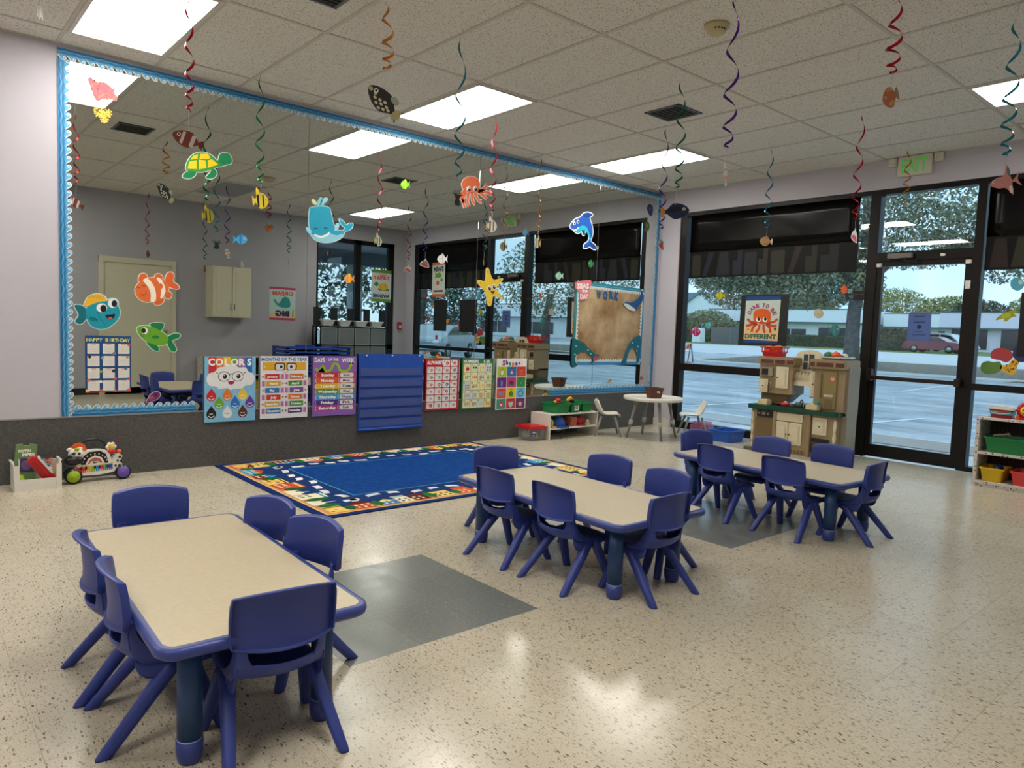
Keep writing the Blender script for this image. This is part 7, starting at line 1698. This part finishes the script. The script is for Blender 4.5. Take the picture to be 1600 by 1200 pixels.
for k, (y0, y1) in enumerate(((2.35, 3.98), (5.45, 7.1), (-.5, 1.35))):
    mb = MB(); mb.prismy([(-.09, 0), (.09, 0), (.06, .11), (-.06, .11)], y0, y1, M_conc)
    o = mb.build('wheel_stop'); o.location = (9.93, 0, -.145); recenter(o); tag(o, ('low concrete wheel stop just outside the glass door', 'low concrete wheel stop outside the left window', 'low concrete wheel stop outside the right window')[k], 'wheel stop', 'concrete wheel stops')
# buildings
B_w = mat('building_white', (230, 236, 238), .7, noise=.03, nscale=2); B_f = mat('fascia_white', (240, 244, 246), .6); B_tr = mat('fascia_green_line', (70, 110, 110), .6); B_win = mat('dark_shop_glass', (44, 50, 54), .2); B_br = mat('brick_planter', (118, 104, 98), .8, noise=.3, nscale=12); B_rf = mat('slate_roof', (120, 130, 150), .7); B_pk = mat('pinkish_white_wall', (232, 224, 238), .7)
def building(name, x, y0, y1, zb, zf0, zf1, label, fas, wall, wins, depth=10):
    r = empty(name, (x, (y0 + y1) / 2, zb), -PI / 2, label, 'building'); hw = (y1 - y0) / 2
    m_ = MB(); m_.box(-hw + .3, .8, 0, hw - .3, depth, zf0 - zb, wall); m_.build('wall', r)
    m_ = MB(); m_.box(-hw, 0, zf0 - zb, hw, depth + .5, zf1 - zb, fas); m_.box(-hw - .02, -.02, zf0 - zb - .08, hw + .02, depth + .5, zf0 - zb + .04, B_tr); m_.box(-hw - .02, -.03, zf1 - zb - .08, hw + .02, .1, zf1 - zb + .03, B_tr); m_.build('fascia', r)
    for (a0, a1, z0, z1) in wins:
        m_ = MB(); m_.box(a0, .76, z0, a1, .82, z1, B_win); w = m_.build('window', r)
        m_ = MB(); n = max(1, int((a1 - a0) / 1.6))
        for k in range(n + 1): xx = a0 + (a1 - a0) * k / n; m_.box(xx - .04, .72, z0, xx + .04, .77, z1, B_w)
        m_.build('mullion', w)
    return r
building('office_building', 80, 34.9, 53.9, .60, 3.27, 4.78, 'long low white office building with flat roof across the road', B_f, B_w, [(-8.6, -4.6, .6, 2.1), (-2.4, 3.4, .7, 1.9), (4.8, 8.8, .6, 2.1)])
building('office_building', 86, 27.2, 34.6, .70, 3.05, 4.60, 'white flat-roofed wing behind the hedge, seen through the glass door', B_f, B_w, [(-3.8, -1.4, 1.2, 2.0), (-.9, 1.2, 1.2, 2.0), (1.8, 3.2, 1.2, 2.0)], 7)
building('shop_building', 78, 8.0, 26.1, .60, 2.90, 4.42, 'pinkish white shop building across the road, seen at the right', B_pk, B_pk, [(-8.2, -5.0, .3, 2.2), (-4.0, 2.0, .3, 2.2), (3.0, 8.4, .3, 2.2)])
building('office_building', 62, -78, -42, .30, 2.9, 4.6, 'pale blue-grey office building down the road, seen through the door in the mirror', B_f, B_w, [(-16, -10, .5, 2.0), (-7, -1, .5, 2.0), (2, 8, .5, 2.0), (10, 16, .5, 2.0)])
r = empty('gabled_building', (96, 70, .85), -PI / 2, 'white building with slate gable roof at the far left of the street view', 'building')
m_ = MB(); m_.prismy([(-9, 0), (13, 0), (13, 4.2), (4.2, 7.0), (-9, 4.2)], 0, 10, B_w); m_.build('wall', r)
m_ = MB(); m_.prismy([(-10, 4.0), (.6, 5.2), (3.9, 7.2), (-9, 7.2)], -.4, 10, B_rf); m_.build('roof', r)
# hedges
def leafy(mb, c, r, n, size, mats, seed, squash=1.0, droop=0):
    rr = random.Random(seed)
    for i in range(n):
        while True:
            p = (rr.uniform(-1, 1), rr.uniform(-1, 1), rr.uniform(-1, 1)); q_ = p[0] ** 2 + p[1] ** 2 + p[2] ** 2
            if .25 < q_ < 1: break
        x, y, z = c[0] + p[0] * r[0], c[1] + p[1] * r[1], c[2] + p[2] * r[2]
        s_ = size * rr.uniform(.6, 1.3); a, b = Vector((rr.gauss(0, 1), rr.gauss(0, 1), rr.gauss(0, 1))).normalized(), Vector((rr.gauss(0, 1), rr.gauss(0, 1), rr.gauss(0, 1))).normalized()
        P0 = Vector((x, y, z)); mb.add([P0 - a * s_, P0 + b * s_ * .5, P0 + a * s_, P0 - b * s_ * .5], [(0, 1, 2, 3)], mats[i % len(mats)])
def leafm(key, c): return mat('leaf_' + key, c, .6, noise=.15)
LF_d = [leafm('dark', (62, 78, 52)), leafm('dark2', (80, 96, 62)), leafm('dark3', (48, 62, 44))]
LF_o = [leafm('oak', (122, 130, 100)), leafm('oak2', (146, 152, 120)), leafm('oak3', (92, 102, 76)), leafm('oak4', (168, 172, 142))]
LF_y = [leafm('lime', (140, 148, 72)), leafm('lime2', (112, 128, 62)), leafm('lime3', (164, 166, 90))]
def hedge(x, y0, y1, zb, h, d, label):
    m_ = MB(); m_.box(x, y0, zb, x + d, y1, zb + h * .93, LF_d[2]); rr = random.Random(int(y0 * 7)); n = int((y1 - y0) * h * 170)
    for i in range(n):
        P0 = Vector((x + rr.choice((-.04, rr.uniform(0, d))), rr.uniform(y0, y1), zb + rr.uniform(0, h))); 
        if P0.x > x: P0.z = zb + h * rr.uniform(.93, 1.03)
        a, b = Vector((rr.gauss(0, .4), rr.gauss(0, 1), rr.gauss(0, 1))).normalized(), Vector((rr.gauss(0, .6), rr.gauss(0, 1), rr.gauss(0, 1))).normalized(); s_ = rr.uniform(.08, .17)
        m_.add([P0 - a * s_, P0 + b * s_ * .6, P0 + a * s_, P0 - b * s_ * .6], [(0, 1, 2, 3)], LF_d[i % 3])
    o = m_.build('clipped_hedge', fix=False); recenter(o); return tag(o, label, 'hedge', 'clipped hedges across the road')
hedge(70.5, 30.9, 41.5, .5, 1.15, 1.2, 'clipped dark hedge across the road behind the tree trunk')
hedge(69.2, 25.2, 29.6, .48, 1.95, 1.2, 'taller clipped hedge left of the parked cars, seen through the door')
hedge(71.0, 44.6, 53.5, .5, 1.5, 1.2, 'clipped hedge across the road at the left of the octopus poster')
m_ = MB(); m_.box(67.5, 41.6, .45, 67.8, 45.0, 2.25, mat('grey_sign_wall', (96, 98, 100), .7)); m_.box(67.5, 46.3, .45, 68.4, 47.5, 2.1, B_w, bev=.1); o = m_.build('entrance_sign'); recenter(o); tag(o, 'grey entrance sign wall and white post on the far lawn', 'sign')
# trees
M_bark = mat('grey_bark', (88, 88, 86), .85, noise=.35, nscale=6, bump=.6)
def tree(name, x, y, trunk, branches, blobs, leaves, label, zb=None, group=None):
    r = empty(name, (x, y, zg(x) if zb is None else zb), 0, label, 'tree', group)
    m_ = MB(); m_.tube(trunk[0], .2, M_bark, 10, radii=trunk[1]); m_.build('trunk', r)
    if branches:
        m_ = MB()
        for p, rd in branches: m_.tube(p, .1, M_bark, 7, radii=rd)
        m_.build('branches', r)
    m_ = MB()
    for i, (c, rr, n, s_) in enumerate(blobs): leafy(m_, c, rr, n, s_, leaves, i + int(x * 3))
    m_.build('foliage', r, fix=False)
    return r
tree('oak_tree', 32.6, 14.35, ([(0, 0, 0), (.0, .05, 1.2), (0, .05, 2.6), (.1, -.05, 3.9), (.2, -.2, 5.6), (.3, 0, 8.0)], [.42, .31, .28, .30, .22, .12]),
     [([(0, .1, 3.3), (0, 1.2, 5.2), (0, 3.2, 6.6), (0, 6, 7.2)], [.30, .24, .16, .07]), ([(0, 0, 3.6), (.3, -1.3, 4.9), (0, -3.0, 5.0), (0, -5.6, 5.7), (0, -8.5, 6.2)], [.28, .22, .19, .15, .07]), ([(0, .1, 4.0), (-1.4, 1.2, 6.4), (-2.4, 2.4, 8)], [.24, .16, .07]), ([(0, -3.0, 5.0), (.4, -4.3, 4.6), (.2, -5.6, 5.0)], [.12, .09, .04])],
     [((0, 3.4, 5.9), (3.6, 4.0, 2.3), 13000, .10), ((0, 6.4, 5.0), (2.6, 2.3, 1.5), 5000, .10), ((0, 8.2, 5.2), (1.8, 1.6, 1.4), 1500, .09), ((0, 1.6, 4.5), (2.0, 2.6, 1.15), 4200, .09), ((0, -4.8, 7.9), (3.4, 4.8, 2.5), 9500, .11), ((0, -2.5, 5.2), (1.4, 2.6, .8), 3000, .09), ((0, -5.6, 4.9), (1.2, 1.5, 1.2), 2200, .09), ((0, 2.4, 3.9), (2.2, 3.6, 1.2), 7500, .10), ((0, 5.8, 3.9), (2.2, 2.2, 1.2), 4200, .10), ((0, .8, 8.8), (4, 4, 3), 6500, .11), ((0, -7.2, 5.4), (1.8, 2.0, 1.5), 3200, .09), ((0, -3.0, 6.2), (1.6, 2.8, .9), 2000, .09)], LF_o, 'large oak tree with grey trunk, its canopy filling the top of the shop windows')
tree('oak_tree', 37.5, .8, ([(0, 0, 0), (0, .1, 2.4), (.1, -.1, 4.8), (0, .3, 7)], [.36, .3, .26, .12]), [([(0, 0, 3.6), (0, 1.8, 5.6), (0, 3.4, 6.6)], [.16, .12, .05])], [((0, 2.0, 6.9), (3.2, 4.2, 3.0), 8500, .11), ((0, 3.6, 4.2), (1.8, 2.2, 1.3), 2600, .10), ((0, -3.2, 6), (3.2, 3.6, 3.2), 4200, .11)], LF_o, 'second oak tree at the right, behind the right shop window')
tree('weeping_tree', 75.5, 51.0, ([(0, 0, 0), (0, 0, 1.6), (0, 0, 2.4)], [.16, .12, .08]), None, [((0, 0, 2.3), (2.4, 3.4, 1.6), 6500, .15), ((0, -2.7, 1.7), (1.8, 1.8, 1.1), 2400, .15), ((0, 3.2, 2.0), (1.8, 2.1, 1.1), 2400, .15)], LF_o, 'rounded grey-green weeping tree on the far lawn at the left')
for k, (x, y, s_, lf) in enumerate(((101, 51.0, 1.55, LF_y), (104, 40.5, 1.7, LF_y), (108, 35, 1.5, LF_y), (101, 29.5, 1.3, LF_d), (106, 24, 1.5, LF_y), (98, 16.5, 1.5, LF_d), (102, 8, 1.9, LF_o), (118, 62, 1.8, LF_o))):
    tree('background_tree', x, y, ([(0, 0, 0), (0, 0, 2 * s_)], [.3, .2]), None, [((0, 0, 2.9 * s_), (2.4, 2.9 * s_, 1.7 * s_), 3600, .24), ((0, 1.5, 2.0 * s_), (2, 2.0 * s_, 1.3 * s_), 1500, .22)], lf, ('broad yellow-green tree behind the office roof, left of the oak trunk', 'yellow-green tree above the office roof, seen through the door', 'tallest yellow-green tree seen through the upper door glass', 'dark green tree just above the door notice', 'yellow-green tree between the two white buildings', 'dark green tree behind the shop building', 'grey-green tree behind the shop building at the right edge', 'grey-green tree behind the gabled building')[k], group='trees beyond the buildings')
# cars
M_tyre = mat('tyre_rubber', (24, 24, 26), .7); M_cg = mat('car_window_glass', (30, 36, 42), .1, coat=.5)
def car(name, x, y, rz, body, suv, label):
    r = empty(name, (x, y, zg(x) + .03), rz, label, 'car'); mb_ = mat('car_paint_%d_%d_%d' % body, body, .25, metal=.2, coat=.6)
    hh = 1.72 if suv else 1.42
    low = smooth([(-2.25, .35), (-2.28, .62), (-2.1, .86), (-1.3, .95), (1.6, .98), (2.2, .92), (2.3, .6), (2.25, .32), (0, .26)], 3)
    m_ = MB(); m_.prismy(low, -.86, .86, mb_)
    if suv: up_ = [(-1.35, .94), (-.75, 1.48), (-.4, hh - .08), (.4, hh), (1.7, hh - .04), (2.1, 1.3), (2.2, .96)]
    else: up_ = [(-1.25, .94), (-.55, 1.32), (-.1, hh - .02), (.6, hh), (1.2, 1.32), (1.75, .98)]
    m_.prismy(smooth(up_, 3, False), -.74, .74, mb_); m_.build('body', r)
    m_ = MB(); g_ = [(x_ * .94 + .04, .97 + (z_ - .94) * .80) for x_, z_ in smooth(up_, 3, False)]; m_.prismy(g_, -.75, .75, M_cg); m_.box(.30, -.76, .96, .38, .76, hh - .04, mb_); m_.build('side_windows', r)
    for sx in (-1.4, 1.4):
        for sy in (-1, 1):
            m_ = MB(); m_.cyl((sx, sy * .70, .33), (sx, sy * .88, .33), .33, .33, M_tyre, 20); m_.cyl((sx, sy * .87, .33), (sx, sy * .89, .33), .19, .19, mat('alloy_rim', (170, 172, 176), .3, metal=.8), 12); m_.build('wheel', r)
    m_ = MB(); 
    for sy in (-.65, .65): m_.sphere((-2.22, sy, .70), (.08, .16, .08), mat('headlamp_clear', (220, 224, 228), .1))
    m_.build('headlamp', r); return r
car('parked_sedan', 68.0, 22.9, 1.50, (112, 30, 44), False, 'dark red sedan parked across the road behind the door notice')
car('parked_suv', 73.0, 23.6, 1.40, (206, 210, 214), True, 'white estate car parked behind the dark red sedan')
car('parked_car', 17.5, -13.2, -.6, (150, 158, 166), False, 'silver car parked outside the right windows, seen only in the mirror')
car('parked_car', 34.0, -32.5, 2.3, (196, 200, 204), False, 'white car parked farther out, seen through the right windows in the mirror')
# street barricade
r = empty('road_barricade', (30.2, 21.9, zg(30.2)), -PI / 2 + .15, 'orange and white striped road barricade at the left of the car park', 'barricade')
m_ = MB(); 
for k in range(6): m_.prismy([(-.6 + k * .2, .68), (-.5 + k * .2, .68), (-.40 + k * .2, .92), (-.50 + k * .2, .92)], -.02, 0, (P_white, mat('barricade_orange', (226, 90, 60), .5))[k % 2]); m_.prismy([(-.5 + k * .2, .68), (-.4 + k * .2, .68), (-.30 + k * .2, .92), (-.40 + k * .2, .92)], -.02, 0, (mat('barricade_orange'), P_white)[k % 2])
m_.build('striped_board', r)
for s_ in (-.5, .6):
    m_ = MB(); m_.cyl((s_, -.02, .95), (s_, -.3, 0), .025, .025, M_black, 8); m_.cyl((s_, .0, .95), (s_, .3, 0), .025, .025, M_black, 8); m_.box(s_ - .15, -.42, 0, s_ + .15, -.2, .06, mat('sandbag_orange', (206, 110, 80), .7)); m_.build('leg', r)
# ---- side of the shop, seen through the rear corner window in the mirror: covered walk, column, trees ----
mb = MB(); mb.box(2, -9, -.20, W + .12, YB - .12, -.10, M_conc); struct('ground_side_walk', mb)
mb = MB(); mb.box(3, -3.2, 2.80, 9.4, YB - .12, 3.0, mat('soffit_grey', (120, 124, 130), .7)); mb.box(3, -3.3, 2.50, 9.4, -3.1, 3.0, mat('soffit_beam', (90, 94, 100), .7)); struct('wall_canopy', mb)
mb = MB(); mb.box(7.9, -3.3, -.1, 8.15, -3.05, 2.5, mat('canopy_post', (130, 134, 140), .6)); mb.box(4.2, -3.3, -.1, 4.4, -3.05, 2.5, mat('canopy_post')); struct('wall_canopy_posts', mb)
mb = MB(); mb.box(-20, -60, -.35, W + .12, -9, -.16, M_grass); struct('ground_side_lawn', mb)
tree('side_oak', 6.6, -11.0, ([(0, 0, 0), (0, 0, 2), (.2, .1, 3.6)], [.3, .24, .16]), None, [((0, 0, 4.2), (4.2, 2.0, 2.6), 5200, .13), ((-3.6, -1, 2.6), (2.6, 2, 1.8), 2200, .13), ((3.8, 0, 2.8), (2.4, 2, 1.9), 2200, .13)], LF_d, 'dark leafy tree outside the rear corner window, seen in the mirror', -.16, 'trees beside the shop')
tree('side_oak', 22.0, -21.5, ([(0, 0, 0), (0, 0, 2), (.2, .1, 3.6)], [.3, .24, .16]), None, [((0, 0, 4.0), (4.0, 2.4, 2.8), 4200, .13), ((3, 0, 2.4), (2.4, 2, 1.6), 1500, .13)], LF_d, 'dark leafy tree farther right beside the shop, seen in the mirror', -.16, 'trees beside the shop')
tree('side_oak', 31.0, -21.0, ([(0, 0, 0), (0, 0, 2), (.2, .1, 3.6)], [.3, .26, .2]), None, [((0, 0, 4.6), (2.6, 4.2, 2.6), 4600, .12), ((0, 4.6, 4.2), (2, 2.4, 1.8), 1800, .12)], LF_o, 'grey-green oak at the far right of the car park, seen in the mirror', None, 'trees beside the shop')
# ================= world, camera, view =================
w = bpy.data.worlds.new('World'); bpy.context.scene.world = w; w.use_nodes = True
nt = w.node_tree; bg = nt.nodes['Background']
tc = nt.nodes.new('ShaderNodeTexCoord'); n = nt.nodes.new('ShaderNodeTexNoise'); n.inputs['Scale'].default_value = 3.0; n.inputs['Detail'].default_value = 5
mpn = nt.nodes.new('ShaderNodeMapping'); mpn.inputs['Scale'].default_value = (1, 1, 3)
nt.links.new(tc.outputs['Generated'], mpn.inputs['Vector']); nt.links.new(mpn.outputs[0], n.inputs['Vector'])
cr = nt.nodes.new('ShaderNodeValToRGB'); cr.color_ramp.elements[0].position = .35; cr.color_ramp.elements[1].position = .7
cr.color_ramp.elements[0].color = (.34, .58, .80, 1); cr.color_ramp.elements[1].color = (.56, .76, .92, 1)
nt.links.new(n.outputs['Fac'], cr.inputs['Fac']); nt.links.new(cr.outputs['Color'], bg.inputs['Color'])
bg.inputs['Strength'].default_value = 1.85

cam = bpy.data.cameras.new('camera'); co = bpy.data.objects.new('camera', cam); COL.objects.link(co)
pitch, roll, yaw = .0753, .0361, .8554
f = Vector((math.cos(yaw) * math.cos(pitch), math.sin(yaw) * math.cos(pitch), -math.sin(pitch)))
rt = Vector((math.sin(yaw), -math.cos(yaw), 0)); up = rt.cross(f)
c_, s_ = math.cos(roll), math.sin(roll)
rt, up = rt * c_ + up * s_, up * c_ - rt * s_
M = Matrix((rt, up, -f)).transposed().to_4x4(); M.translation = Vector((0, 0, 1.167))
co.matrix_world = M
cam.sensor_width = 36; cam.lens = 1120.5 / 1600 * 36; cam.clip_start = 0.02; cam.clip_end = 400
sc = bpy.context.scene; sc.camera = co
sc.view_settings.view_transform = 'Standard'; sc.view_settings.look = 'None'; sc.view_settings.exposure = 0; sc.view_settings.gamma = 1; sc.view_settings.use_curve_mapping = False
